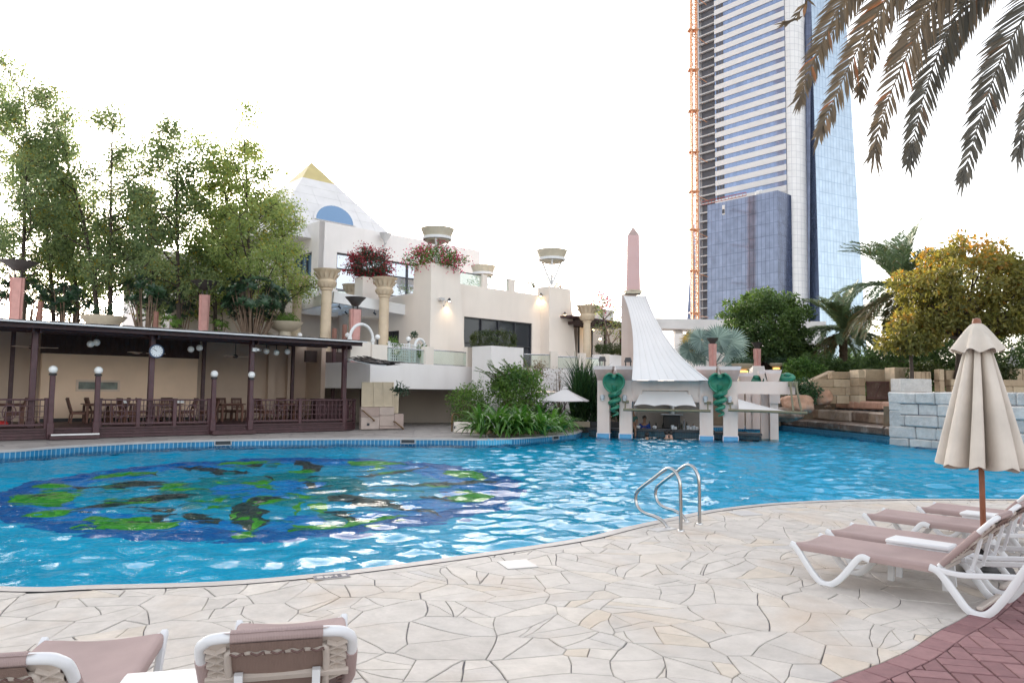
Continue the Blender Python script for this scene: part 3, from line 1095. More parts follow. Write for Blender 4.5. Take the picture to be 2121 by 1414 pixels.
# back walls
ua, ub = uat(408, 4.6), uat(84, 4.6)
w = MB()
wt = pz(250, 737, 4.6)
w.box(pv((ua + ub) / 2, 4.75, (DZ + wt) / 2), (ub - ua, .3, wt - DZ), PR)
pw = w.build("wall", "wall_peach", pav_t, smooth=0)
w = MB(); w.box(pv((ua + ub) / 2, 4.72, (wt + 3.6) / 2), (ub - ua + .05, .34, 3.6 - wt - .004), PR)
k0 = ua
while k0 < ub:
    w.box(pv(k0, 4.54, (wt + 3.55) / 2), (.012, .02, 3.55 - wt), PR); k0 += .16
w.build("upper_panel", "wood_ceiling", pav_t, smooth=0)
w = MB(); w.box(pv((ua + ub) / 2, 4.585, DZ + .06), (ub - ua - .02, .03, .12), PR); w.build("skirting", "iron_black", pav_t, smooth=0)
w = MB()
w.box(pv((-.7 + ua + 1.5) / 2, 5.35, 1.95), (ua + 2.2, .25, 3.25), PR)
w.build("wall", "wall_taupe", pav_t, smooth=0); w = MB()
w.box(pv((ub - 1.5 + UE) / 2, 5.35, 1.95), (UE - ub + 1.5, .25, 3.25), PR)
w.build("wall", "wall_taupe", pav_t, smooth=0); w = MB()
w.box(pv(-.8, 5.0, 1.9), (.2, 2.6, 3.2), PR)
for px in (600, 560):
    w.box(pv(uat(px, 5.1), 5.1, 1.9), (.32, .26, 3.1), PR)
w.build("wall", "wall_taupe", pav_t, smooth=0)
w = MB(); w.box(pv(uat(690, 4.2), 4.2, 3.05), (uat(608, 4.2) - uat(728, 4.2), .12, .5), PR)
w.build("upper_panel", "wood_ceiling", pav_t, smooth=0)
# serving hatch
mat("hatch_glass", (.16, .19, .17), .12, .5, 3)
mat("trim_peach", (.66, .50, .40), .6, .05)
hu0, hu1 = uat(243, 4.6), uat(162, 4.6)
hz0, hz1 = pz(200, 806, 4.6), pz(200, 791, 4.6)
w = MB()
for zz in (hz0 - .04, hz1 + .04): w.box(pv((hu0 + hu1) / 2, 4.585, zz), (hu1 - hu0 + .16, .05, .08), PR)
for uu in (hu0 - .04, hu1 + .04): w.box(pv(uu, 4.585, (hz0 + hz1) / 2), (.08, .05, hz1 - hz0 - .004), PR)
fr = w.build("hatch_frame", "trim_peach", pw, smooth=0)
w = MB(); w.box(pv((hu0 + hu1) / 2, 4.596, (hz0 + hz1) / 2), (hu1 - hu0, .02, hz1 - hz0), PR); w.build("hatch_pane", "hatch_glass", pw, smooth=0)
# posts
for px, v in ((67, .35), (312, .35), (519, .35), (712, .30)):
    q = MB()
    u = uat(px, v)
    zt = roofz(v) - .18
    q.box(pv(u, v, (DZ + zt) / 2), (.17, .17, zt - DZ), PR, .015)
    q.box(pv(u, v, DZ + .12), (.21, .21, .24), PR, .015)
    for s in (-1, 1): q.beam(pv(u + s * .10, v - .35, zt - .02), pv(u + s * .10, v + .9, zt + .05), .06, .13)
    q.build("post", "wood_post", pav_t)
for px in (22, 208, 420, 605, 690, 750):
    q = MB()
    v = 3.6
    u = uat(px, v)
    q.box(pv(u, v, (DZ + roofz(v)) / 2), (.13, .13, roofz(v) - DZ), PR, .012)
    if px != 208: q.build("post", "wood_dark", pav_t)
# small curved shingle canopy at the right end
cz = pz(760, 752, 1.0)
c0, c1 = P(722, 744, 27.6), P(800, 757, 27.2)
q, q2 = MB(), MB()
def canopy(u, v):
    p = c0.lerp(c1, u) + V((.35, .9, 0)) * v * 1.3
    p.z = c0.z - .02 - .22 * sin(u * pi * .5) + v * .10
    return p
q.sheet(lambda u, v: canopy(u, v), 10, 3); q.sheet(lambda u, v: canopy(u, 1 - v) + Z * .06, 10, 3)
q.build("side_canopy", "wood_ceiling", pav_t)
for i in range(11):
    for j in range(4):
        q2.box(canopy(i / 10, j / 3.2) + Z * .09, (.2, .3, .02), Matrix.Rotation(random.gauss(0, .08), 3, 'X') @ Matrix.Rotation(random.gauss(.1, .08), 3, 'Y'))
q2.build("canopy_shingles", "shingle", pav_t, smooth=0)
q = MB(); q.tube([canopy(i / 10, 0) + Z * .02 for i in range(11)], .022, 6); q.build("canopy_gutter", "gutter_white", pav_t)

# railings: one thing for each run
def railing(p0, p1, label, nposts, rings, skip_ends=False):
    a, b_ = pv(*p0), pv(*p1)
    t = thing("deck_railing", label, "railing", a, 0, "railings along the pavilion deck")
    d = (b_ - a).normalized(); l = (b_ - a).length
    n = V((-d.y, d.x, 0)); R = Matrix((d, n, Z)).transposed()
    zt = DZ + .86
    q = MB(); q.beam(a + Z * zt, b_ + Z * zt, .11, .05, ch=.012); q.build("top_rail", "wood_post", t)
    q = MB(); q.beam(a + Z * (DZ + .10), b_ + Z * (DZ + .10), .06, .06); q.build("bottom_rail", "wood_post", t)
    for k in range(nposts + 1):
        if skip_ends and k in (0, nposts): continue
        p = a.lerp(b_, k / nposts)
        q = MB(); q.box(p + Z * (zt / 2 + .02), (.12, .12, zt), R, .012); q.box(p + Z * (zt + .03), (.15, .15, .04), R, .01); q.build("post", "wood_post", t)
    q = MB()
    for k in range(nposts):
        s0, s1 = l * k / nposts, l * (k + 1) / nposts
        m = max(3, round((s1 - s0) / .17))
        for i in range(1, m):
            s = s0 + (s1 - s0) * i / m
            q.beam(a + d * s + Z * (DZ + .1), a + d * s + Z * zt, .022, .022, up=d)
        for zz in (.27, .44, .61): q.beam(a + d * (s0 + .05) + Z * (DZ + zz + .06), a + d * (s1 - .05) + Z * (DZ + zz + .06), .022, .022)
    q.build("lattice", "wood_post", t, smooth=0)
    for k in range(nposts):
        c = a + d * (l * (k + .5) / nposts) + Z * (DZ + .48)
        q = MB(); q.tube([c + d * (.17 * cos(x * pi / 9)) + Z * (.22 * sin(x * pi / 9)) for x in range(18)], .016, 6, closed=True); q.build("ring", "wood_post", t)
    return t
lu = [uat(px, .12) for px in (107, 201, 441, 518)]
railing((UE, .12), (lu[0] + .1, .12), "deck railing with ring panels left of the white step, running out of frame", 4, 1)
railing((lu[1] - .1, .12), (lu[2] + .1, .12), "deck railing between the second and third globe lamp posts", 3, 1)
railing((lu[3] - .1, .12), (.06, .10), "deck railing right of the fourth globe lamp post", 2, 1)
railing((-.02, .12), (-.66, .60), "short angled deck railing at the pavilion's right corner", 1, 1)
st = MB(); st.box(pv((lu[0] + lu[1]) / 2, -.22, .07), (lu[0] - lu[1] + .1, .34, .14), PR, .01)
stt = thing("deck_step", "dark wooden step with white nosing in the left railing gap", "step", pv((lu[0] + lu[1]) / 2, -.2))
st.build("tread", "wood_dark", stt)
st = MB(); st.box(pv((lu[0] + lu[1]) / 2, -.405, .145), (lu[0] - lu[1] + .06, .03, .045), PR); st.build("nosing", "white_paint", stt, smooth=0)
st = MB(); st.box(pv((lu[2] + lu[3]) / 2, -.2, .07), (lu[2] - lu[3] + .2, .32, .14), PR, .01)
solo(st, "deck_step", "wood_dark", "plain dark wooden step in the railing gap between two globe lamps", "step")
# globe lamp posts
glab = ["leftmost globe lamp post, left of the white step", "globe lamp post right of the white step, in front of the hatch",
        "globe lamp post left of the plain dark step", "globe lamp post right of the plain dark step"]
for u, lab, pyt in zip(lu, glab, (757, 759, 767, 769)):
    base = pv(u, .02)
    zt = pz((107, 201, 441, 518)[lu.index(u)], pyt, .02)
    t = thing("globe_lamp_post", lab, "lamp post", base, atan2(PU.y, PU.x), "globe lamp posts along the pavilion deck")
    h = zt - .30
    q = MB(); q.box((0, 0, h / 2), (.14, .14, h), None, .012); q.box((0, 0, .25), (.18, .18, .5), None, .012); q.build("post", "wood_post", t, local=True)
    q = MB(); q.lathe([(.07, h), (.11, h + .01), (.11, h + .05), (.06, h + .09), (.05, h + .12), (.075, h + .14)], n=14); q.build("cap", "iron_black", t, local=True)
    q = MB(); q.ball((0, 0, zt - .12), .125, 18, 12); q.build("globe", "globe_white", t, local=True)
# clock on the middle post
ck = P(322, 727, 24.0)
cu_ = uat(321, .1)
ctr = pv(cu_, .1, pz(321, 727, .1))
ct = thing("wall_clock", "round white clock with dark blue rim on a pavilion post", "clock", ctr)
Rc = Matrix((-PU, Z, -PV_)).transposed()
q = MB(); q.lathe([(.20, -.05), (.23, -.04), (.235, .02), (.20, .04), (.195, .02)], ctr, 28, Rc); 
mat("clock_rim", (.06, .09, .15), .4); q.build("rim", "clock_rim", ct)
q = MB(); q.lathe([(.19, .0), (.19, .022)], ctr, 28, Rc); mat("clock_face", (.75, .77, .80), .4, .02); q.build("face", "clock_face", ct)
q = MB()
for k in range(12):
    a = k * pi / 6
    q.box(ctr + Rc @ V((.155 * sin(a), .155 * cos(a), .026)), (.014, .035, .004), Rc @ Matrix.Rotation(-a, 3, 'Z'))
q.build("hour_marks", "iron_black", ct, smooth=0)
for ln, a, wd in ((.10, radians(305), .018), (.145, radians(-60 + 5), .012)):
    q = MB(); q.box(ctr + Rc @ V((ln / 2 * sin(a), ln / 2 * cos(a), .032)), (wd, ln, .004), Rc @ Matrix.Rotation(-a, 3, 'Z')); q.build("hand", "iron_black", ct, smooth=0)
# ceiling globes, fans
k = 0
for px, py, lab in ((183, 712, "left globe of the pair hanging before the wood panel"), (195, 709, "right globe of the pair hanging before the wood panel"),
                    (392, 723, "left globe of the pair at the panel's right end"), (410, 720, "right globe of the pair at the panel's right end"),
                    (549, 727, "dim globe hanging beside the camera post"), (570, 730, "middle dim globe right of the camera post"), (593, 728, "rightmost globe hanging under the pavilion ceiling")):
    v = 1.3
    c = pv(uat(px, v), v, pz(px, py, v))
    t = thing("pendant_globe", "white " + lab, "ceiling lamp", c + Z * .12, 0, "globe lamps under the pavilion ceiling")
    q = MB(); q.ball(c, .115, 14, 10); q.build("globe", "globe_white", t)
    q = MB(); q.tube([c + Z * .10, V((c.x, c.y, roofz(v) - .005))], .018, 6); q.build("stem", "iron_black", t)
def fan(px, py, v, lab):
    c = pv(uat(px, v), v, pz(px, py, v))
    t = thing("ceiling_fan", lab, "ceiling fan", c, 0, "ceiling fans in the pavilion")
    q = MB(); q.lathe([(.05, -.06), (.10, -.03), (.10, .04), (.03, .08)], c, 12); q.build("motor", "wood_ceiling", t)
    q = MB(); q.tube([c + Z * .08, V((c.x, c.y, roofz(v) - .005))], .014, 6); q.build("rod", "wood_ceiling", t)
    for k in range(3):
        a = .35 + k * 2 * pi / 3
        q = MB(); q.box(c + V((cos(a), sin(a), 0)) * .42, (.62, .13, .012), Matrix.Rotation(a, 3, 'Z') @ Matrix.Rotation(.15, 3, 'X')); q.build("blade", "trim_peach", t, smooth=0)
fan(62, 719, 2.2, "ceiling fan beside the leftmost pavilion post")
fan(293, 731, 2.2, "ceiling fan behind the clock post")
fan(485, 738, 2.4, "ceiling fan left of the camera post")
# white camera on a post
c = pv(uat(527, .2), .2, pz(527, 724, .2))
t = thing("security_camera", "small white security camera and box on a pavilion post", "camera", c)
q = MB(); q.box(c + PU * .05, (.16, .12, .14), PR, .01); q.build("box", "white_paint", t)
q = MB(); q.lathe([(.05, -.10), (.05, .10)], c - PU * .10 - PV_ * .05, 10, Matrix.Rotation(pi / 2, 3, 'X')); q.build("camera_body", "white_paint", t)
q = MB(); q.lathe([(.03, -.004), (.03, .004)], c - PU * .10 - PV_ * .155, 10, Matrix.Rotation(pi / 2, 3, 'X')); q.build("lens", "iron_black", t)

# furniture
def make_chair(label):
    t = thing("wooden_chair", label, "chair", (0, 0, 0), 0, "wooden chairs in the pavilion")
    m = "wood_chair"
    q = MB()
    for k in range(5): q.box((-.17 + k * .085, 0, .40), (.078, .42, .025), None, .004)
    q.build("seat", m, t, local=True)
    q = MB()
    for y in (-.19, .19): q.beam((-.21, y, .36), (-.36, y, .86), .04, .05)
    q.beam((-.345, -.21, .84), (-.345, .21, .84), .035, .09)
    q.beam((-.25, -.19, .50), (-.25, .19, .50), .03, .05)
    for k in range(6):
        y = -.14 + k * .056
        q.beam((-.255, y, .50), (-.345, y, .82), .030, .014)
    q.build("backrest", m, t, local=True)
    for x, y in ((.19, .19), (.19, -.19), (-.20, .19), (-.20, -.19)):
        q = MB(); q.beam((x, y, .39), (x + (-.05 if x < 0 else 0), y, 0), .045, .045); q.build("leg", m, t, local=True)
    q = MB()
    for y in (-.19, .19): q.beam((.19, y, .34), (-.2, y, .34), .03, .07)
    for x in (.19, -.2): q.beam((x, -.19, .34), (x, .19, .34), .03, .07)
    q.build("apron", m, t, local=True)
    return t
def make_table(label):
    t = thing("wooden_table", label, "table", (0, 0, 0), 0, "wooden tables in the pavilion")
    q = MB()
    for k in range(8): q.box((0, -.35 + k * .1, .66), (.95, .094, .035), None, .006)
    q.build("tabletop", "wood_chair", t, local=True)
    q = MB(); q.box((0, 0, .62), (.8, .62, .05)); q.build("apron", "wood_chair", t, local=True)
    for x, y in ((.38, .28), (.38, -.28), (-.38, .28), (-.38, -.28)):
        q = MB(); q.box((x, y, .31), (.075, .075, .62)); q.build("leg", "wood_chair", t, local=True)
    return t
base_rz = atan2(-PU.y, -PU.x)                       # +x then points right along the deck
ch0 = tb0 = None
chairs = [(30, 2.6, pi, "wooden chair behind the leftmost railing, seen from its side"),
          (165, 3.2, 0, "wooden chair standing alone left of the first table, facing right"),
          (203, 3.7, .1, "wooden chair close behind the second globe lamp post"),
          (246, 3.2, pi, "wooden chair facing left at the first table's right end"),
          (270, 2.5, .2, "wooden chair facing right between the two left tables"),
          (305, 3.4, -.2, "wooden chair half hidden behind the clock post"),
          (352, 3.9, -pi / 2, "wooden chair on the wall side of the second table"),
          (388, 3.1, pi, "wooden chair facing left at the second table's right end"),
          (433, 2.4, pi, "wooden chair just left of the third globe lamp post"),
          (466, 3.7, -pi / 2 + .1, "slat-backed chair right of the third globe lamp post, left one of two"),
          (497, 3.4, -pi / 2, "slat-backed chair left of the fourth globe lamp post, right one of two"),
          (541, 3.2, .4, "wooden chair right of the camera post, facing right"),
          (556, 2.2, 0, "wooden chair near the railing right of the camera post"),
          (590, 3.9, -pi / 2, "wooden chair on the wall side of the third table"),
          (627, 3.4, -pi / 2 - .3, "wooden chair at the right end of the third table")]
for px, v, r, lab in chairs:
    loc = pv(uat(px, v), v, DZ)
    if ch0 is None:
        ch0 = make_chair(lab); ch0.location = loc; ch0.rotation_euler = (0, 0, base_rz + r); first_chair = ch0
    else: dup(first_chair, loc, base_rz + r, lab)
tables = [(205, 3.2, 0, "wooden table in front of the serving hatch"), (348, 3.2, 0, "wooden table right of the clock post"),
          (600, 2.9, .1, "wooden table at the right end of the pavilion"), (20, 3.4, 0, "wooden table at the far left edge of the pavilion"),
          (478, 2.7, 0, "wooden table between the third and fourth globe lamps")]
for k, (px, v, r, lab) in enumerate(tables):
    loc = pv(uat(px, v), v, DZ)
    if k == 0:
        first_table = make_table(lab); first_table.location = loc; first_table.rotation_euler = (0, 0, base_rz + r)
    else: dup(first_table, loc, base_rz + r, lab)
for px, v, lab in ((255, 3.1, "white plastic box on the table right of the second lamp post"), (374, 3.2, "white plastic box on the table right of the clock")):
    p = pv(uat(px, v), v, DZ + .69)
    q = MB(); q.frustum([p + PU * x + PV_ * y for x, y in ((-.13, -.1), (.13, -.1), (.13, .1), (-.13, .1))], [p + Z * .12 + PU * x * .8 + PV_ * y * .8 for x, y in ((-.13, -.1), (.13, -.1), (.13, .1), (-.13, .1))])
    if px == 374:
        pass
    else:
        p2 = pv(uat(253, 3.2), 3.2, DZ)
        dup(first_table, p2, base_rz, "wooden table carrying a white plastic box, left of the clock post")
    solo(q, "napkin_box", "white_paint", lab, "box")
# dark wood sideboard
bt = thing("sideboard", "dark wooden sideboard at the pavilion's right end", "sideboard", pv(uat(684, 3.0), 3.0, DZ))
u0, u1 = uat(718, 3.0), uat(650, 3.0)
q = MB(); q.box(pv((u0 + u1) / 2, 3.0, DZ + .42), (u1 - u0, .45, .84), PR, .01); q.build("body", "wood_dark", bt)
q = MB(); q.box(pv((u0 + u1) / 2, 2.98, DZ + .86), (u1 - u0 + .08, .54, .04), PR, .01); q.build("top", "wood_post", bt)
for k in range(3):
    q = MB(); q.box(pv(u0 + (u1 - u0) * (k + .5) / 3, 2.765, DZ + .42), ((u1 - u0) / 3 - .06, .02, .7), PR, .005); q.build("door", "wood_post", bt)
# red cushion at the extreme left
p = pv(uat(-2, .45), .5, DZ + .02)
q = MB(); q.box(p + Z * .12, (.55, .4, .16), PR, .06); solo(q, "red_cushion", "red_fabric", "red cushion lying behind the railing at the photo's left edge", "cushion")
# ================================================================== terrace, hotel buildings, pergola
mat("render_white", (.80, .76, .745), .75, .05, .7, .001, 30, stain=.22, sscale=1.1, stain_col=(.52, .47, .43), streak=True)
mat("render_cream", (.78, .70, .625), .75, .05, .8, .001, 30, stain=.2, sscale=1.0, stain_col=(.50, .43, .37), streak=True)
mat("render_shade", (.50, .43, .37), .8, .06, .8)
mat("stone_col", (.62, .50, .36), .7, .10, 3, .002, 40)
mat("frame_dark", (.03, .032, .04), .4, .1)
mat("pyramid_panel", (.72, .70, .70), .55, .06, 1.2)
mat("gold_cap", (.55, .45, .20), .5, .12, 1.2)
mat("steel_rail", (.55, .56, .58), .25, .05, metal=.9)
glassmat("glass_clear", (.90, .97, .95))
def paneglass(name, col, metal=.75, rough=.04):
    m, nt, b = _new(name)
    N, L = nt.nodes, nt.links
    tc = N.new("ShaderNodeTexCoord"); nz = N.new("ShaderNodeTexNoise")
    nz.inputs['Scale'].default_value = .6
    L.new(tc.outputs['Object'], nz.inputs['Vector'])
    bp = N.new("ShaderNodeBump"); bp.inputs['Distance'].default_value = .02; bp.inputs['Strength'].default_value = .4
    L.new(nz.outputs[0], bp.inputs['Height']); L.new(bp.outputs[0], b.inputs['Normal'])
    b.inputs['Base Color'].default_value = (*col, 1)
    b.inputs['Metallic'].default_value = metal
    b.inputs['Roughness'].default_value = rough
    MATS[name] = m
paneglass("pane_sky", (.52, .55, .62))
paneglass("pane_dark", (.055, .06, .07), .3, .06)
paneglass("pane_blue", (.22, .36, .55), .6, .08)
rampmat("stone_panel", [(0, (.36, .27, .24)), (.5, (.42, .33, .29)), (1, (.46, .38, .34))], rough=.65, var=.15, scale=2.5, stain=.3, stain_col=(.25, .2, .18))
mat("louvre", (.55, .46, .34), .6, .08, 4)
mat("bronze_rail", (.20, .12, .06), .35, .1, metal=.6)
mat("bowl_stone", (.55, .49, .38), .6, .1, 4)
emit("warm_lamp", (1.0, .72, .38), 6.0); emit("warm_glow", (1.0, .55, .15), .55)

AX = V((.727, .686, 0)).normalized(); BX = V((-AX.y, AX.x, 0))
AR = Matrix((AX, BX, Z)).transposed()
def along(px, p0, d):                       # distance along a level line at which it is seen in a pixel column
    k = ray(px, 800).x / ray(px, 800).y
    return (k * p0.y - p0.x) / (d.x - k * d.y)
def seg_len(px, p0, d, py):                 # the same, exact for a point at height py
    r = ray(px, py); k = r.x / r.y
    return (k * p0.y - p0.x) / (d.x - k * d.y)
def abox(mb, p, a0, a1, b0, b1, z0, z1, ch=0):
    c = p + AX * ((a0 + a1) / 2) + BX * ((b0 + b1) / 2)
    mb.box((c.x, c.y, (z0 + z1) / 2), (a1 - a0, b1 - b0, z1 - z0), AR, ch)
def holed_wall(mb, p0, d, n, L, z0, z1, th, holes):
    """wall of thickness th behind p0 (n points out of its face) with rectangular openings (s0, s1, za, zb)"""
    ss = sorted({0, L, *[h[0] for h in holes], *[h[1] for h in holes]})
    zs = sorted({z0, z1, *[h[2] for h in holes], *[h[3] for h in holes]})
    def inh(s, z): return any(h[0] < s < h[1] and h[2] < z < h[3] for h in holes)
    q = lambda s, z, k: XY(p0 + d * s - n * k, z)
    for i in range(len(ss) - 1):
        for j in range(len(zs) - 1):
            if inh((ss[i] + ss[i + 1]) / 2, (zs[j] + zs[j + 1]) / 2): continue
            for k in (0, th):
                mb.poly([q(ss[i], zs[j], k), q(ss[i + 1], zs[j], k), q(ss[i + 1], zs[j + 1], k), q(ss[i], zs[j + 1], k)], .5)
    for s0, s1, za, zb in list(holes) + [(0, L, z0, z1)]:
        for (a, b_), (c, e) in ((((s0, za), (s1, za))) and ((s0, za), (s1, za)), ((s1, za), (s1, zb)), ((s1, zb), (s0, zb)), ((s0, zb), (s0, za))):
            mb.poly([q(a, b_, 0), q(c, e, 0), q(c, e, th), q(a, b_, th)], .5)
def window(parent, p0, d, n, s0, s1, za, zb, depth, nm, pm, rows=(), fw=.07, frm="frame_dark"):
    R = Matrix((d, -n, Z)).transposed()
    c = lambda s, z, k: XY(p0 + d * s - n * k, z)
    f = MB()
    for z in (za + fw / 2, zb - fw / 2): f.box(c((s0 + s1) / 2, z, depth), (s1 - s0, .08, fw), R)
    for k in range(nm + 1):
        s = s0 + fw / 2 + (s1 - s0 - fw) * k / nm
        f.box(c(s, (za + zb) / 2, depth - .004), (fw, .08, zb - za - .004), R)
    for z in rows: f.box(c((s0 + s1) / 2, z, depth + .004), (s1 - s0, .06, fw * .8), R)
    w = f.build("window", frm, parent, smooth=0)
    g = MB(); g.box(c((s0 + s1) / 2, (za + zb) / 2, depth + .06), (s1 - s0, .02, zb - za), R)
    g.build("pane", pm, w, smooth=0)

# terrace slab carrying the buildings
FD = V((2.8, 3.8, 0)).normalized(); FN = V((FD.y, -FD.x, 0))          # fascia direction, outward normal
F801 = XY(P(801, 800, 30.5), 0)
TZ = W(801, 750, F801, FN).z
TB = W(801, 804.5, F801, FN).z
def fpt(px): return F801 + FD * along(px, F801, FD)
fL, fR = fpt(766), fpt(985)
RT = XY(P(1262, 800, 37.2), 0)
terr = [pv(40, 6.45), pv(-.6, 6.45), fL, fR, RT, V((6.5, 40, 0)), V((6.5, 75, 0)), V((-60, 75, 0))]
m_ = MB(); m_.prism([p + Z * TB for p in terr], Z * (TZ - TB))
struct(m_, "terrace_slab", "render_white")
# wall of the passage below, wall of the stairs, retaining wall
pw0 = XY(P(600, 800, 35.6), 0); pw1 = XY(P(1040, 800, 38.0), 0)
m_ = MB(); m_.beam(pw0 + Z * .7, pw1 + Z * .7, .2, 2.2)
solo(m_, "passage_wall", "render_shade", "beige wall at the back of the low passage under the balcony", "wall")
m_ = MB()
dR = (RT - fR).normalized()
m_.beam(fR + Z * .55 + dR * .05, RT + Z * .55, .25, 2.15)
solo(m_, "retaining_wall", "render_white", "white retaining wall behind the leafy bed, below the glass balustrades", "wall")
sw = [XY(G(746, 890), 0), XY(G(838, 888.5), 0)]
sd = (sw[1] - sw[0]).normalized(); sn = V((sd.y, -sd.x, 0)); SR = Matrix((sd, -sn, Z)).transposed()
def sq(px, py): p = W(px, py, sw[0], sn); return (p - sw[0]).dot(sd), p.z
stw = thing("stair_wall", "stone clad stair wall with beige louvre panels beside the pavilion", "wall", sw[0])
def srect(mb, x0, x1, y0, y1, th=.1, off=0.0, ch=0):
    s0, s1, za, zb = sq(x0, (y0 + y1) / 2)[0], sq(x1, (y0 + y1) / 2)[0], sq(x0, y1)[1], sq(x0, y0)[1]
    c = sw[0] + sd * ((s0 + s1) / 2) - sn * (th / 2) + sn * off
    mb.box((c.x, c.y, (za + zb) / 2), (s1 - s0, th, zb - za), SR, ch)
for x0, x1, y0, y1 in ((748, 785.5, 842.5, 862.5), (786, 816.5, 842.5, 860), (748, 785.5, 863, 889), (786, 816.5, 860.5, 882), (786, 836, 882.5, 888), (817, 836, 857, 882)):
    q = MB(); srect(q, x0, x1, y0, y1, .25, 0, .01); q.build("stone_panel", "stone_panel", stw)
for x0, x1 in ((749, 772.5), (773.5, 793.5), (794, 815)):
    q = MB()
    srect(q, x0, x0 + 2, 791, 842, .06, .03); srect(q, x1 - 2, x1, 791, 842, .06, .03); srect(q, x0 + 2, x1 - 2, 791, 793, .06, .028); srect(q, x0 + 2, x1 - 2, 840, 842, .06, .028)
    for k in range(13): srect(q, x0 + 2, x1 - 2, 794 + k * 3.6, 796.9 + k * 3.6, .03, .012)
    srect(q, x0 + 1.5, x1 - 1.5, 792, 841, .02, -.02)
    q.build("louvre_panel", "louvre", stw, smooth=0)
q = MB(); srect(q, 817, 831, 812, 856, .05, -.3)
for k in range(12): srect(q, 818, 830, 813.5 + k * 3.6, 816 + k * 3.6, .03, -.27)
q.build("louvre_panel", "louvre", stw, smooth=0)
q = MB(); srect(q, 760, 765, 876, 881, .03, .02); q.build("step_light", "frame_dark", stw)
for a, b_, lab in (((752, 850), (776, 871), "bronze handrail fixed to the stone stair wall"), ((818, 873), (836, 888), "short bronze handrail where the passage steps go down")):
    t0, t1 = W(*a, sw[0] + sn * .15, sn), W(*b_, sw[0] + sn * .15, sn)
    q = MB(); q.tube([t0 - sn * .12, t0, t1, t1 - sn * .12], .028, 8); solo(q, "handrail", "bronze_rail", lab, "handrail")
hp = G(936, 893)
q = MB(); q.tube([hp, hp + Z * .62, hp + Z * .7 + V((.05, .1, 0)), hp + V((.2, .5, .66)), hp + V((.45, 1.3, .1))], .03, 8)
solo(q, "handrail", "bronze_rail", "bronze loop handrail standing left of the low grey planter wall", "handrail")
q = MB(); b0 = G(942, 895)
bt = thing("planter_wall", "low grey stone wall with an oblong lamp left of the leafy bed", "wall", b0)
b1 = G(1000, 897)
q.beam(b0 + Z * .2 + V((0, .2, 0)), b0.lerp(b1, .48) + Z * .2 + V((0, .2, 0)), .3, .4, ch=.01); q.beam(b0.lerp(b1, .5) + Z * .2 + V((0, .2, 0)), b1 + Z * .2 + V((0, .2, 0)), .3, .4, ch=.01)
q.build("wall", "render_cream", bt)
q = MB(); q.box(W(948, 885, b0, V((0, -1, 0))) + V((0, .045, 0)), (.30, .04, .11), None, .015); q.build("lamp_frame", "frame_dark", bt)
q = MB(); q.box(W(948, 885, b0, V((0, -1, 0))) + V((0, .022, 0)), (.22, .02, .06)); q.build("lamp_lens", "lid_white", bt)

# ---------------------------------------------------------------- front wing with two tapered pilasters
C0 = XY(P(891, 760, 35.0), 0)
fw = thing("terrace_building", "cream rendered building with two tapered piers and a wide dark window", "building", XY(C0, TZ))
def sA(px, b=0.0, py=700): return seg_len(px, C0 + BX * b, AX, py)
def zA(px, py, b=0.0): return W(px, py, C0 + BX * b, -BX).z
s1r, s1b = sA(954, 0, 550), sA(965, 0, 740)
zt1 = zA(893, 543)
def lB(px, s, py): return seg_len(px, C0 + AX * s, BX, py)
w1t, w1b = lB(857, 0, 550), lB(853, 0, 720)
def pier(mb, s0b, s1b_, b1b, s0t, s1t, b1t, zt, b0=0.0):
    r = lambda s0, s1, b0_, b1_, z: [XY(C0 + AX * s + BX * b_, z) for s, b_ in ((s0, b0_), (s1, b0_), (s1, b1_), (s0, b1_))]
    mb.frustum(r(s0b, s1b_, b0, b1b, TZ), r(s0t, s1t, b0 + .1, b1t, zt))
m_ = MB(); pier(m_, -.04, s1b, w1b, .03, s1r, w1t, zt1); m_.build("pier", "render_cream", fw, smooth=0)
s2, s2r, s2b = sA(1139.5, 0, 640), sA(1184, 0, 590), sA(1196, 0, 735)
zt2 = zA(1141, 592)
w2t = lB(1113, s2, 590)
m_ = MB(); pier(m_, s2 - .04, s2b, w2t * 1.02, s2 + .03, s2r, w2t, zt2); m_.build("pier", "render_cream", fw, smooth=0)
BW_ = .75
zpar = (zA(956, 590, BW_) + zA(1111, 609, BW_)) / 2
wl0 = C0 + BX * BW_ + AX * (s1r - .3); wl = s2 - s1r + .6
hs0 = sA(961, BW_, 680) - (s1r - .3); hs1 = sA(1102.5, BW_, 680) - (s1r - .3)
hz1 = zA(961, 655, BW_)
m_ = MB(); holed_wall(m_, wl0, AX, -BX, wl, TZ, zpar, .3, [(hs0, hs1, TZ + .12, hz1)]); m_.build("wall", "render_cream", fw, smooth=0)
window(fw, wl0, AX, -BX, hs0, hs1, TZ + .12, hz1, .12, 4, "pane_dark", rows=(TZ + 1.35,))
# curtain seen through the right pane, room block behind, upper terrace floor
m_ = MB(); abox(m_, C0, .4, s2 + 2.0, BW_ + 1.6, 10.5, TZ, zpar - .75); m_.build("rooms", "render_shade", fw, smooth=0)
m_ = MB(); abox(m_, C0, .2, s2 + .1, BW_ + .31, 10.4, zpar - .74, zpar - .6); m_.build("upper_floor", "render_white", fw, smooth=0)
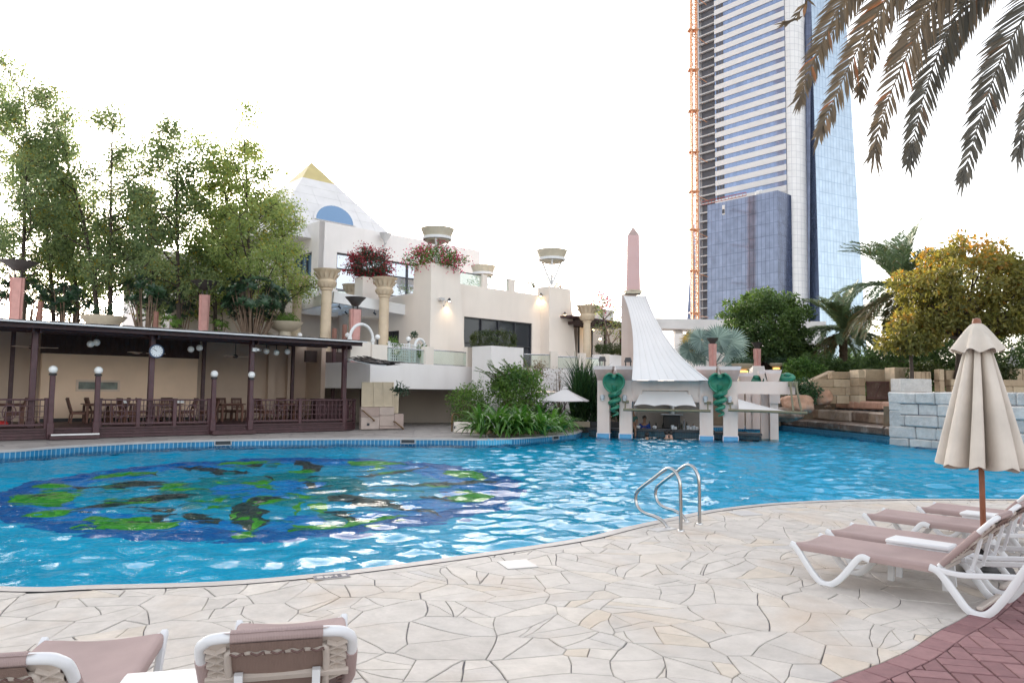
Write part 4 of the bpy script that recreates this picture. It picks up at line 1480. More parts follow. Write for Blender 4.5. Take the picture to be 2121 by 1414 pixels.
# parapet posts
for pa, pb in ((1000, 1010.5), (1055.5, 1068)):
    a0, a1 = sA(pa, BW_, 580), sA(pb, BW_, 580)
    m_ = MB(); abox(m_, C0, a0, a1, BW_ + .03, BW_ + .27, zpar + .002, zpar + .68); m_.build("parapet_post", "render_cream", fw, smooth=0)
for pa, pb in ((957, 999.5), (1011, 1055), (1068.5, 1111)):
    a0, a1 = sA(pa, BW_, 580), sA(pb, BW_, 580)
    m_ = MB(); abox(m_, C0, a0, a1, BW_ + .14, BW_ + .16, zpar + .004, zpar + .62); g = m_.build("glass_panel", "glass_clear", fw, smooth=0)
    m_ = MB(); abox(m_, C0, a0, a1, BW_ + .12, BW_ + .18, zpar + .621, zpar + .67); m_.build("rail", "frame_dark", g, smooth=0)
# left of the first pier: wall behind the pergola with dark glazing, upper wall, parapet
BP = 8.9
pl0 = C0 + BX * BP + AX * (-9.0)
m_ = MB()
def sP(px, py=680): return seg_len(px, pl0, AX, py)
g0, g1 = sP(700), sP(828)
holed_wall(m_, pl0, AX, -BX, 10.2, TZ, zpar - 1.2, .3, [(g0, g1, TZ + .1, TZ + 1.75)])
m_.build("wall", "render_shade", fw, smooth=0)
window(fw, pl0, AX, -BX, g0, g1, TZ + .1, TZ + 1.75, .12, 5, "pane_dark")
m_ = MB(); holed_wall(m_, C0 + BX * (w1b) + AX * .1, BX, -AX, BP - w1b, TZ, zpar - .7, .25, [(1.3, 2.7, TZ + .02, TZ + 1.9)]); m_.build("wall", "render_cream", fw, smooth=0)
window(fw, C0 + BX * w1b + AX * .1, BX, -AX, 1.3, 2.7, TZ + .02, TZ + 1.9, .1, 2, "pane_dark")
# parapet left of the first pier
m_ = MB(); abox(m_, C0, -8.5, -.2, BP - .4, BP - .1, zpar - 1.4, zpar - .75); m_.build("parapet", "render_cream", fw, smooth=0)
for pa, pb in ((610, 657), (700, 752), (835, 852)):
    p0 = C0 + BX * (BP - .25)
    a0, a1 = seg_len(pa, p0, AX, 585), seg_len(pb, p0, AX, 585)
    m_ = MB(); abox(m_, C0, a0, a1, BP - .26, BP - .24, zpar - .746, zpar + .1); g = m_.build("glass_panel", "glass_clear", fw, smooth=0)
    m_ = MB(); abox(m_, C0, a0, a1, BP - .28, BP - .22, zpar + .101, zpar + .15); m_.build("rail", "frame_dark", g, smooth=0)
# right of the second pier: glazed bay
r0 = sA(1196, 1.6, 700)
p0 = C0 + BX * 1.6 + AX * r0
rl = seg_len(1226, p0, AX, 700)
m_ = MB(); m_.box(p0 + AX * (rl / 2) + BX * .15 + Z * (TZ + 1.5), (rl, .3, 3.0), AR); 
window(fw, p0, AX, -BX, .05, rl, TZ + .05, zA(1200, 672, 1.6), -.04, 2, "pane_blue", rows=(TZ + .9,))
m_.build("wall", "render_cream", fw, smooth=0)
# wall lamps with a warm glow
def wall_lamp(p, n, lab):
    t = thing("wall_lamp", lab, "wall lamp", p, 0, "small spot lamps on the cream building")
    q = MB(); q.box(p + n * .06, (.06, .12, .06), None, .01); q.lathe([(.04, .10), (.055, .08), (.075, -.06), (.075, -.065)], p + n * .15, 12); q.build("housing", "frame_dark", t)
    q = MB(); q.lathe([(.06, -.062), (.05, -.075), (.001, -.08)], p + n * .15, 12, cap=False); q.build("bulb", "warm_lamp", t)
    l = bpy.data.lights.new("wall_lamp_light", 'SPOT'); l.energy = 9; l.color = (1, .72, .42); l.spot_size = radians(110); l.spot_blend = .8; l.shadow_soft_size = .05
    o = bpy.data.objects.new("lamp_light", l); COL.objects.link(o); o.parent = t; o.location = n * .17 + V((0, 0, -.09)); o.rotation_euler = (0, 0, 0)
wall_lamp(W(927, 622, C0, -BX), -BX, "small lit spot lamp on the left tapered pier")
wall_lamp(W(1166, 650, C0, -BX), -BX, "small lit spot lamp on the front of the right tapered pier")
wall_lamp(W(1124, 611, C0 + AX * s2, -AX), -AX, "small lit spot lamp on the left side of the right tapered pier")
q = MB(); c = W(913, 620, C0, -BX); q.box(c - BX * .08, (.28, .16, .16), AR, .02); q.tube([c - BX * .16 + V((0, 0, -.08)), c - BX * .2 + V((.0, 0, -.3)), c - BX * .08 + V((.1, 0, -.35)), c - BX * .1 + V((.18, 0, -.1))], .02, 6)
solo(q, "floodlight", "lid_white", "white floodlight box with a hanging cable on the left pier", "floodlight")

# ---------------------------------------------------------------- pyramid building behind
K = XY(P(662, 457, 42.0), 0)
kz = P(662, 457, 42.0).z
pb = thing("pyramid_building", "white building crowned by a pale pyramid with a gold tip", "building", XY(K, TZ))
def sK(px, py=560): return seg_len(px, K, AX, py)
kl = sK(995, 520)
wz0, wz1 = W(697, 600, K, -BX).z, W(697, 522, K, -BX).z
ws0, ws1 = sK(697), sK(892)
m_ = MB(); holed_wall(m_, K, AX, -BX, kl, TZ, kz, .35, [(ws0, ws1, wz0, wz1)]); m_.build("wall", "render_white", pb, smooth=0)
window(pb, K, AX, -BX, ws0, ws1, wz0, wz1, .15, 4, "pane_sky", rows=(wz0 * .42 + wz1 * .58,), fw=.09)
lk = 13.0
v0, v1 = seg_len(645, K, BX, 545), seg_len(606, K, BX, 545)
vz0, vz1 = W(640, 576, K, -AX).z, W(640, 523, K, -AX).z
m_ = MB(); holed_wall(m_, K - AX * .001, BX, -AX, lk, TZ, kz - .002, .35, [(v0, v1, vz0, vz1)]); m_.build("wall", "render_white", pb, smooth=0)
window(pb, K, BX, -AX, v0, v1, vz0, vz1, .15, 3, "pane_blue", fw=.09)
m_ = MB(); abox(m_, K, .36, kl - .01, .36, lk, kz - .5, kz - .3); m_.build("roof_deck", "render_white", pb, smooth=0)
m_ = MB(); abox(m_, K, kl - .35, kl - .002, .352, lk, TZ, kz - .003); m_.build("wall", "render_white", pb, smooth=0)
m_ = MB(); abox(m_, K, -2.3, .001, 3.2, lk - .01, TZ, kz - .55); m_.build('wall', 'render_white', pb, smooth=0)
# pyramid
ap = P(645, 336, 48.0)
qq = P(800, 478, 48.0)
slope = (ap.z - qq.z) / (qq.x - ap.x)
zb = kz - .9
hw = (ap.z - zb) / slope / (AX.x - BX.x)
def pring(z):
    w_ = (ap.z - z) / slope / (AX.x - BX.x)
    return [XY(ap + AX * a * w_ + BX * b_ * w_, z) for a, b_ in ((-1, -1), (1, -1), (1, 1), (-1, 1))]
zc = ap.z - (ap.z - qq.z) * .335
m_ = MB(); m_.frustum(pring(zb), pring(zc)); pyr = m_.build("pyramid_roof", "pyramid_panel", pb, smooth=0)
m_ = MB(); m_.frustum(pring(zc + .004), pring(ap.z - .05)); m_.build("gold_cap", "gold_cap", pb, smooth=0)
fa, fb = pring(zb)[0], pring(zb)[1]
fnrm = (fb - fa).cross(ap - fa).normalized()
if fnrm.y > 0: fnrm = -fnrm
m_ = MB()
nj = MB()                                               # joints between the cladding panels
for k in range(1, 7):
    z = zb + (zc - zb) * k / 7
    r_ = pring(z); nj.beam(r_[0] + fnrm * .004, r_[1] + fnrm * .004, .012, .012)
for k in range(-5, 6):
    if k == 0: continue
    bsp = fa.lerp(fb, .5 + k / 11)
    tt = (bsp + (ap - bsp) * .0)
    e_ = bsp + (V((ap.x, ap.y, ap.z)) - fa.lerp(fb, .5)) * (1 - abs(k) / 5.5) * .75
    nj.beam(tt + fnrm * .004, e_ + fnrm * .004, .011, .011, up=fnrm)
mat("joint_grey", (.58, .57, .57), .7)
nj.build("panel_joints", "joint_grey", pyr, smooth=0)
arc = [(655 + 75 * .5 * (1 - cos(t)) - 0, 0) for t in (0,)]
def archpts(grow=0.0):
    out = []
    for k in range(17):
        t = pi * k / 16
        x = 692 - (38.5 + grow) * cos(t)
        y = 462 - (33 + grow) * sin(t) + (x - 692) * .19
        out.append(W(x, y, fa, fnrm))
    return out
m_ = MB(); m_.prism([p + fnrm * .03 for p in archpts(5)], fnrm * .06); wn_ = m_.build("arched_window", "pyramid_panel", pb, smooth=0)
m_ = MB(); m_.prism([p + fnrm * .09 for p in archpts()], fnrm * .01); m_.build("pane", "pane_blue", wn_, smooth=0)
# sconce bowl on the wall
def bowl_lamp(p, lab, struts=True, sc=1.0, drop=1.4):
    t = thing("bowl_lamp", lab, "bowl lamp", p - Z * drop, 0, "large stone bowls on white struts")
    q = MB(); q.lathe([(.30 * sc, -.28), (.62 * sc, -.18), (.68 * sc, -.05), (.86 * sc, .42), (.88 * sc, .46), (.82 * sc, .46), (.70 * sc, .15), (.01, .1)], p, 28, cap=False); q.lathe([(.01, -.30), (.30 * sc, -.28)], p, 28, cap=False); q.build("bowl", "bowl_stone", t)
    q = MB(); q.lathe([(.72 * sc, -.12), (.77 * sc, -.10), (.77 * sc, .03), (.70 * sc, .05)], p, 28, cap=False); q.build("ring", "white_paint", t)
    for k in range(3):
        a = .5 + k * 2 * pi / 3
        q = MB(); q.tube([p - Z * drop, p + V((cos(a), sin(a), 0)) * .62 * sc - Z * .12], .055, 8); q.build("strut", "white_paint", t)
    return t
bowl_lamp(P(906, 493, 36.5), "large stone bowl above the flowering pier, standing against the sky", drop=1.3, sc=.98)
bowl_lamp(P(1143, 536, 40.5), "large stone bowl on open white struts over the right pier", drop=1.5, sc=1.0)
bowl_lamp(P(1001, 566, 45.5), "large stone bowl far behind the glass parapet", drop=1.6, sc=.9)
p = W(789, 494, K, -BX)
t = thing("wall_sconce", "grey goblet lamp on a bracket on the pyramid building's wall", "wall lamp", p - BX * .5)
q = MB(); q.lathe([(.05, -.42), (.10, -.38), (.10, -.25), (.26, -.02), (.36, .22), (.38, .25), (.33, .25), (.05, .05)], p - BX * .5, 20); q.build("bowl", "joint_grey", t)
q = MB(); q.tube([p - BX * .02 - Z * .62, p - BX * .3 - Z * .58, p - BX * .5 - Z * .40], .045, 8); q.build("bracket", "joint_grey", t)

# wing behind the trees
q0 = XY(P(285, 800, 46), 0)
wt_ = thing("side_wing", "white low wing seen between the trunks behind the pavilion trees", "building", XY(q0, TZ))
ql = seg_len(600, q0, AX, 600)
m_ = MB(); m_.box(q0 + AX * 5.2 + BX * 2 + Z * ((P(300, 518, 46).z + TZ) / 2), (10.4, 4, P(300, 518, 46).z - TZ), AR); m_.build("wall", "render_white", wt_, smooth=0)
for k in range(3): window(wt_, q0, AX, -BX, 2.2 + k * 2.6, 4.0 + k * 2.6, TZ + .6, TZ + 2.4, -.02, 2, "pane_dark")
m_ = MB(); m_.box(q0 + AX * 5.2 + BX * 2 + Z * (P(300, 518, 46).z + .06), (10.7, 4.3, .12), AR); m_.build("parapet", "render_white", wt_, smooth=0)
q0 = XY(P(-60, 800, 52), 0)
m_ = MB(); m_.beam(q0 + Z * (TZ + .9), XY(P(285, 800, 50), TZ + .9), .3, 1.8)
solo(m_, "garden_wall", "render_white", "long low white wall on the terrace behind the left trees", "wall")

# ---------------------------------------------------------------- lotus columns and pergola
def lotus(px, ptop, D, lab, r=.235, flare=.63, group="cream lotus columns", zb_=None):
    top = P(px, ptop, D)
    h = top.z - (TZ if zb_ is None else zb_)
    t = thing("lotus_column", lab, "column", XY(top, top.z - h), 0, group)
    f = flare
    q = MB(); q.lathe([(r * 1.35, 0), (r * 1.35, .12), (r * 1.12, .16), (r * 1.08, .2), (r, h - .98)], n=24)
    for k in range(1, 6): q.lathe([(r + .010, h * k / 6.3), (r + .014, h * k / 6.3 + .015), (r + .010, h * k / 6.3 + .03)], n=24, cap=False)
    q.build("shaft", "stone_col", t, local=True)
    q = MB(); q.lathe([(r, h - .98), (r * 1.25, h - .96), (r * 1.25, h - .90), (r * 1.15, h - .88), (f * .52, h - .84), (f * .66, h - .70), (f * .68, h - .56), (f * .60, h - .50), (f * .62, h - .46), (f * .66, h - .30), (f * .82, h - .12), (f, h - .03), (f * 1.02, h), (f * .9, h), (f * .5, h - .2)], n=28)
    for k in range(14):                                     # carved petals
        a = 2 * pi * k / 14
        for z0, z1, r0, r1 in ((h - .82, h - .58, f * .60, f * .70), (h - .45, h - .10, f * .64, f * .88)):
            c = V((cos(a), sin(a), 0)); s_ = V((-sin(a), cos(a), 0))
            w_ = r1 * .17
            q.add([c * r0 - s_ * w_ * .7 + Z * z0, c * r0 + s_ * w_ * .7 + Z * z0, c * (r1 + .012) + s_ * w_ + Z * (z0 * .4 + z1 * .6), c * (r1 + .03) + Z * z1, c * (r1 + .012) - s_ * w_ + Z * (z0 * .4 + z1 * .6)], [(0, 1, 2, 3, 4)])
    q.build("capital", "stone_col", t, local=True)
lotus(678, 559, 33.8, "tall cream lotus column at the pergola's left front corner")
lotus(797, 576, 35.6, "tall cream lotus column at the pergola's middle, right of the pink torch")
lotus(617, 572, 37.5, "cream lotus column mostly hidden by leaves, left of the pergola")
lotus(733, 590, 39.0, "cream lotus capital rising behind the pergola roof")
lotus(330, 542, 40.0, "cream lotus column half hidden between the two middle trees")
lotus(1216, 633, 41.0, "slim cream lotus column right of the right pier", r=.2, flare=.62)
def polymat():
    m, nt, b = _new("polycarbonate")
    N, L = nt.nodes, nt.links
    b.inputs['Base Color'].default_value = (.30, .42, .62, 1); b.inputs['Roughness'].default_value = .4
    tr = N.new("ShaderNodeBsdfTranslucent"); tr.inputs[0].default_value = (.62, .80, 1.0, 1)
    mx = N.new("ShaderNodeMixShader"); mx.inputs[0].default_value = .85
    L.new(b.outputs[0], mx.inputs[1]); L.new(tr.outputs[0], mx.inputs[2]); L.new(mx.outputs[0], N.get("Material Output").inputs[0])
    MATS["polycarbonate"] = m
polymat()
F0, F1, L0 = P(690, 615, 34.6), P(872, 648, 37.4), P(622, 634, 40.0)
L1 = F1 + (L0 - F0)
pg = thing("pergola", "white pergola with translucent bluish roof left of the first pier", "pergola", XY(F0, TZ))
q = MB(); q.beam(F0, F1, .18, .52); q.beam(F0 + (L0 - F0).normalized() * .1, L0, .18, .518); q.beam(L0, L1, .18, .3); q.build("frame", "white_paint", pg, smooth=0)
q = MB()
for k in range(1, 8): q.beam(F0.lerp(F1, k / 8) - Z * .02, L0.lerp(L1, k / 8) - Z * .02, .05, .14)
for k in range(1, 6): q.beam(F0.lerp(L0, k / 6) + Z * .09, F1.lerp(L1, k / 7) + Z * .09, .05, .06)
q.build("rafters", "white_paint", pg, smooth=0)
q = MB(); q.add([F0 + Z * .13, F1 + Z * .13, L1 + Z * .13, L0 + Z * .13], [(0, 1, 2, 3)]); q.build("roof_sheet", "polycarbonate", pg, smooth=0)
for k, (u, v) in enumerate(((.15, .2), (.35, .5), (.55, .2), (.75, .45), (.9, .25), (.5, .75), (.2, .7))):
    c = F0.lerp(F1, u) + (L0 - F0) * v - Z * .12
    q = MB(); q.tube([c, c - Z * .16], .015, 5); q.tube([c - Z * .14 + V((-.06, 0, .02)), c - Z * .2 + V((.08, 0, -.03))], .04, 8); q.build("spotlight", "frame_dark", pg)

# ---------------------------------------------------------------- balcony edge: low walls, balustrades, lattice, arches
bw_ = thing("balcony_wall", "low cream wall blocks along the balcony edge", "wall", F801 + Z * TZ)
def fbox(mb, x0, x1, ytop, z0, th=.28, off=.02, ch=0):
    a, b_ = along(x0, F801, FD), along(x1, F801, FD)
    zt = W((x0 + x1) / 2, ytop, F801, FN).z
    c = F801 + FD * ((a + b_) / 2) - FN * (th / 2 + off)
    mb.box((c.x, c.y, (zt + z0) / 2), (b_ - a, th, zt - z0), Matrix((FD, -FN, Z)).transposed(), ch)
    return a, b_, zt
for x0, x1, yt in ((770, 801, 713.5), (881, 898, 718), (968, 986, 719)):
    q = MB(); fbox(q, x0, x1, yt, TZ + .002); q.build("block", "render_cream", bw_, smooth=0)
q = MB(); fbox(q, 728, 769.5, 706, TZ + .002, .3, .1); q.build("block", "render_cream", bw_, smooth=0)
def balustrade(p, d, x0, x1, lab, ytop, n=1):
    a, b_ = along(x0, p, d), along(x1, p, d)
    nn = V((d.y, -d.x, 0))
    zt = W(x0, ytop, p, nn).z
    t = thing("glass_balustrade", lab, "balustrade", XY(p + d * a, TZ), 0, "glass balustrades along the terrace edge")
    R = Matrix((d, -nn, Z)).transposed()
    c = p + d * ((a + b_) / 2) - nn * .12
    q = MB(); q.box((c.x, c.y, (TZ + .04 + zt - .05) / 2), (b_ - a - .01, .014, zt - .05 - TZ - .04), R); q.build("pane", "glass_clear", t, smooth=0)
    q = MB(); q.tube([XY(p + d * a - nn * .12, zt - .03), XY(p + d * b_ - nn * .12, zt - .03)], .032, 8); q.build("handrail", "steel_rail", t)
    q = MB(); q.box((c.x, c.y, TZ + .025), (b_ - a, .05, .05), R); q.build("shoe", "steel_rail", t, smooth=0)
balustrade(F801, FD, 801.5, 880, "glass balustrade in front of the white lattice", 717.5)
balustrade(F801, FD, 898.5, 968, "glass balustrade between two cream blocks above the passage", 723)
balustrade(fR, dR, 1086, 1140, "glass balustrade right of the white planter block", 732)
balustrade(fR, dR, 1155, 1198, "glass balustrade left of the slim lotus column", 737)
balustrade(fR, dR, 1214, 1250, "glass balustrade behind the tall dark leaves", 740)
q = MB()
for x0, x1, yt in ((1140, 1155, 727), (1199, 1213, 731), (1250, 1262, 733)):
    a, b_ = along(x0, fR, dR), along(x1, fR, dR); nn = V((dR.y, -dR.x, 0)); zt = W(x0, yt, fR, nn).z
    c = fR + dR * ((a + b_) / 2) - nn * .12
    q2 = MB(); q2.box((c.x, c.y, (TZ + zt) / 2), (b_ - a, .3, zt - TZ), Matrix((dR, -nn, Z)).transposed()); q2.build("block", "render_cream", bw_, smooth=0)
# planter block with a clipped hedge
PC = XY(P(1017, 800, 33.3), 0)
pa, pb_ = seg_len(1084, PC, AX, 740), seg_len(978, PC, BX, 740)
zt = W(1017, 715.5, PC, -BX).z
q = MB(); abox(q, PC, 0, pa, 0, pb_, -.02, zt)
solo(q, "planter_block", "render_white", "tall white planter block carrying a clipped hedge above the leafy bed", "planter", smooth=0)
# white lattice, arches, little lamps behind the first balustrade
lt = thing("white_lattice", "white garden lattice screen with an oval ring on the balcony", "lattice", fpt(820) + Z * TZ)
ofs = -FN * .8
la, lb = along(804, F801 + ofs, FD), along(866, F801 + ofs, FD)
pbase = F801 + ofs
zt = W(830, 712, pbase, FN).z
q = MB()
for k in range(15): s_ = la + (lb - la) * k / 14; q.beam(XY(pbase + FD * s_, TZ), XY(pbase + FD * s_, zt), .035, .035, up=FD)
for k in range(8): z_ = TZ + (zt - TZ) * k / 7; q.beam(XY(pbase + FD * la, z_), XY(pbase + FD * lb, z_), .035, .035)
q.build("grid", "white_paint", lt, smooth=0)
q = MB(); sc_ = along(824, pbase, FD); cc = XY(pbase + FD * sc_, W(824, 728, pbase, FN).z)
q.tube([cc + FN * .03 + FD * (.13 * cos(2 * pi * k / 16)) + Z * (.18 * sin(2 * pi * k / 16)) for k in range(16)], .025, 6, closed=True); q.build("ring", "white_paint", lt)
for px in (804, 845, 866): s_ = along(px, pbase, FD); q = MB(); q.beam(XY(pbase + FD * s_, TZ), XY(pbase + FD * s_, zt + .08), .09, .09, up=FD); q.build("post", "white_paint", lt, smooth=0)
def arch(x0, x1, ytop, ybase, lab, off, r=.065):
    b0 = F801 - FN * off
    a, b_ = along(x0, b0, FD), along(x1, b0, FD)
    zt = W((x0 + x1) / 2, ytop, b0, FN).z
    c = (a + b_) / 2; rad = (b_ - a) / 2
    pts = [XY(b0 + FD * a, TZ)] + [XY(b0 + FD * (c - rad * cos(pi * k / 14)), zt - rad + rad * sin(pi * k / 14)) for k in range(15)] + [XY(b0 + FD * b_, TZ)]
    q = MB(); q.tube(pts, r, 10); 
    for e in (a, b_): q.lathe([(r * 1.5, -.05), (r * 1.5, .05)], XY(b0 + FD * e, zt - rad), 12)
    solo(q, "garden_arch", "white_paint", lab, "arch")
arch(858, 878, 702, 750, "small white pipe arch right of the white lattice", .8)
arch(722, 770, 671, 715, "tall white pipe arch behind the pink torch at the pavilion's end", 1.0)
for px, py, D, lab in ((782, 698, 31.5, "little globe lamp right of the tall white arch"), (846, 702, 32.8, "little globe lamp on the lattice post"), (720, 694, 33, "little globe lamp left of the pink torch above the roof's end"), (621, 694, 33, "little globe lamp beside the big bowl planter")):
    c = P(px, py, D)
    t = thing("garden_globe", "white " + lab, "lamp", XY(c, TZ))
    q = MB(); q.ball(c, .115, 14, 10); q.build("globe", "globe_white", t)
    q = MB(); q.tube([XY(c, TZ), c - Z * .09], .04, 8); q.build("stem", "iron_black", t)

# cafe bay with a brown canopy at the right end of the terrace
cf = thing("cafe_canopy", "dark brown timber canopy with warm lamps right of the slim lotus column", "canopy", XY(P(1240, 800, 43), TZ))
c0_, c1_ = P(1193, 668, 41.5), P(1292, 674, 45.0)
dd = (c1_ - c0_).normalized(); nn = V((dd.y, -dd.x, 0)).normalized()
q = MB(); q.beam(c0_, c1_, .3, .35); 
for k in range(9): q.beam(c0_.lerp(c1_, k / 8) + nn * .3, c0_.lerp(c1_, k / 8) - nn * 4, .10, .18)
q.build("roof", "wood_ceiling", cf, smooth=0)
q = MB(); q.box(c0_.lerp(c1_, .5) - nn * 2 + Z * .22, (6.2, 4.4, .1), Matrix((V((dd.x, dd.y, 0)).normalized(), -nn, Z)).transposed()); q.build("deck_roof", "wood_dark", cf, smooth=0)
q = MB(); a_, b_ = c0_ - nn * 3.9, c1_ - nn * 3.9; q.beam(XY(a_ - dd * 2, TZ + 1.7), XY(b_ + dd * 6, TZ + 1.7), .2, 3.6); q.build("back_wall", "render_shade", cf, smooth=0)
for k in (0.3, .65, 1):
    q = MB(); p_ = c0_.lerp(c1_, k) - nn * .2; q.beam(XY(p_, TZ), XY(p_, c0_.z - .1), .14, .14, up=dd); q.build("post", "wood_dark", cf, smooth=0)
for px, py in ((1229, 682), (1243, 702), (1254, 697)):
    c = P(px, py, 44.5); q = MB(); q.ball(c, .07, 10, 8); o = q.build("lamp", "warm_lamp", cf)
q = MB(); p_ = XY(P(1238, 800, 39), 0); e_ = XY(P(1296, 800, 40.5), 0); q.beam(p_ + Z * (TZ + .3), e_ + Z * (TZ + .3), .8, W(1260, 735, p_, V((0, -1, 0))).z - TZ + .3)
solo(q, "planter_block", "render_white", "low white planter with a clipped hedge left of the obelisk", "planter", smooth=0)

# pink torch pillars with dark bowls
mat("pink_stone", (.56, .30, .27), .7, .12, 4, .002, 40)
mat("torch_bowl", (.055, .05, .05), .5, .15, 5)
def torch(px, ptop, pbowl, D, lab, zb_=None, w=.43, bowl=.62, tint="pink_stone"):
    top = P(px, ptop, D); bz = P(px, pbowl, D).z
    zb0 = TZ if zb_ is None else zb_
    h = top.z - zb0
    t = thing("torch_pillar", lab, "torch", XY(top, zb0), .5, "pink torch pillars with dark bowls")
    a, b_ = w * .40, w * .52
    q = MB()
    for rz in (0, pi / 2):                                  # cross-shaped tapering shaft
        R = Matrix.Rotation(rz, 3, 'Z')
        q.frustum([R @ V((x * a, y * a * .62, 0)) for x, y in ((-1, -1), (1, -1), (1, 1), (-1, 1))], [R @ V((x * b_, y * b_ * .62, h - rz * .004)) for x, y in ((-1, -1), (1, -1), (1, 1), (-1, 1))])
    q.build("shaft", tint, t, local=True, smooth=0)
    hb = bz - zb0
    q = MB()
    for k in range(4): q.tube([V((cos(k * pi / 2 + .7), sin(k * pi / 2 + .7), 0)) * w * .3 + Z * h, V((cos(k * pi / 2 + .7), sin(k * pi / 2 + .7), 0)) * w * .32 + Z * (hb - .28)], .02, 6)
    q.build("strut", "torch_bowl", t, local=True)
    q = MB(); q.lathe([(.02, hb - .40), (.22 * bowl / .62, hb - .36), (bowl * .6, hb - .2), (bowl * .97, hb - .02), (bowl, hb), (bowl * .94, hb), (bowl * .5, hb - .16), (.02, hb - .22)], n=28, cap=False); q.build("bowl", "torch_bowl", t, local=True)
torch(37, 576, 542, 31.0, "pink torch pillar at the far left under the leftmost tree", w=.50, bowl=.74)
torch(424, 611, 583, 32.5, "pink torch pillar between the third and fourth trees")
torch(736, 641, 616, 32.0, "pinkish torch pillar at the pavilion's right end by the white arch", w=.44, bowl=.46)
mat("rust_post", (.25, .12, .09), .7, .2, 6)
for px, py, D, lab in ((84, 624, 31, "short rusty bollard above the pavilion roof right of the left torch"), (324, 645, 32, "short rusty bollard above the clock post"), (531, 660, 32.5, "short rusty bollard left of the big bowl planter"), (693, 680, 33.5, "short rusty bollard right of the big bowl planter"), (714, 672, 34.0, "short rusty bollard just left of the right pink torch")):
    p = P(px, py, D); h = p.z - TZ
    q = MB(); q.lathe([(.12, 0), (.11, h - .05), (.10, h)], XY(p, TZ), 8); solo(q, "bollard", "rust_post", lab, "bollard", "rusty bollards on the terrace")
# ================================================================== skyscraper under construction, far behind
tilemat("glass_stripe", (.22, .29, .45), (.17, .22, .34), 1.45, 3.6, .05, rough=.12, var=.10, metal=.55, dark=.9)  # tower glass colours are lightened to stand in for distance haze
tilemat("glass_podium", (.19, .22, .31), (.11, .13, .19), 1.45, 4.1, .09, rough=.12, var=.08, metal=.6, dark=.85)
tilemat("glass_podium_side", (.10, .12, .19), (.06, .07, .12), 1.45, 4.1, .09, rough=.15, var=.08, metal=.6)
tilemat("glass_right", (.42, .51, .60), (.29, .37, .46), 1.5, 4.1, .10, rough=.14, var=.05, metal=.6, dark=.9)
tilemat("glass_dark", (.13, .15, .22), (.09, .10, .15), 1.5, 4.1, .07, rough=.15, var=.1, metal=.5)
tilemat("cladding_white", (.80, .79, .79), (.52, .52, .55), 1.6, 2.2, .06, rough=.45, var=.03, dark=.95)
mat("band_white", (.72, .71, .71), .5, .04, .2)
mat("concrete", (.56, .55, .55), .85, .12, .3)
mat("shaft_dark", (.10, .10, .115), .8, .3, .2)
mat("hoist_orange", (.58, .27, .13), .6, .15, 1)
mat("crane_red", (.35, .06, .05), .6, .1)
TD = 240.0
tw = thing("glass_tower", "tall blue glass tower with white bands, left side still bare concrete", "tower", XY(P(1630, 800, TD), 0))
TH = P(1630, -90, TD).z
BD = V((-.66, .75, 0)).normalized(); BN = V((-BD.y, BD.x, 0))
if BN.y > 0: BN = -BN
AD = V((.914, .406, 0)).normalized(); AN = V((AD.y, -AD.x, 0))
t0 = XY(P(1629, 350, TD), 0)                                # corner between striped face and white column
def sB(px, p0=t0, d=BD, py=350): return seg_len(px, p0, d, py)
sl = sB(1482)
def uvquad(mb, p, d, s0, s1, z0, z1): mb.poly([XY(p + d * s0, z0), XY(p + d * s1, z0), XY(p + d * s1, z1), XY(p + d * s0, z1)], uv=[(s0, z0), (s1, z0), (s1, z1), (s0, z1)])
zs = P(1629, 395, TD).z - 6
m_ = MB(); uvquad(m_, t0, BD, 0, sl, zs, TH); m_.build("striped_facade", "glass_stripe", tw, smooth=0)
pit_ = 22.4 * TD / FPX
m_ = MB(); z_ = zs + 6
RB = Matrix((BD, -BN, Z)).transposed()
while z_ < TH:
    c = t0 + BD * (sl / 2) + BN * .12; m_.box((c.x, c.y, z_ + pit_ * .27), (sl - .02, .25, pit_ * .54), RB); z_ += pit_
m_.build("spandrel_bands", "band_white", tw, smooth=0)
m_ = MB(); c = t0 + BD * (sl / 2) + BN * .05; m_.box((c.x, c.y, zs + 3), (sl, .2, 6), RB); m_.build("bare_band", "concrete", tw, smooth=0)
# dark slots near the bare edge, where the glazing is still missing
m_ = MB(); z_ = zs + 6
while z_ < TH:
    for k in range(3):
        c = t0 + BD * (sl - 1.0 - k * 1.1) + BN * .06; m_.box((c.x, c.y, z_ + pit_ * .77), (.85, .1, pit_ * .40), RB)
    z_ += pit_
m_.build("open_bays", "shaft_dark", tw, smooth=0)
# bare concrete frame
p1 = t0 + BD * (sl + .1)
fl_ = seg_len(1449, p1, BD, 200)
m_ = MB(); c = p1 + BD * (fl_ / 2) - BN * 4.0; m_.box((c.x, c.y, TH / 2), (fl_, .4, TH), RB); m_.build("core_wall", "shaft_dark", tw, smooth=0)
m_ = MB(); z_ = 4.0
while z_ < TH:
    c = p1 + BD * (fl_ / 2) - BN * 2; m_.box((c.x, c.y, z_), (fl_, 4.4, .42), RB); z_ += pit_ * .90
m_.build("floor_slabs", "concrete", tw, smooth=0)
m_ = MB()
for k in (0.02, .38, .68, .98):
    c = p1 + BD * (fl_ * k) - BN * (1.4 + (k == .68) * 1.2); m_.box((c.x, c.y, TH / 2), (.7 if k != .38 else .45, .7, TH), RB)
c = p1 + BD * (fl_ * .72) - BN * 3.0; m_.box((c.x, c.y, TH / 2), (fl_ * .5, .25, TH), RB)
m_.build("columns", "concrete", tw, smooth=0)
m_ = MB(); c = p1 + BD * (fl_ + 1.0) - BN * 2; m_.box((c.x, c.y, TH / 2), (1.6, 4, TH), RB); m_.build("edge_wall", "cladding_white", tw, smooth=0)
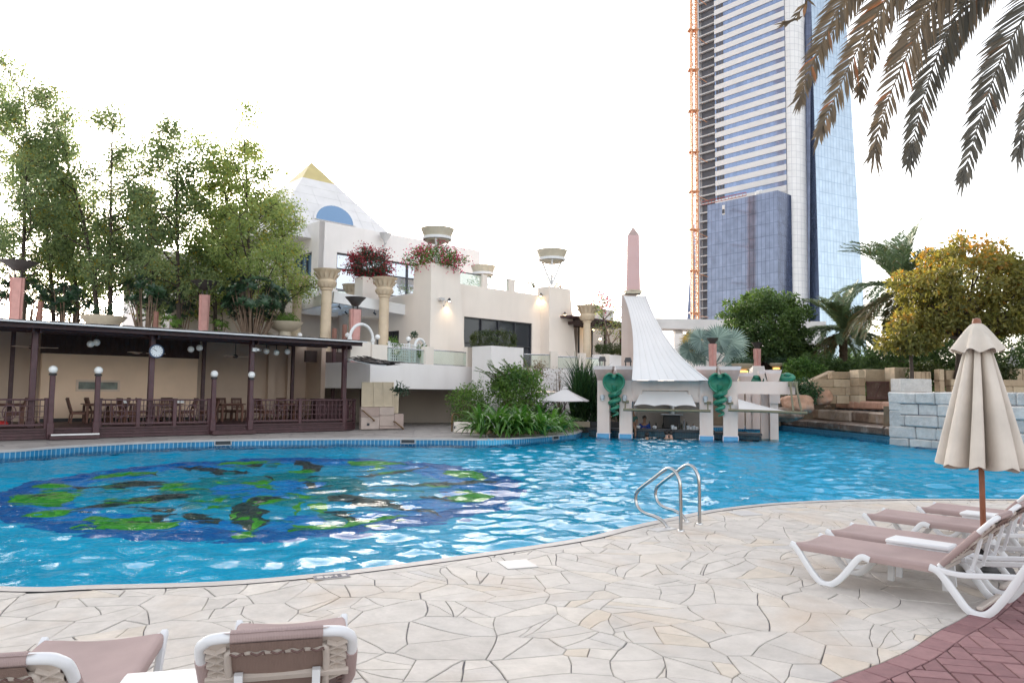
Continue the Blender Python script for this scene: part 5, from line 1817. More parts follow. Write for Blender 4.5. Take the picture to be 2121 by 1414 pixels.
# glass podium block in front of the lower floors
p2 = XY(P(1612, 500, TD - 9), 0)
pl_ = seg_len(1466, p2, BD, 540)
pzt = P(1606, 394, TD - 9).z
m_ = MB()
top_in = .8
a0, a1 = p2 + BN * .9, p2 + BD * pl_ + BN * .9
b0, b1 = p2, p2 + BD * pl_
m_.poly([XY(a0, 0), XY(a1, 0), XY(b1, pzt), XY(b0, pzt)], uv=[(0, 0), (pl_, 0), (pl_, pzt), (0, pzt)])
m_.build("podium_glass", "glass_podium", tw, smooth=0)
m_ = MB(); c0_ = p2 - BN * 9
m_.poly([XY(c0_, 0), XY(a0, 0), XY(b0, pzt), XY(c0_, pzt)], uv=[(0, 0), (10, 0), (10, pzt), (0, pzt)])
m_.poly([XY(b0, pzt), XY(b1, pzt), XY(b1 - BN * 9, pzt), XY(c0_, pzt)], uv=[(0, 0)] * 4)
m_.poly([XY(a1, 0), XY(b1 - BN * 9, 0), XY(b1 - BN * 9, pzt), XY(b1, pzt)], uv=[(0, 0), (9, 0), (9, pzt), (0, pzt)])
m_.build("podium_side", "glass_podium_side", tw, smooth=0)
pcx = W(1499, 435, p2, BN)
m_ = MB(); m_.box((pcx.x, pcx.y, pcx.z) , (1.0, .3, 3.4), RB); m_.build("missing_panel", "band_white", tw, smooth=0)
m_ = MB(); c = pcx + BN * .2; m_.box((c.x, c.y, pcx.z - .5), (.8, .3, 1.4), RB); m_.build("missing_panel", "shaft_dark", tw, smooth=0)
# red work platform over the podium
q = MB()
z_ = pzt + .8
for h_ in (0, 1.1): q.beam(XY(b0 + BD * (pl_ * .45) - BN * 1, z_ + h_), XY(b1 + BD * 3 - BN * 1, z_ + h_), .18, .18)
for k in range(14): p_ = b0 + BD * (pl_ * .45 + (pl_ * .55 + 3) * k / 13) - BN * 1; q.beam(XY(p_, z_), XY(p_, z_ + 1.1), .1, .1, up=BD)
q.build("work_platform", "crane_red", tw, smooth=0)
q = MB(); c = b0 + BD * (pl_ * .28) - BN * 2; q.box((c.x, c.y, pzt + .9), (2.2, 1.4, 1.8), RB, .2); q.box((c.x - .6, c.y, pzt + .7), (1.6, 1.4, 1.4), RB, .2); q.build("roof_unit", "band_white", tw)
# rounded white column
cl_ = XY(P(1630, 350, TD), 0); cr_ = XY(P(1667, 350, TD + 4), 0)
m_ = MB(); n_ = 12
mid = (cl_ + cr_) / 2; half = (cr_ - cl_) / 2; out = V((half.y, -half.x, 0)).normalized()
if out.y > 0: out = -out
rowb = [(mid - half * cos(pi * k / n_) + out * (half.length * .55 * sin(pi * k / n_))) for k in range(n_ + 1)]
ln = [0]
for k in range(n_): ln.append(ln[-1] + (rowb[k + 1] - rowb[k]).length)
for k in range(n_): m_.poly([XY(rowb[k], 0), XY(rowb[k + 1], 0), XY(rowb[k + 1], TH), XY(rowb[k], TH)], uv=[(ln[k], 0), (ln[k + 1], 0), (ln[k + 1], TH), (ln[k], TH)])
m_.build("white_column", "cladding_white", tw, smooth=60)
# recessed dark strip and flaring right face
def lean(px0, py0, px1, py1, D): return P(px0, py0, D), P(px1, py1, D)
def leanquad(mb, lt, lb, rt, rb, extrapolate=True):
    def ext(t, b):                                            # carry both edges from the ground to the roof line
        d = (t - b) / (t.z - b.z)
        return b + d * (0 - b.z), b + d * (TH - b.z)
    l0, l1 = ext(lt, lb); r0, r1 = ext(rt, rb)
    w0, w1 = (r0 - l0).length, (r1 - l1).length
    m = 24
    for k in range(m):
        f0, f1 = k / m, (k + 1) / m
        mb.poly([l0.lerp(l1, f0), r0.lerp(r1, f0), r0.lerp(r1, f1), l0.lerp(l1, f1)],
                uv=[(0, TH * f0), (w0 + (w1 - w0) * f0, TH * f0), (w0 + (w1 - w0) * f1, TH * f1), (0, TH * f1)])
m_ = MB(); leanquad(m_, P(1666, 0, TD + 6), P(1662, 655, TD + 6), P(1680, 0, TD + 5), P(1680, 655, TD + 5)); m_.build("recess", "glass_dark", tw, smooth=0)
m_ = MB(); leanquad(m_, P(1679.5, 0, TD + 5), P(1677, 655, TD + 5), P(1680, 0, TD + 1), P(1698, 655, TD - 4)); m_.build("corner_facade", "glass_stripe", tw, smooth=0)
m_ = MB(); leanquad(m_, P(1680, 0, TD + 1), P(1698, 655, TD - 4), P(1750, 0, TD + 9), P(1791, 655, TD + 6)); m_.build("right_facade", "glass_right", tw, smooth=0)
m_ = MB(); leanquad(m_, P(1750, 0, TD + 9), P(1791, 655, TD + 6), P(1740, 0, TD + 45), P(1775, 655, TD + 45)); m_.build("back_facade", "glass_dark", tw, smooth=0)
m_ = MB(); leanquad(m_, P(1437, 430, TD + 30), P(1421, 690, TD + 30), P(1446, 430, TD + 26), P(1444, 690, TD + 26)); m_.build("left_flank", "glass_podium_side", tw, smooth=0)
m_ = MB(); m_.box(XY(P(1560, 800, TD + 24), TH / 2), (26, 24, TH - 1), RB); m_.build("core", "shaft_dark", tw, smooth=0)
# orange construction hoist
ho = thing("construction_hoist", "orange lattice hoist mast climbing the tower's bare left edge", "hoist", XY(P(1440, 800, TD - 6), 0))
hb = XY(P(1438, 350, TD - 6), 0)
q = MB()
for x in (-.85, .85):
    for y in (-.85, .85): q.box((hb.x + x, hb.y + y, TH / 2), (.48, .48, TH))
z_, k = 0, 0
while z_ < TH:
    for (x0, y0), (x1, y1) in (((-.85, -.85), (.85, -.85)), ((.85, -.85), (.85, .85)), ((-.85, .85), (-.85, -.85))):
        a, b_ = V((hb.x + x0, hb.y + y0, z_)), V((hb.x + x1, hb.y + y1, z_))
        q.beam(a, b_, .2, .2)
        q.beam(a if k % 2 else XY(b_, z_), (b_ if k % 2 else a) + Z * 1.7, .18, .18)
    z_ += 1.7; k += 1
q.build("mast", "hoist_orange", ho, smooth=0)
for py in (-20, 64, 146, 231, 316, 398, 476, 561, 648):
    z_ = P(1440, py, TD - 6).z
    q = MB()
    q.beam(V((hb.x - 1.8, hb.y, z_)), V((hb.x + 6.5, hb.y + 8, z_ - .6)), .16, .16); q.beam(V((hb.x - 1.8, hb.y + .5, z_ + .1)), V((hb.x + 4.5, hb.y + 8.5, z_ - .6)), .14, .14)
    q.box((hb.x - .2, hb.y, z_), (3.4, 2.4, .3))
    q.build("wall_tie", "hoist_orange", ho, smooth=0)
# elevated rail line and low blocks far behind
vd = thing("elevated_railway", "grey elevated railway deck crossing in front of the tower's foot", "viaduct", XY(P(1440, 800, 130), 0))
q = MB(); a_, b_ = P(1330, 676, 132), P(1560, 682, 128); q.beam(a_, b_, 6, 1.0); q.beam(a_ + V((0, -3, .8)), b_ + V((0, -3, .8)), .2, .9); q.build("deck", "concrete", vd, smooth=0)
for k in (.1, .33, .56, .8): p_ = a_.lerp(b_, k); q = MB(); q.box((p_.x, p_.y, p_.z / 2 - .3), (1.4, 1.8, p_.z - .6)); q.build("pillar", "concrete", vd, smooth=0)
lb_ = thing("low_block", "white low block with blue window strips behind the round tree", "building", XY(P(1690, 800, 120), 0))
q = MB(); a_ = P(1655, 665, 120); q.box((a_.x, a_.y + 8, a_.z / 2), (9, 16, a_.z)); q.build("wall", "concrete", lb_, smooth=0)
for k in range(5):
    q = MB(); z_ = P(1690, 730 + k * 13, 120).z; q.box((a_.x, a_.y - .1, z_), (8.6, .3, .55)); q.build("balcony_band", "band_white", lb_, smooth=0)
    if k < 4: q = MB(); q.box((a_.x, a_.y - .02, z_ - .55), (8.6, .1, .5)); q.build("window", "pane_blue", lb_, smooth=0)
# ================================================================== swim-up bar with cobras, obelisk and tent
mat("bar_plaster", (.70, .565, .50), .75, .06, 1.5, .001, 30, stain=.35, sscale=2.0, stain_col=(.52, .33, .29), streak=True)
mat("capital_stone", (.42, .31, .28), .75, .2, 3, .002, 30)
mat("capital_top", (.66, .58, .57), .7, .08, 3)
mat("bar_tile", (.10, .33, .55), .25, .1, 8)
mat("tile_edge", (.60, .55, .60), .4)
mat("counter_dark", (.030, .030, .036), .35, .15, 4)
mat("cobra_green", (.030, .19, .115), .38, .25, 5, .002, 30, stain=.3, sscale=4, stain_col=(.07, .26, .17))
mat("tent_fabric", (.74, .71, .70), .8, .04, 1.2)
mat("olive_metal", (.17, .15, .09), .45, .1)
mat("lamp_grey", (.45, .46, .48), .4, .05)
mat("obelisk_pink", (.64, .41, .385), .75, .07, 1.0, .001, 30)
mat("bar_wall", (.42, .37, .33), .8, .1, 1.5)
QL, QR = XY(G(1237, 905.5, WATER), 0), XY(G(1529, 913.5, WATER), 0)
QD = (QR - QL).normalized(); QN = V((QD.y, -QD.x, 0)); QB = -QN
QM = Matrix((QD, QB, Z)).transposed()
def qs(px): return seg_len(px, QL, QD, 850)
def qz(px, py, back=0.0): return W(px, py, QL + QB * back, QN).z
def qbox(mb, s0, s1, b0, b1, z0, z1, ch=0):
    c = QL + QD * ((s0 + s1) / 2) + QB * ((b0 + b1) / 2)
    mb.box((c.x, c.y, (z0 + z1) / 2), (s1 - s0, b1 - b0, z1 - z0), QM, ch)
bar = thing("swim_up_bar", "pink plastered pool bar with square pillars and flared capitals in the water", "bar", XY(QL, WATER))
zb_ = qz(1300, 787.5); zc_ = qz(1300, 758)
zl = qz(1400, 815)
def pillar(s0, s1, b0, dz=0.0, cap=True, body=None):
    w = s1 - s0
    q = MB(); qbox(q, s0, s1, b0, b0 + w, WATER + .18, zb_ - .002)
    p = q.build("pillar", "bar_plaster", bar, smooth=0)
    q = MB(); qbox(q, s0 - .012, s1 + .012, b0 - .012, b0 + w + .012, FLOOR, WATER + .16); q.build("tile_base", "bar_tile", p, smooth=0)
    q = MB(); qbox(q, s0 - .025, s1 + .025, b0 - .025, b0 + w + .025, WATER + .16, WATER + .195)
    for s in (s0 - .012, s1 + .012): qbox(q, s - .015, s + .015, b0 - .028, b0 + .01, WATER - .1, WATER + .159)
    q.build("tile_edge", "tile_edge", p, smooth=0)
    if cap:
        m, f = .04, .17
        ring = lambda e, z: [XY(QL + QD * s + QB * b_, z) for s, b_ in ((s0 - e, b0 - e), (s1 + e, b0 - e), (s1 + e, b0 + w + e), (s0 - e, b0 + w + e))]
        q = MB(); q.frustum(ring(.0, zb_ + .02), ring(.12, zc_ - .14)); q.frustum(ring(.02, zb_), ring(.02, zb_ + .02)); q.build("capital", "capital_stone", p, smooth=0)
        q = MB(); q.frustum(ring(.12, zc_ - .14), ring(.15, zc_)); q.build("capital_top", "capital_top", p, smooth=0)
pr = [(qs(1237), qs(1262)), (qs(1283), qs(1308.5)), (qs(1449), qs(1477)), (qs(1498), qs(1528))]
for a, b_ in pr: pillar(a, b_, 0.0)
BD_ = 5.2                                                      # depth of the bar
for a, b_ in (pr[0], pr[2]): pillar(a, b_, BD_)
# beams: front, stepped over the opening; right arm; side and back
s2a, s3b, s4b, send = pr[1][1], pr[2][0], pr[3][1], qs(1648)
q = MB(); pts = [(s2a, zb_), (s3b, zb_), (s3b, zl - .33), (s3b - .28, zl - .33), (s3b - .28, zl - .05), (s3b - .42, zl - .05), (s3b - .42, zl + .12), (s2a + .40, zl + .12), (s2a + .40, zl - .33), (s2a, zl - .33)]
q.prism([XY(QL + QD * s + QB * .06, z) for s, z in pts], QB * .35); q.build("front_beam", "bar_plaster", bar, smooth=0)
q = MB(); qbox(q, s4b, send, .05, .42, qz(1590, 816), zb_ - .003); q.build("right_beam", "bar_plaster", bar, smooth=0)
q = MB(); qbox(q, pr[2][1] - .01, pr[3][0] + .01, .08, .4, zl, zb_ - .01); qbox(q, pr[0][1], pr[1][0], .1, .4, zb_ - .35, zb_ - .012); q.build("link_beam", "bar_plaster", bar, smooth=0)
q = MB(); qbox(q, pr[1][0] + .05, pr[1][1] - .05, .42, BD_, zl, zb_ - .006); qbox(q, pr[2][0] + .05, pr[2][1] - .05, .46, BD_, zl, zb_ - .006); q.build("side_beam", "bar_plaster", bar, smooth=0)
# right arm: paired pillars behind the beam end with heads
for px0, px1, b0 in ((1576, 1592, 1.9), (1595, 1612, 1.6)):
    a, b_ = seg_len(px0, QL + QB * b0, QD, 850), seg_len(px1, QL + QB * b0, QD, 850)
    q = MB(); qbox(q, a, b_, b0, b0 + .5, FLOOR, zb_ - .01); p = q.build("pillar", "bar_plaster", bar, smooth=0)
a, b_ = seg_len(1594, QL + QB * 1.5, QD, 840), seg_len(1616, QL + QB * 1.5, QD, 840)
q = MB(); qbox(q, a, b_, 1.5, 2.2, qz(1600, 835, 1.5), zb_ - .02); q.build("pillar_head", "bar_plaster", bar, smooth=0)
for px0, px1, yt, yb in ((1531, 1560, 772, 788), (1573, 1584, 767, 789), (1586, 1618, 766, 789)):
    bb = 1.2
    a, b_ = seg_len(px0, QL + QB * bb, QD, 780), seg_len(px1, QL + QB * bb, QD, 780)
    ring = lambda e, z: [XY(QL + QD * s + QB * t_, z) for s, t_ in ((a - e, bb - e), (b_ + e, bb - e), (b_ + e, bb + .7 + e), (a - e, bb + .7 + e))]
    zt_ = qz((px0 + px1) / 2, yt, bb)
    q = MB(); q.frustum(ring(-.10, zb_ - .01), ring(.0, zt_ - .14)); q.build("capital", "bar_plaster", bar, smooth=0)
    q = MB(); q.frustum(ring(0, zt_ - .14), ring(.03, zt_)); q.build("capital_top", "capital_top", bar, smooth=0)
a, b_ = seg_len(1528, QL + QB * 4, QD, 850), seg_len(1562, QL + QB * 4, QD, 850)
for k in (0, .5, .8):
    q = MB(); s_ = a + (b_ - a) * k; qbox(q, s_, s_ + .28 + .25 * (k == .8), 4, 4.4, .1, zb_); q.build("pillar", "bar_plaster", bar, smooth=0)
q = MB(); qbox(q, pr[2][0], send - .4, 4.0, 4.4, zl + .1, zb_ - .02); q.build("back_beam", "bar_plaster", bar, smooth=0)
# counters and inside
ct_z = qz(1380, 889, 1.3)
q = MB(); qbox(q, pr[0][0] - .6, s3b + .6, 1.3, 1.75, ct_z - .10, ct_z, .01); qbox(q, s3b + .6, seg_len(1578, QL + QB * 1.3, QD, 893), 1.1, 1.75, ct_z - .16, ct_z - .06, .01); q.build("counter_top", "counter_dark", bar)
q = MB()
s0_, s1_ = pr[0][0] - .55, pr[3][1] + .9
uv0 = [XY(QL + QD * s0_ + QB * 1.42, FLOOR), XY(QL + QD * s1_ + QB * 1.42, FLOOR)]
q.poly([uv0[0], uv0[1], XY(uv0[1], ct_z - .101), XY(uv0[0], ct_z - .101)], uv=[(0, 0), (s1_ - s0_, 0), (s1_ - s0_, 1.3), (0, 1.3)])
q.poly([XY(uv0[1], FLOOR), XY(uv0[1] + QB * .3, FLOOR), XY(uv0[1] + QB * .3, ct_z - .101), XY(uv0[1], ct_z - .101)], uv=[(0, 0), (.3, 0), (.3, 1.3), (0, 1.3)])
q.build("counter_front", "tile_dark", bar, smooth=0)
q = MB(); qbox(q, s0_, s1_, 1.75, BD_ + 3.5, -1.24, -.95); q.build("bar_floor", "counter_dark", bar, smooth=0)
q = MB(); qbox(q, pr[0][1] + .1, s3b + .5, BD_ - .4, BD_ - .2, -.9, zb_ - .4); q.build("back_wall", "bar_wall", bar, smooth=0)
q = MB(); qbox(q, s2a - .2, s3b + .2, BD_ - 1.1, BD_ - .42, -.9, .02); q.build("back_counter", "counter_dark", bar, smooth=0)
q = MB(); qbox(q, s0_, s1_ + .1, 1.74, 1.78, -.95, ct_z - .2); q.build("counter_inside", "counter_dark", bar, smooth=0)
# dark screen and rear wall left of the bar
q = MB(); a = XY(G(1190, 884, 0), 0); q.beam(XY(QL - QD * 3.2 + QB * 3.4, .05), XY(QL + QD * .8 + QB * 3.4, .05), .3, .5)
solo(q, "low_dark_wall", "counter_dark", "low dark stone wall between the leafy bed and the pool bar", "wall", smooth=0)
q = MB(); c = QL - QD * 1.4 + QB * 3.1; q.box(XY(c, .18), (1.3, .12, .24), QM, .01)
solo(q, "wooden_bench", "louvre", "short pale wooden bench against the low dark wall left of the bar", "bench")

# lamps and brackets on the pillars, awning poles and awnings
for (a, b_), lab in zip(pr, ("on the leftmost bar pillar", "on the second bar pillar above the awning bracket", "on the third bar pillar", "on the right cobra's right-hand pillar")):
    c = QL + QD * ((a + b_) / 2 - .03) + QN * .08 + Z * qz(1250, 822)
    t = thing("pillar_lamp", "small grey box lamp " + lab, "wall lamp", c, 0, "box lamps on the bar pillars")
    q = MB(); q.box(c, (.17, .14, .22), QM, .04); q.build("housing", "lamp_grey", t)
    q = MB(); q.box(c - Z * .12, (.11, .10, .05), QM, .01); q.build("shade", "joint_grey", t)
def awning_pole(px0, px1, py0, py1, lab, brk):
    off = .55
    p0, p1 = W(px0, py0, QL + QN * off, QN), W(px1, py1, QL + QN * off, QN)
    t = thing("awning_pole", lab, "awning pole", p0, 0, "olive awning poles of the pool bar")
    q = MB(); q.tube([p0, p1], .055, 10); q.build("pole", "olive_metal", t)
    for s in brk:
        b0 = QL + QD * s + QN * .03 + Z * qz(1400, 833)
        q = MB(); q.box(b0, (.26, .06, .10), QM, .01); e = p0.lerp(p1, max(.02, min(.98, (s - (p0 - QL).dot(QD)) / (p1 - p0).dot(QD)))); q.beam(b0, e, .05, .05); q.build("bracket", "olive_metal", t)
awning_pole(1291, 1472, 848, 851, "olive awning pole hung across the bar's main opening", (pr[1][0] + .25, pr[2][1] - .2))
awning_pole(1508, 1672, 849, 855, "olive awning pole under the bar's right arm", (pr[3][0] + .25,))
for px, py in ((1637, 795), (1648, 795)):
    a = W(px, py, QL + QN * .02, QN); b_ = W(px + 6, 852, QL + QN * .55, QN) if px < 1640 else W(1660, 852, QL + QN * .5, QN)
    q = MB(); q.beam(a, b_, .11, .06, up=QD); q.box(a, (.16, .06, .2), QM); solo(q, "awning_strut", "olive_metal", "olive strut holding the right awning pole, %s of two" % ("left" if px < 1640 else "right"), "strut", smooth=0)
# main awning: cloth sagging from the beam to the pole
aw = thing("bar_awning", "white cloth awning with scalloped lower edge in the bar's opening", "awning", QL + QD * (s2a + 1) + Z)
def cloth(u, v):
    s = s2a + .12 + (s3b - s2a - .24) * u
    z = (zl + .10) * (1 - v) + (qz(1390, 842) + .03) * v + .06 * v * abs(sin(u * pi * 3)) - .02 * sin(v * pi)
    return XY(QL + QD * (s + (0.25 * (1 - v)) * (1 - 2 * u)) + QN * (-.2 + .62 * v), z)
q = MB(); q.sheet(cloth, 30, 8); q.sheet(lambda u, v: cloth(u, 1 - v) - Z * .012, 30, 8); q.build("cloth", "tent_fabric", aw)
a2 = thing("bar_awning", "small white triangular awning under the bar's right arm", "awning", QL + QD * (s4b + 1) + Z)
def cloth2(u, v):
    s = s4b + .02 + 1.9 * u
    z0 = qz(1545, 826) * (1 - u) ** 1.3 + qz(1600, 851) * (1 - (1 - u) ** 1.3); z1 = qz(1540, 850) + .02
    return XY(QL + QD * s + QN * (-.15 + .65 * v), z0 * (1 - v) + z1 * v + .0)
q = MB(); q.sheet(cloth2, 20, 8); q.sheet(lambda u, v: cloth2(u, 1 - v) - Z * .012, 20, 8); q.build("cloth", "tent_fabric", a2)

# cobras clinging between the pillars
def cobra(px, lab):
    s = qs(px)
    o = QL + QD * s + QN * .02
    t = thing("cobra_statue", lab, "statue", XY(o, qz(px, 862)), 0, "green cobra statues on the pool bar")
    L3 = lambda x, y, z: o + QD * x + QN * y + Z * z
    zt = qz(px, 774); zh = qz(px, 812); ze = qz(px, 861)
    H_ = zt - zh
    # hood: a concave shield, one closed surface
    def hood(u, v):
        a = v
        w = .46 * (sin(pi * min(1, .10 + .86 * (1 - a) ** .8)) ** .62) * (1 - .18 * a)
        if a < .0: w = 0
        x = (u * 2 - 1) * w
        bend = .26 * (abs(u * 2 - 1) ** 1.7)
        notch = .07 * exp(-((u * 2 - 1) / .38) ** 2) * max(0, (a - .7) / .3)
        lift = .10 * (abs(u * 2 - 1)) * a
        return L3(x, .16 + bend - .05 * sin(pi * a) + .06 * a, zh + H_ * (a * .96 + lift * .3) - notch)
    q = MB(); q.sheet(hood, 20, 16); q.sheet(lambda u, v: hood(1 - u, v) - QN * (.10 * (1 - abs(u * 2 - 1) ** 2) + .03), 20, 16)
    edge = [hood(0, k / 14) - QN * .015 for k in range(15)] + [hood(k / 14, 1) - QN * .015 for k in range(1, 14)] + [hood(1, 1 - k / 14) - QN * .015 for k in range(15)]
    q.tube(edge, .042, 8)
    q.ball(L3(0, .26, zt - .10), .12, 14, 10, (1.15, 1.3, .62)); q.ball(L3(0, .40, zt - .15), .075, 12, 8, (1.1, 1.2, .6))
    q.build("hood", "cobra_green", t, smooth=60)
    q = MB()
    for x in (-.085, .085): q.ball(L3(x, .34, zt - .075), .022, 8, 6)
    q.build("eye", "iron_black", t)
    pts, rad = [], []
    n = 64
    for k in range(n + 1):
        f = k / n
        turns = 3.6
        a = -pi * .45 + turns * 2 * pi * f
        R_ = (.20 - .05 * f) if f < .8 else .16 - .06 * (f - .8) / .2
        z = zh + .10 - (zh + .10 - ze) * (f ** .92)
        if f < .06: z = zh + .10 - .3 * f
        pts.append(L3(R_ * cos(a) * .9 + .02 * sin(f * 9), .12 + R_ * .75 * sin(a), z))
        rad.append(.115 * (1 - .72 * f ** 1.6))
    q = MB(); q.tube([L3(0, .10, zh + .26), L3(-.02, .12, zh + .16)] + pts, [.15, .14] + rad, 10); q.build("coiled_body", "cobra_green", t, smooth=80)
cobra(1273.5, "green cobra statue with spread hood between the two left bar pillars")
cobra(1491, "green cobra statue with spread hood between the two right bar pillars")
for px, py, lab in ((1565, 787, "green cobra hood top peeping over the beam between two capitals"), (1630, 782, "green cobra hood top at the beam's right end behind a capital")):
    c = W(px, py, QL + QB * 1.6, QN)
    q = MB(); q.ball(c, .28, 16, 10, (1.25, .6, .7)); q.ball(c + Z * .12 + QN * .15, .12, 12, 8, (1.2, 1.2, .7)); q.tube([c, c - Z * .5], .12, 10)
    solo(q, "cobra_statue", "cobra_green", lab, "statue", "green cobra statues on the pool bar")
# lanterns on the capitals
for px, py, b_, lab in ((1246, 745, .2, "black lantern on the leftmost bar capital"), (1300, 747, .2, "black lantern on the second bar capital")):
    c = QL + QD * qs(px) + QB * b_
    t = thing("pillar_lantern", lab, "lantern", XY(c, zc_), 0, "lanterns on the bar capitals")
    z1 = qz(px, py - 7)
    for x in (-.1, .1):
        for y in (-.1, .1): q = MB(); q.tube([XY(c + QD * x + QB * y, zc_), XY(c + QD * x + QB * y, z1 - .16)], .014, 6); q.build("leg", "iron_black", t)
    q = MB(); q.frustum([XY(c + QD * x + QB * y, z1 - .18) for x, y in ((-.15, -.15), (.15, -.15), (.15, .15), (-.15, .15))], [XY(c + QD * x + QB * y, z1) for x, y in ((-.1, -.1), (.1, -.1), (.1, .1), (-.1, .1))]); q.build("lamp_head", "torch_bowl", t, smooth=0)

# obelisk on its pier
OD = 31.2
ob = thing("obelisk", "pink obelisk with pointed tip on a cream pier above the tent", "obelisk", XY(P(1311, 800, OD), WATER))
oc = P(1311, 607, OD); ocx = XY(oc, 0)
zk = P(1311, 607, OD).z; zsh = P(1312, 489, OD).z; ztip = P(1312, 471, OD).z
def dring(r, z, rot=.72): return [XY(ocx + V((cos(rot + k * pi / 2), sin(rot + k * pi / 2), 0)) * r, z) for k in range(4)]
wpx = OD / FPX
q = MB(); q.frustum(dring(19.5 * wpx, zk + .06), dring(16.5 * wpx, zsh)); q.build("shaft", "obelisk_pink", ob, smooth=0)
q = MB(); q.frustum(dring(16.5 * wpx, zsh + .002), dring(1.2 * wpx, ztip)); q.build("tip", "capital_stone", ob, smooth=0)
q = MB(); q.tube([XY(ocx, ztip - .05), XY(ocx, ztip + .22)], [.035, .012], 6); q.build("finial", "iron_black", ob)
q = MB(); q.frustum(dring(23 * wpx, zk - .05), dring(24 * wpx, zk + .06)); 
for k in range(46): a = random.uniform(0, 2 * pi); q.box(XY(ocx + V((cos(a), sin(a), 0)) * .36, zk + .08), (.07, .05, .05), Matrix.Rotation(random.random() * 3, 3, 'Z'))
q.build("collar", "louvre", ob, smooth=0)
pxl = P(1300, 700, OD + .15)
q = MB(); q.box(XY(ocx + V((-.12, .25, 0)), (zk - .05 + WATER) / 2 + .3), (.62, .55, zk - .05 - WATER - .6), QM); q.build("pier", "bar_plaster", ob, smooth=0)
# tent sweeping down from the collar: four concave sides
def edge_pts(lst): return catmull([P(x, y, d) for x, y, d in lst], 6)
left_e = edge_pts([(1293, 613, 30.9), (1303, 642, 30.4), (1311, 685, 29.6), (1313, 735, 28.7), (1310, 787.5, 27.85)])
right_e = edge_pts([(1337, 613, 30.9), (1352, 650, 30.3), (1376, 695, 29.3), (1412, 742, 28.3), (1466, 787.5, 27.6)])
back_r = edge_pts([(1336, 613, 31.6), (1350, 648, 31.9), (1372, 690, 32.3), (1405, 735, 32.6), (1448, 780, 32.9)])
back_l = edge_pts([(1296, 613, 31.6), (1303, 640, 31.9), (1312, 690, 32.3), (1318, 735, 32.6), (1318, 780, 33.0)])
tn = thing("bar_tent", "tall white tent sail sweeping down from the obelisk to the bar", "tent", XY(ocx, zb_))
def ruled(e0, e1, sag):
    n = len(e0) - 1
    def f(u, v):
        i = min(int(v * n), n - 1); t = v * n - i
        a, b_ = e0[i].lerp(e0[i + 1], t), e1[i].lerp(e1[i + 1], t)
        p = a.lerp(b_, u)
        w = (b_ - a).length
        nrm_ = (b_ - a).cross(Z).normalized()
        sc = sag * w * sin(pi * u)
        return p - nrm_ * sc + nrm_ * (.010 * abs(sin(u * pi * 8)) * v)
    return f
q = MB()
for e0, e1, sg in ((left_e, right_e, .04), (right_e, back_r, .03), (back_r, back_l, .03), (back_l, left_e, .03)): q.sheet(ruled(e0, e1, sg), 32, 24)
q.build("fabric", "tent_fabric", tn, smooth=60)
f_ = ruled(left_e, right_e, .04)
q = MB()
for k in range(1, 8):
    pts = [f_(k / 8, j / 20) for j in range(21)]
    q.tube([p + V((0, -.006, .002)) for p in pts], .008, 5)
q.tube([p + V((0, -.01, 0)) for p in left_e], .03, 6); q.tube([p + V((0, -.01, 0)) for p in right_e], .03, 6)
q.build("seams", "tent_fabric", tn)

# bar clutter: bottles, glasses, bags
mat("bottle_dark", (.03, .04, .03), .15); mat("bottle_brown", (.10, .04, .02), .15); mat("steel_soft", (.45, .46, .48), .3, .05, metal=.8); mat("bag_white", (.70, .70, .72), .6)
random.seed(21)
zc2 = .02
k = 0
blabs = ["tall dark bottle at the left of the bar's back counter", "brown bottle beside the beer taps", "short brown bottle near the coffee machine", "dark green bottle right of the coffee machine",
         "slim dark bottle at the middle of the back counter", "brown bottle behind the napkin stand", "dark bottle near the bar's right pillar", "short dark bottle at the counter's far right", "brown bottle next to the glass rack"]
for j, lab in enumerate(blabs):
    s = s2a + .35 + (s3b - s2a - .5) * (j + random.uniform(.1, .9)) / 9
    b0 = BD_ - .95 + random.uniform(0, .3)
    c = XY(QL + QD * s + QB * b0, zc2)
    h = random.uniform(.24, .36)
    t = thing("bar_bottle", lab, "bottle", c, 0, "bottles on the bar's back counter")
    q = MB(); q.lathe([(.045, 0), (.045, h * .6), (.018, h * .75), (.018, h)], n=10); q.build("glass_body", random.choice(["bottle_dark", "bottle_brown"]), t, local=True)
    q = MB(); q.lathe([(.021, h), (.021, h + .03)], n=8); q.build("cap", "steel_soft", t, local=True)
c = XY(QL + QD * qs(1383) + QB * (BD_ - .75), .02)
t = thing("coffee_machine", "steel coffee machine with a flat tray on the bar's back counter", "coffee machine", c)
q = MB(); q.box(c + Z * .3, (.75, .4, .6), QM, .03); q.build("body", "counter_dark", t)
q = MB(); q.box(c + Z * .63, (1.0, .5, .06), QM, .02); q.build("tray", "steel_soft", t)
q = MB(); q.lathe([(.14, .66), (.14, 1.0), (.10, 1.25), (.12, 1.9)], c + QB * .2, 14); q.build("hood_pipe", "steel_soft", t)
for px, lab in ((1356, "crumpled white bag on the bar counter beside the bartender"), (1322, "white plastic bag hanging from the counter's left end")):
    c = QL + QD * seg_len(px, QL + QB * 1.5, QD, 885) + QB * 1.5 + Z * (ct_z + .10)
    q = MB(); q.ball(c - Z * .03, .095, 12, 9, (1.1, .8, .8)); q.v = [v + noise.noise_vector(v * 9) * .05 for v in q.v]; solo(q, "plastic_bag", "bag_white", lab, "bag")
for px, lab in ((1393, "stack of white cups on the bar counter"), (1425, "white napkin stand on the bar counter"), (1437, "white paper stack at the counter's right end")):
    c = QL + QD * seg_len(px, QL + QB * 1.5, QD, 885) + QB * 1.5 + Z * ct_z
    q = MB(); q.lathe([(.05, 0), (.07, .16), (.065, .17)], c, 12); q.box(c + QD * .12 + Z * .06, (.12, .1, .12), QM, .01); solo(q, "counter_item", "bag_white", lab, "cups")
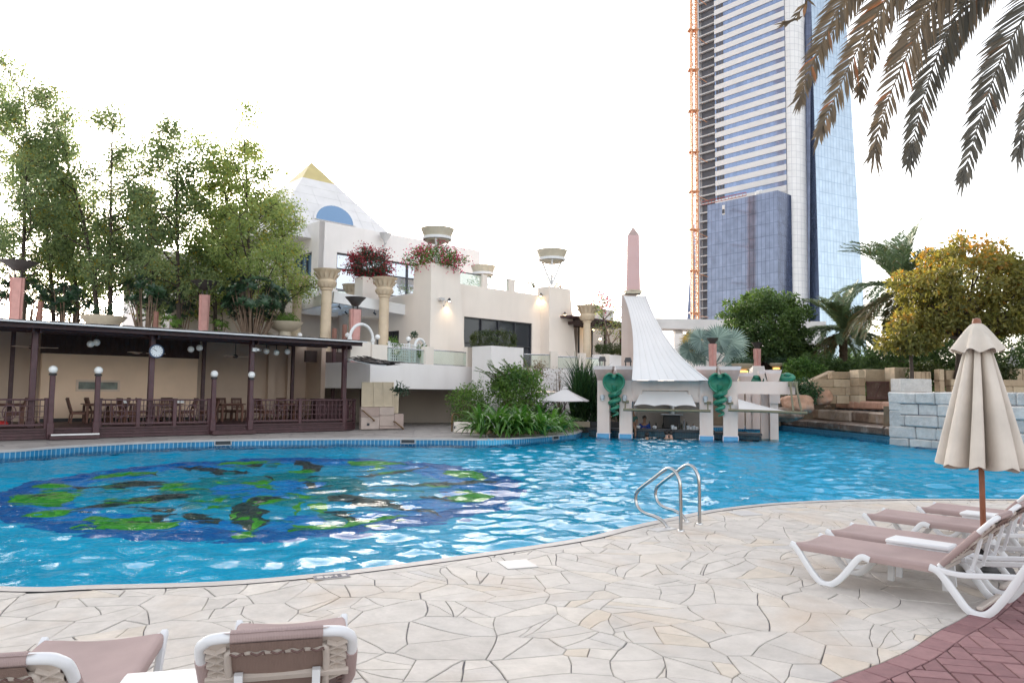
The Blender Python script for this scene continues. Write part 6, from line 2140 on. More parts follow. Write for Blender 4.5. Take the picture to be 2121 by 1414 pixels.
q = MB(); c = QL + QD * seg_len(1417, QL + QB * 1.55, QD, 885) + QB * 1.55 + Z * ct_z; q.tube([c, c + Z * .36, c + Z * .42 + QN * .05, c + Z * .38 + QN * .14], .02, 8); q.lathe([(.05, 0), (.05, .02)], c, 10); solo(q, "beer_tap", "steel_soft", "slim metal beer tap standing on the bar counter", "tap")

# ------------------------------------------------------------------ people at the bar
mat("skin", (.30, .16, .10), .5, .08, 6); mat("skin_light", (.46, .27, .20), .5, .08, 6); mat("hair_black", (.015, .012, .012), .6, .2, 20)
mat("shirt_blue", (.015, .06, .30), .8, .1, 6); mat("shirt_green", (.05, .13, .11), .8, .1, 6); mat("cloth_dark", (.03, .03, .04), .8)
def skinned(name, verts, edges, radii, m, parent, root=0, sub=2):
    me = bpy.data.meshes.new(name); 
    inv = MW[parent.name].inverted()
    me.from_pydata([inv @ V(v) for v in verts], edges, [])
    o = bpy.data.objects.new(name, me); COL.objects.link(o); o.parent = parent
    me.materials.append(MATS[m])
    sk = o.modifiers.new("skin", 'SKIN'); sk.use_smooth_shade = True
    for i, r in enumerate(radii):
        me.skin_vertices[0].data[i].radius = r if isinstance(r, tuple) else (r, r)
        me.skin_vertices[0].data[i].use_root = (i == root)
    o.modifiers.new("sub", 'SUBSURF').levels = sub
    o.modifiers["sub"].render_levels = sub
    return o
def face_parts(t, hc, fd, sd_, up_=Z, hair="hair_black", r=.1):
    q = MB(); q.ball(hc + up_ * .018 - fd * .014, r * 1.02, 16, 12, (.92, 1.0, 1.06)); 
    q.v = [v for v in q.v]
    q2 = MB(); q2.ball(hc + up_ * .03 - fd * .022, r * 1.0, 16, 12, (.95, 1.0, 1.0)); q2.build("hair", hair, t)
    q = MB()
    for s in (-1, 1): q.ball(hc + fd * .088 + sd_ * (.033 * s) + up_ * .0, .011, 8, 6)
    q.build("eyes", "iron_black", t)
# bartender behind the counter, facing the pool, one forearm raised across the chest
bs = seg_len(1335, QL + QB * 2.2, QD, 870)
bo = QL + QD * bs + QB * 2.2
bt = thing("person", "bartender in a blue polo shirt behind the bar counter, one forearm raised to the chest", "person", XY(bo, -.95))
X_, Y_ = QD, QN
def J(x, y, z): return bo + X_ * x + Y_ * y + Z * z
hz_ = qz(1335, 866, 2.2)                                     # head centre height
sh = hz_ - .27
vs = [J(0, 0, sh - .47), J(0, .0, sh - .22), J(0, 0, sh), J(0, .01, sh + .10), J(0, .02, hz_ - .03), J(0, .025, hz_ + .07),
      J(-.17, 0, sh - .01), J(-.22, .03, sh - .26), J(-.06, .18, sh - .16), J(.02, .20, sh - .13),
      J(.17, 0, sh - .01), J(.23, .0, sh - .27), J(.24, .14, sh - .47), J(.235, .2, sh - .52),
      J(-.09, 0, sh - .55), J(-.10, 0, sh - .95), J(-.10, 0, -.90), J(.09, 0, sh - .55), J(.10, 0, sh - .95), J(.10, 0, -.90), J(0, .095, hz_ - .01)]
ed = [(0, 1), (1, 2), (2, 3), (3, 4), (4, 5), (2, 6), (6, 7), (7, 8), (8, 9), (2, 10), (10, 11), (11, 12), (12, 13), (0, 14), (14, 15), (15, 16), (0, 17), (17, 18), (18, 19), (4, 20)]
ra = [(.13, .10), (.13, .10), (.12, .09), .052, .078, .07, .062, .048, .038, .034, .062, .048, .038, .034, .075, .055, .04, .075, .055, .04, .018]
skinned("body", vs, ed, ra, "skin", bt)
skinned("shirt", [vs[0], vs[1], vs[2], vs[6], vs[10], vs[6].lerp(vs[7], .7), vs[10].lerp(vs[11], .7)], [(0, 1), (1, 2), (2, 3), (3, 5), (2, 4), (4, 6)], [(.155, .125), (.15, .12), (.135, .10), .080, .080, .072, .072], "shirt_blue", bt)
face_parts(bt, J(0, .02, hz_), QN, QD)
for side_, wpt, d0 in ((-1, vs[9], X_ * .6 + Z * .5 + QN * .2), (1, vs[13], QN * .9 - Z * .3)):
    dd_ = d0.normalized(); pl_n = dd_.cross(Z).normalized()
    fv, fe, frr = [wpt], [], [.03]
    for k in range(4):
        b0 = wpt + dd_ * .05 + pl_n * (.018 * (k - 1.5)); i0 = len(fv)
        fv += [b0, b0 + dd_ * (.035 + .006 * (k in (1, 2))), b0 + dd_ * .055 + pl_n.cross(dd_) * -.02]; fe += [(0, i0), (i0, i0 + 1), (i0 + 1, i0 + 2)]; frr += [.010, .0085, .007]
    i0 = len(fv); b0 = wpt + pl_n * -.035 + dd_ * .015; fv += [b0, b0 + dd_ * .03 - pl_n * .01]; fe += [(0, i0), (i0, i0 + 1)]; frr += [.012, .009]
    skinned("hand", fv, fe, frr, "skin", bt, sub=1)
# person sitting on the counter's left end, half hidden by the pillar, leg hanging down to the water
ss_ = seg_len(1311, QL + QB * 1.45, QD, 870)
so = QL + QD * ss_ + QB * 1.5
pt = thing("person", "person in dark green top sitting on the counter end, bare leg hanging to the water", "person", XY(so, ct_z))
def S(x, y, z): return so + QD * x + QN * y + Z * (ct_z + z)
vs = [S(0, 0, .11), S(-.01, 0, .32), S(-.02, .02, .50), S(-.02, .03, .60), S(-.02, .05, .70), S(-.02, .05, .79), S(-.17, .02, .49), S(-.2, .05, .26), S(-.14, .22, .14), S(.13, .03, .48), S(.19, .10, .28), S(.14, .26, .16),
      S(-.08, .12, .09), S(-.09, .42, .07), S(-.1, .43, -.3), S(.09, .12, .09), S(.12, .40, .07), S(.13, .40, -.24), S(.13, .46, -.34), S(-.02, .125, .685)]
ed = [(0, 1), (1, 2), (2, 3), (3, 4), (4, 5), (2, 6), (6, 7), (7, 8), (2, 9), (9, 10), (10, 11), (0, 12), (12, 13), (13, 14), (0, 15), (15, 16), (16, 17), (17, 18), (4, 19)]
skinned("body", vs, ed, [(.12, .1), (.12, .1), (.115, .085), .048, .074, .066, .055, .042, .032, .055, .042, .032, .075, .058, .04, .075, .058, .04, .032, .017], "skin", pt)
skinned("shirt", [vs[0], vs[1], vs[2], vs[6], vs[9], vs[6].lerp(vs[7], .6), vs[9].lerp(vs[10], .6)], [(0, 1), (1, 2), (2, 3), (3, 5), (2, 4), (4, 6)], [(.14, .12), (.14, .115), (.13, .1), .07, .07, .06, .06], "shirt_green", pt)
face_parts(pt, S(-.02, .05, .74), QN, QD, r=.092)
# swimmers at the bar
def swimmer(px, lab, sk_, turn, extra=0.0):
    o = G(px, 909, WATER)
    t = thing("person", lab, "person", XY(o, WATER - .5))
    a = turn
    fd = V((cos(a), sin(a), 0)); sd_ = V((-sin(a), cos(a), 0))
    K_ = lambda x, y, z: XY(o, WATER) + sd_ * x + fd * y + Z * z
    h = .17 + extra
    vs = [K_(0, 0, -.55), K_(0, 0, -.25), K_(0, 0, h - .24), K_(0, 0, h - .14), K_(0, .02, h - .03), K_(0, .02, h + .06), K_(-.16, 0, h - .26), K_(-.25, .1, -.3), K_(-.15, .3, -.28), K_(.16, 0, h - .26), K_(.25, .1, -.3), K_(.15, .3, -.28), K_(0, .095, h - .02)]
    ed = [(0, 1), (1, 2), (2, 3), (3, 4), (4, 5), (2, 6), (6, 7), (7, 8), (2, 9), (9, 10), (10, 11), (4, 12)]
    skinned("body", vs, ed, [(.12, .1), (.125, .1), (.115, .085), .05, .076, .068, .06, .045, .035, .06, .045, .035, .017], sk_, t)
    face_parts(t, K_(0, .02, h + .0), fd, sd_)
swimmer(1340, "dark-haired swimmer with only the head above water, left of the pair", "skin", 2.2, -.02)
swimmer(1381, "swimmer with bare shoulders facing the other one, left of the pair by the counter", "skin_light", .3, .06)
swimmer(1390, "dark-haired swimmer with bare shoulders, right of the pair by the counter", "skin_light", 3.0, .05)
# ================================================================== waterfall ledges, boulders, block walls, garden ground on the right
rampmat("ledge_rock", [(0, (.07, .045, .035)), (.4, (.13, .085, .06)), (.7, (.22, .15, .10)), (1, (.30, .24, .19))], rough=.45, var=.4, scale=3, bump=.02, bscale=9, stain=.6, sscale=2.2, stain_col=(.40, .36, .33))
rampmat("pink_rock", [(0, (.38, .20, .14)), (.5, (.46, .27, .19)), (1, (.52, .34, .26))], rough=.6, var=.3, scale=3, bump=.02, bscale=8, stain=.3, sscale=2.5, stain_col=(.25, .14, .11))
rampmat("sandstone", [(0, (.34, .25, .16)), (.5, (.42, .32, .22)), (1, (.50, .40, .28))], rough=.8, var=.2, scale=4, bump=.008, bscale=20, stain=.3, sscale=1.8, stain_col=(.24, .18, .13))
rampmat("pale_block", [(0, (.41, .41, .405)), (.5, (.49, .485, .475)), (1, (.56, .545, .525))], rough=.8, var=.22, scale=3, bump=.03, bscale=9, stain=.5, sscale=1.4, stain_col=(.36, .37, .37))
rampmat("boulder", [(0, (.46, .27, .18)), (1, (.46, .27, .18))], rough=.7, var=.3, scale=1.6, bump=.03, bscale=6, stain=.6, sscale=1.2, stain_col=(.52, .44, .40))
mat("garden_soil", (.16, .12, .08), .95, .2, 3)
mat("gate_brown", (.12, .06, .05), .6, .2, 5)
def roughen(q, amt, sc):
    q.v = [v + noise.noise_vector(v * sc) * amt for v in q.v]
def blocks(q, p0, p1, z0, z1, th, n, course, blen, jit=.02, ch=.025, gap=.012):
    """courses of single blocks between two ground points; the wall body lies behind the face along -n"""
    d = (p1 - p0); L = d.length; d.normalize()
    R = Matrix((d, -n, Z)).transposed()
    nc = max(1, round((z1 - z0) / course)); h = (z1 - z0) / nc
    for k in range(nc):
        s = -random.uniform(0, blen * .6) if k % 2 else 0
        while s < L - .02:
            w = blen * random.uniform(.7, 1.35)
            a, b_ = max(0, s), min(L, s + w)
            if L - b_ < blen * .25: b_ = L
            if b_ - a > .06:
                c = p0 + d * ((a + b_) / 2) - n * (th / 2 + random.uniform(-jit, jit))
                q.box((c.x, c.y, z0 + h * (k + .5)), (b_ - a - gap, th, h - gap), R @ Matrix.Rotation(random.gauss(0, .006), 3, 'Y'), ch, random.random())
            s = b_ if b_ == L else s + w
LDR = (LEDGE_B - LEDGE_A).normalized(); LN = V((-LDR.y, LDR.x, 0))
if LN.x > 0: LN = -LN                                       # faces the pool (to -X)
lg = thing("waterfall_ledge", "dark wet stepped rock ledge of the waterfall at the pool's right end", "rock ledge", LEDGE_B)
random.seed(8)
A0 = LEDGE_A - LDR * 1.2
Ltot = (LEDGE_B - A0).length
q = MB(); blocks(q, A0 - LN * -.06, LEDGE_B + LN * .06 + LDR * .05, .03, .42, 1.5, LN, .4, 2.6, .05, .07, .02)
roughen(q, .03, 2.5); q.build("lower_step", "ledge_rock", lg, smooth=0)
q = MB(); off = -LN * .95; blocks(q, A0 + off, LEDGE_B + off - LDR * 1.15, .40, .93, 1.3, LN, .55, 1.3, .06, .07, .02)
roughen(q, .04, 2.5); q.build("middle_step", "ledge_rock", lg, smooth=0)
q = MB(); off = -LN * 1.75
a_ = seg_len(1722, A0 + off, LDR, 838)
blocks(q, A0 + off + LDR * a_, LEDGE_B + off - LDR * 1.2, .98, 1.36, 1.2, LN, .4, 1.9, .03, .06, .015)
roughen(q, .03, 2.5); q.build("upper_step", "pink_rock", lg, smooth=0)
q = MB(); k0 = a_ + .5
while k0 < Ltot - 1.8: q.box(A0 + off + LDR * k0 - LN * .4 + Z * .955, (.32, .9, .06), Matrix((LDR, -LN, Z)).transposed()); k0 += .62
q.build("spout", "dark_hole", lg, smooth=0)
q = MB(); blocks(q, A0 - LN * 1.4, A0 - LN * 1.4 + LDR * (a_ + .3), .9, 1.15, 1.2, LN, .3, 1.2, .05, .08); roughen(q, .06, 2.2); q.build("upper_step", "ledge_rock", lg, smooth=0)
# tiled pool wall band under the ledge
q = MB(); ll = (LEDGE_B - LEDGE_A).length
q.poly([XY(LEDGE_A + LN * .02, -.6), XY(LEDGE_B + LN * .02, -.6), XY(LEDGE_B + LN * .02, .035), XY(LEDGE_A + LN * .02, .035)], uv=[(0, 0), (ll, 0), (ll, .64), (0, .64)])
struct(q, "pool_tile_band", "tile_small")
def boulder(c, r, sc, lab, seed, m="boulder"):
    bm = bmesh.new(); bmesh.ops.create_icosphere(bm, subdivisions=4, radius=1)
    q = MB(); vs = []
    for v in bm.verts:
        n = v.co.normalized()
        f = 1 + .22 * noise.noise(n * 1.6 + V((seed, 0, 0))) + .08 * noise.noise(n * 4 + V((0, seed, 0)))
        p = V((n.x * sc[0], n.y * sc[1], n.z * sc[2])) * f
        p.x = max(-.82 * sc[0], min(.82 * sc[0], p.x)); p.z = min(p.z, .80 * sc[2] + .05 * n.x)
        vs.append(V(c) + p * r)
    q.add(vs, [[v.index for v in f.verts] for f in bm.faces], .5)
    bm.free()
    solo(q, "boulder", m, lab, "boulder", smooth=60)
boulder(P(1651, 836, 33.6), .80, (1.0, .8, .62), "large orange-tinted boulder above the pool's dark ledge", 3)
boulder(P(1702, 822, 34.5), .55, (.95, .8, .75), "greyer boulder against the sandstone wall, right of the orange one", 9)
boulder(P(1632, 856, 33.4), .60, (1.3, .8, .6), "low dark boulder between the bar's right pillars and the ledge", 5, "ledge_rock")
# sandstone walls facing the pool
FN2 = V((0, -1, 0))
def facing(lab, parts, name="stone_wall", cat="wall", m="sandstone", course=.42, blen=.85):
    first = parts[0]
    t = thing(name, lab, cat, XY(P((first[0] + first[1]) / 2, 800, first[4]), 1.0))
    q = MB()
    for x0, x1, yt, yb, D, th in parts:
        p0, p1 = P(x0, (yt + yb) / 2, D), P(x1, (yt + yb) / 2, D)
        z1, z0 = P((x0 + x1) / 2, yt, D).z, P((x0 + x1) / 2, yb, D).z
        blocks(q, XY(p0, 0), XY(p1, 0), z0, z1, th, FN2, course, blen, .012, .02)
    roughen(q, .008, 3); q.build("blocks", m, t, smooth=0)
    return t
facing("stepped sandstone block wall between the boulders and the brown gate", [(1690, 1779, 785, 836, 34.5, .5), (1723, 1779, 769.5, 784.5, 34.6, .48)])
facing("tall sandstone gate pier on the left side of the brown gate", [(1779, 1793, 765, 836, 33.6, .9)])
facing("sandstone block lintel wall behind the brown slatted gate", [(1793, 1853, 764.5, 791, 34.6, .4)], course=.6)
facing("wide sandstone gate pier on the right side of the brown gate", [(1853, 1895, 760.5, 812, 33.4, .9)], course=.55)
facing("pale sandstone block standing on the white wall's left part", [(1866, 1931, 784, 812, 29.5, .8)], m="pale_block", course=.6, blen=1.3)
facing("dark striped sandstone stub behind the pale block", [(1896, 1929, 769, 786, 31, .5)], course=.4, blen=.2)
facing("sandstone post pair left of the folded parasol", [(1946, 1957, 764, 812, 31, .4), (1960, 1990, 766, 800, 31.6, .5)], course=.5)
facing("low brown block wall behind the folded parasol", [(1970, 2200, 786, 815, 31, .4)], course=.35)
facing("brown block wall below the hedge at the photo's right edge", [(2090, 2300, 764, 790, 33, .5)], course=.4)
gt = thing("garden_gate", "low brown slatted gate with a diagonal brace in the sandstone wall", "gate", P(1823, 812, 33.9))
p0, p1 = P(1794, 790.5, 33.9), P(1853, 790.5, 33.9); z1, z0 = p0.z, P(1823, 827, 33.9).z
q = MB(); q.beam(XY(p0, z1), XY(p1, z1), .08, .07); q.beam(XY(p0, z0 + .05), XY(p1, z0 + .05), .08, .07); q.beam(XY(p0.lerp(p1, .25), z0) + V((0, -.06, 0)), XY(p0.lerp(p1, .52), z1) + V((0, -.06, 0)), .05, .07); q.build("frame", "gate_brown", gt, smooth=0)
q = MB()
for k in range(22): p_ = p0.lerp(p1, (k + .5) / 22); q.box((p_.x, p_.y, (z0 + z1) / 2), (.042, .03, z1 - z0 - .05))
q.build("slats", "gate_brown", gt, smooth=0)
q = MB(); a, b_ = P(1655, 803, 35.5), P(1722, 772, 37.5); q.beam(a, b_, .35, .22); q.beam(a - Z * .3 + V((.3, 0, 0)), b_ - Z * .3 + V((.3, 0, 0)), .3, .4)
solo(q, "stair_parapet", "sandstone", "sloping stone stair parapet rising left of the sandstone wall", "parapet", smooth=0)
# pale block wall along the right side of the pool
w0 = XY(P(1838.5, 800, 27.4), 0); WN = V((wall_dir.y, -wall_dir.x, 0))
if WN.x > 0: WN = -WN
wd2 = (WALL_R + WN * .06 - w0).normalized(); WN = V((wd2.y, -wd2.x, 0)); WN = WN if WN.x < 0 else -WN
pw_ = thing("pale_stone_wall", "long pale grey rough block wall along the pool behind the parasol", "wall", w0)
q = MB(); random.seed(4)
blocks(q, w0, w0 + wd2 * 13, -.35, 1.76, .7, WN, .40, 1.0, .035, .045, .008)
roughen(q, .045, 2.0); q.build("blocks", "pale_block", pw_, smooth=0)
q = MB(); c = w0 + wd2 * 6.5 - WN * .36; q.box((c.x, c.y, .68), (12.96, .6, 2.1), Matrix((wd2, -WN, Z)).transposed()); q.build("core", "grout", pw_, smooth=0)
q = MB(); c = w0 - wd2 * .0 - WN * .35; blocks(q, w0 + wd2 * .02 - WN * .72, w0 + wd2 * .02, -.3, 1.75, .5, -wd2 * 1.0, .35, .7, .02, .03, .016); q.build("end_blocks", "pale_block", pw_, smooth=0)
# garden ground behind the walls
q = MB()
gp_ = [XY(P(1640, 800, 37), 0), XY(P(1790, 800, 34.9), 0), XY(P(1900, 800, 33), 0), XY(P(2121, 800, 30), 0), V((40, 22, 0)), V((120, 40, 0)), V((120, 110, 0)), V((14, 110, 0))]
q.prism([p + Z * -.01 for p in gp_], Z * 1.6)
struct(q, "garden_ground", "garden_soil")
q = MB(); c = w0 + wd2 * 6 - WN * 2.5; q.box((c.x + 1.0, c.y + 1.5, .6), (5.0, 13, 1.2), Matrix((wd2.cross(Z), wd2, Z)).transposed()); struct(q, "garden_bed", "garden_soil")
q = MB(); q.prism([V((6.6, 37.5, 0)), V((13.9, 37.5, 0)), V((13.9, 110, 0)), V((6.6, 110, 0))], Z * 1.9); struct(q, "upper_ground", "garden_soil")
UZ = 1.9
# behind the bar: torches, glowing bowls, white kiosk wall, folded parasol
torch(1476, 712, 700, 39.0, "pink torch pillar in front of the silvery fan palm", zb_=UZ, w=.36, bowl=.32)
torch(1568, 722, 709, 42.0, "reddish torch pillar before the round green tree", zb_=UZ, w=.36, bowl=.32)
def bowl_planter(px, py, D, r, lab, zb_, glow=False, m="bowl_stone"):
    c = P(px, py, D)
    t = thing("bowl_planter", lab, "planter", XY(c, zb_))
    h = c.z - zb_
    q = MB(); q.lathe([(r * .55, 0), (r * .5, .06), (r * .34, max(.1, h - r * .62)), (r * .36, h - r * .55), (r * .72, h - r * .38), (r * .96, h - .06), (r, h), (r * .9, h), (r * .7, h - .12), (.02, h - .12)], n=26, cap=False); q.build("bowl", m, t, local=True)
    if glow:
        q = MB(); q.lathe([(r * .40, h - r * .75), (r * .46, h - r * .74), (r * .46, h - r * .66), (r * .40, h - r * .65)], n=18, cap=False); q.build("lamp_ring", "warm_glow", t, local=True)
    return c
bowl_planter(1538, 753, 40.5, .62, "warmly lit bowl planter left of the reddish torch pillar", UZ, True)
bowl_planter(1608, 752, 42.5, .45, "warmly lit bowl planter right of the reddish torch pillar", UZ, True)
bowl_planter(591, 667, 33.0, .80, "big beige bowl planter with trailing green above the pavilion roof", TZ)
bowl_planter(215, 655, 32.5, .95, "wide beige bowl planter between the left trees above the pavilion roof", TZ)
bowl_planter(545, 690, 33.4, .40, "small beige bowl left of the big bowl planter", TZ)
q = MB(); a, b_ = P(1478, 733, 47), P(1532, 735, 46); q.beam(XY(a, (a.z + 1.9) / 2), XY(b_, (b_.z + 1.9) / 2), 3, a.z - 1.9)
solo(q, "kiosk_wall", "render_white", "white wall of a low kiosk behind the silvery fan palm", "wall", smooth=0)
q = MB(); a, b_ = P(1385, 690, 60), P(1440, 690, 60); q.beam(XY(a, 3.6), XY(b_, 3.6), 4, P(1410, 690, 60).z - 1.0)
solo(q, "far_white_wall", "render_white", "pale wall beneath the elevated railway left of the fan palm", "wall", smooth=0)
q = MB(); c = P(1568, 767, 42); q.frustum([XY(c + V((x, y, 0)), UZ) for x, y in ((-.5, -.4), (.5, -.4), (.5, .4), (-.5, .4))], [XY(c + V((x, y, 0)), P(1568, 758, 42).z) for x, y in ((-.32, -.3), (.32, -.3), (.32, .3), (-.32, .3))])
solo(q, "torch_plinth", "render_white", "tapered white plinth under the reddish torch pillar", "plinth", smooth=0)
# closed and open parasols far off
def folded(px, ptop, pbot, D, lab, zb_):
    a = P(px, ptop, D); b_ = P(px, pbot, D)
    t = thing("folded_parasol", lab, "parasol", XY(a, zb_))
    h = a.z - b_.z
    q = MB(); q.tube([XY(a, zb_), a], .03, 8); q.build("pole", "wood_post", t)
    q = MB(); n = 24; vs, fs = [], []
    for j in range(9):
        f = j / 8
        for k in range(n):
            th = 2 * pi * k / n
            rr = (.05 + .26 * f) * (1 + .18 * f * cos(th * 6))
            vs.append(V((a.x + rr * cos(th), a.y + rr * sin(th), a.z - .05 - h * f)))
    for j in range(8):
        for k in range(n): fs.append((j * n + k, j * n + (k + 1) % n, (j + 1) * n + (k + 1) % n, (j + 1) * n + k))
    q.add(vs, fs); q.build("canopy", "tent_fabric", t)
folded(2097, 716, 757, 36, "small white folded parasol far behind at the right edge", 1.6)
def open_parasol(px, ptop, pbot, D, half, lab, zb_=0.0, rot=.55):
    a = P(px, ptop, D); zb2 = P(px, pbot, D).z
    t = thing("open_parasol", lab, "parasol", XY(a, zb_), 0, "open white parasols behind the leafy bed")
    q = MB(); q.tube([XY(a, zb_), a - Z * .05], .025, 8); q.build("pole", "wood_post", t)
    def pt(u, v):
        th = rot + u * 2 * pi
        sq_ = 1 / max(abs(cos(th - rot - pi / 4)), abs(sin(th - rot - pi / 4)))
        r = half * v * sq_
        return V((a.x + r * cos(th), a.y + r * sin(th), a.z - (a.z - zb2) * v ** .9 - .03 * v * abs(sin((th - rot) * 2))))
    q = MB(); q.sheet(pt, 48, 6); q.sheet(lambda u, v: pt(1 - u, v) - Z * .02, 48, 6); q.build("canopy", "tent_fabric", t)
    q = MB(); q.lathe([(.02, .05), (.09, .02), (.14, -.02)], a, 10, cap=False); q.build("vent", "tent_fabric", t)
open_parasol(1170, 803, 829, 31.5, .95, "open white square parasol just left of the pool bar")
open_parasol(1090, 815, 831, 33.5, 1.1, "open white parasol mostly hidden behind the large green shrub")
# ================================================================== vegetation
leafmat("leaf_tree", (.11, .165, .080), (.28, .34, .15), .55, c3=(.28, .22, .04))
leafmat("leaf_tree_light", (.16, .23, .08), (.36, .41, .14), .55, c3=(.34, .27, .05))
leafmat("leaf_dark", (.016, .042, .022), (.045, .095, .042), .15, .35)
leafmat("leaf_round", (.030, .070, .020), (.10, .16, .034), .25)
leafmat("leaf_yellow", (.11, .12, .032), (.26, .225, .055), .42, c3=(.42, .22, .05))
leafmat("leaf_shrub", (.045, .11, .022), (.16, .26, .05), .35)
leafmat("leaf_lily", (.04, .12, .022), (.15, .29, .055), .35, .35)
leafmat("leaf_reed", (.015, .050, .018), (.045, .10, .030), .2, .4)
leafmat("leaf_dry", (.12, .09, .04), (.26, .18, .08), .3)
leafmat("leaf_hedge", (.022, .045, .010), (.075, .09, .018), .2)
leafmat("leaf_palm", (.06, .10, .055), (.15, .205, .10), .2, c3=(.20, .15, .07))
leafmat("leaf_fan", (.11, .17, .16), (.24, .32, .30), .2)
leafmat("leaf_fan_gold", (.20, .18, .06), (.38, .28, .09), .3)
leafmat("petal_red", (.20, .010, .022), (.42, .020, .045), .3)
leafmat("petal_pink", (.42, .03, .10), (.65, .08, .20), .35)
leafmat("frond_brown", (.066, .052, .034), (.165, .118, .07), .25, .5, c3=(.25, .10, .04))
leafmat("frond_grey", (.048, .046, .036), (.115, .10, .075), .2, .5, c3=(.17, .10, .06))
mat("bark_pale", (.20, .14, .10), .85, .25, 6, .01, 20)
mat("bark_dark", (.060, .045, .036), .9, .3, 6, .01, 20)
mat("palm_trunk", (.11, .08, .055), .95, .35, 9, .03, 14)

def leaf(q, c, d, n, L, w, bend=.15, r=None):
    """one leaf: a folded diamond from its stalk c along d"""
    s = d.cross(n)
    if s.length < 1e-3: s = d.orthogonal()
    s.normalize()
    n2 = s.cross(d)
    m = c + d * (L * .45)
    q.add([c, m + s * (w * .5) + n2 * (bend * w), c + d * L - n2 * (bend * L * .5), m - s * (w * .5) + n2 * (bend * w)], [(0, 1, 2), (0, 2, 3)], r)
def clump(q, c, rad, n, L, w, droop=.3, shade=None, flat=1.0, outward=.4):
    for _ in range(n):
        o = unit() * rad * random.random() ** .5
        o.z *= flat
        d = (unit() + o.normalized() * outward * 2 + V((0, 0, -droop))).normalized()
        r = random.random()
        if shade is not None: r = min(1, max(0, shade + random.gauss(0, .2)))
        leaf(q, c + o, d, unit(), L * random.uniform(.7, 1.25), w * random.uniform(.7, 1.2), r=r)
def limb(p, d, L, n=5, wob=.12, up=.0):
    pts = [p]
    d = d.normalized()
    for k in range(n):
        d = (d + rv(wob) + Z * up).normalized()
        pts.append(pts[-1] + d * (L / n))
    return pts
def airy_tree(px, D, ptop, width, lab, n_leaves, seed, zb, lean=0.0, m="leaf_tree", crown_base=.22, stems=1, density=1.0, tr=.13):
    random.seed(seed)
    base = XY(P(px, 700, D), zb)
    H = P(px, ptop, D).z - zb
    t = thing("slender_tree", lab, "tree", base, 0, "slender trees on the terrace behind the pavilion")
    tq, q = MB(), MB()
    tips = []
    for sidx in range(stems):
        d0 = V((lean + random.gauss(0, .05), random.gauss(0, .04), 1))
        if stems > 1: d0 += V((.16 * (sidx - (stems - 1) / 2), random.gauss(0, .08), 0))
        tp = limb(base + V((.12 * sidx, 0, 0)), d0, H * random.uniform(.86, .97), 10, .035, .03)
        n = len(tp)
        tq.tube(tp, [tr * (1 - .88 * k / (n - 1)) for k in range(n)], 7)
        nb = int(19 / stems ** .5)
        for b_ in range(nb):
            f = crown_base + (1 - crown_base) * (b_ + random.random()) / nb
            i = min(int(f * (n - 1)), n - 2); p = tp[i].lerp(tp[i + 1], f * (n - 1) - i)
            a = random.uniform(0, 2 * pi)
            Lb = width * 1.22 * random.uniform(.6, 1.2) * (1.18 - .52 * max(0, f - .3) / .7)
            bp = limb(p, V((cos(a), sin(a) * .8, random.uniform(.30, 1.0))), Lb, 5, .10, .05)
            wlen = Lb
            tq.tube(bp, [tr * .42 * (1 - f * .5) * (1 - .8 * k / 5) for k in range(6)], 5, cap=False)
            for k in (2, 3, 4, 5):
                for _ in range(3):
                    a2 = random.uniform(0, 2 * pi)
                    sp = limb(bp[k], V((cos(a2), sin(a2), random.uniform(.0, .9))), Lb * random.uniform(.25, .5), 3, .15)
                    tq.tube(sp, [.018, .013, .009, .005], 4, cap=False)
                    tips += [sp[-1], sp[-2]]
            tips.append(bp[-1])
        tips.append(tp[-1])
    per = n_leaves / len(tips)
    for p in tips:
        if random.random() > density: continue
        clump(q, p, random.uniform(.38, .75), max(2, int(1.35 * per * random.uniform(.2, 2.0))), .14, .078, .55, random.uniform(.1, .8), .85)
    tq.build("trunk", "bark_dark", t, smooth=60)
    q.build("crown", m, t, smooth=0)
airy_tree(48, 33.0, 135, 1.9, "tallest slender tree at the left edge, thin bare leader on top", 11500, 31, TZ, -.05, stems=1)
airy_tree(-35, 34.5, 150, 1.8, "slender tree cut by the photo's left border", 8500, 32, TZ, .02)
airy_tree(112, 34.5, 290, 1.5, "shorter slender tree between the left torch and the second tall tree", 8500, 33, TZ, .03)
airy_tree(216, 33.0, 212, 1.65, "second tall slender tree with a forked trunk, left of the clock", 12500, 34, TZ, .0, stems=2)
airy_tree(376, 33.2, 272, 1.55, "third slender tree, above the clock post", 10500, 35, TZ, .0)
airy_tree(517, 33.2, 256, 1.95, "tall slender tree with a bright green crown above the big dark bush", 15000, 36, TZ, .0, m="leaf_tree_light", stems=2)
airy_tree(285, 36.5, 400, 1.5, "low slender tree half hidden between the second and third trees", 6000, 37, TZ)
airy_tree(455, 37.0, 420, 1.4, "low slender tree half hidden left of the rightmost tree", 5000, 38, TZ, m="leaf_tree_light")
airy_tree(165, 35.2, 310, 1.6, "slender pale green tree between the first and second tall trees", 9000, 40, TZ, m="leaf_tree_light")
airy_tree(302, 35.0, 350, 1.5, "slender leafy tree filling the gap left of the third tree", 8000, 49, TZ)
airy_tree(446, 35.4, 345, 1.5, "slender pale tree filling the gap right of the third tree", 8500, 50, TZ, m="leaf_tree_light")
airy_tree(575, 35.0, 400, 1.3, "low pale tree just left of the pyramid building's corner", 5500, 59, TZ, m="leaf_tree_light")
airy_tree(152, 37.5, 420, 1.6, "low slender tree half hidden left of the second tall tree", 6000, 39, TZ)

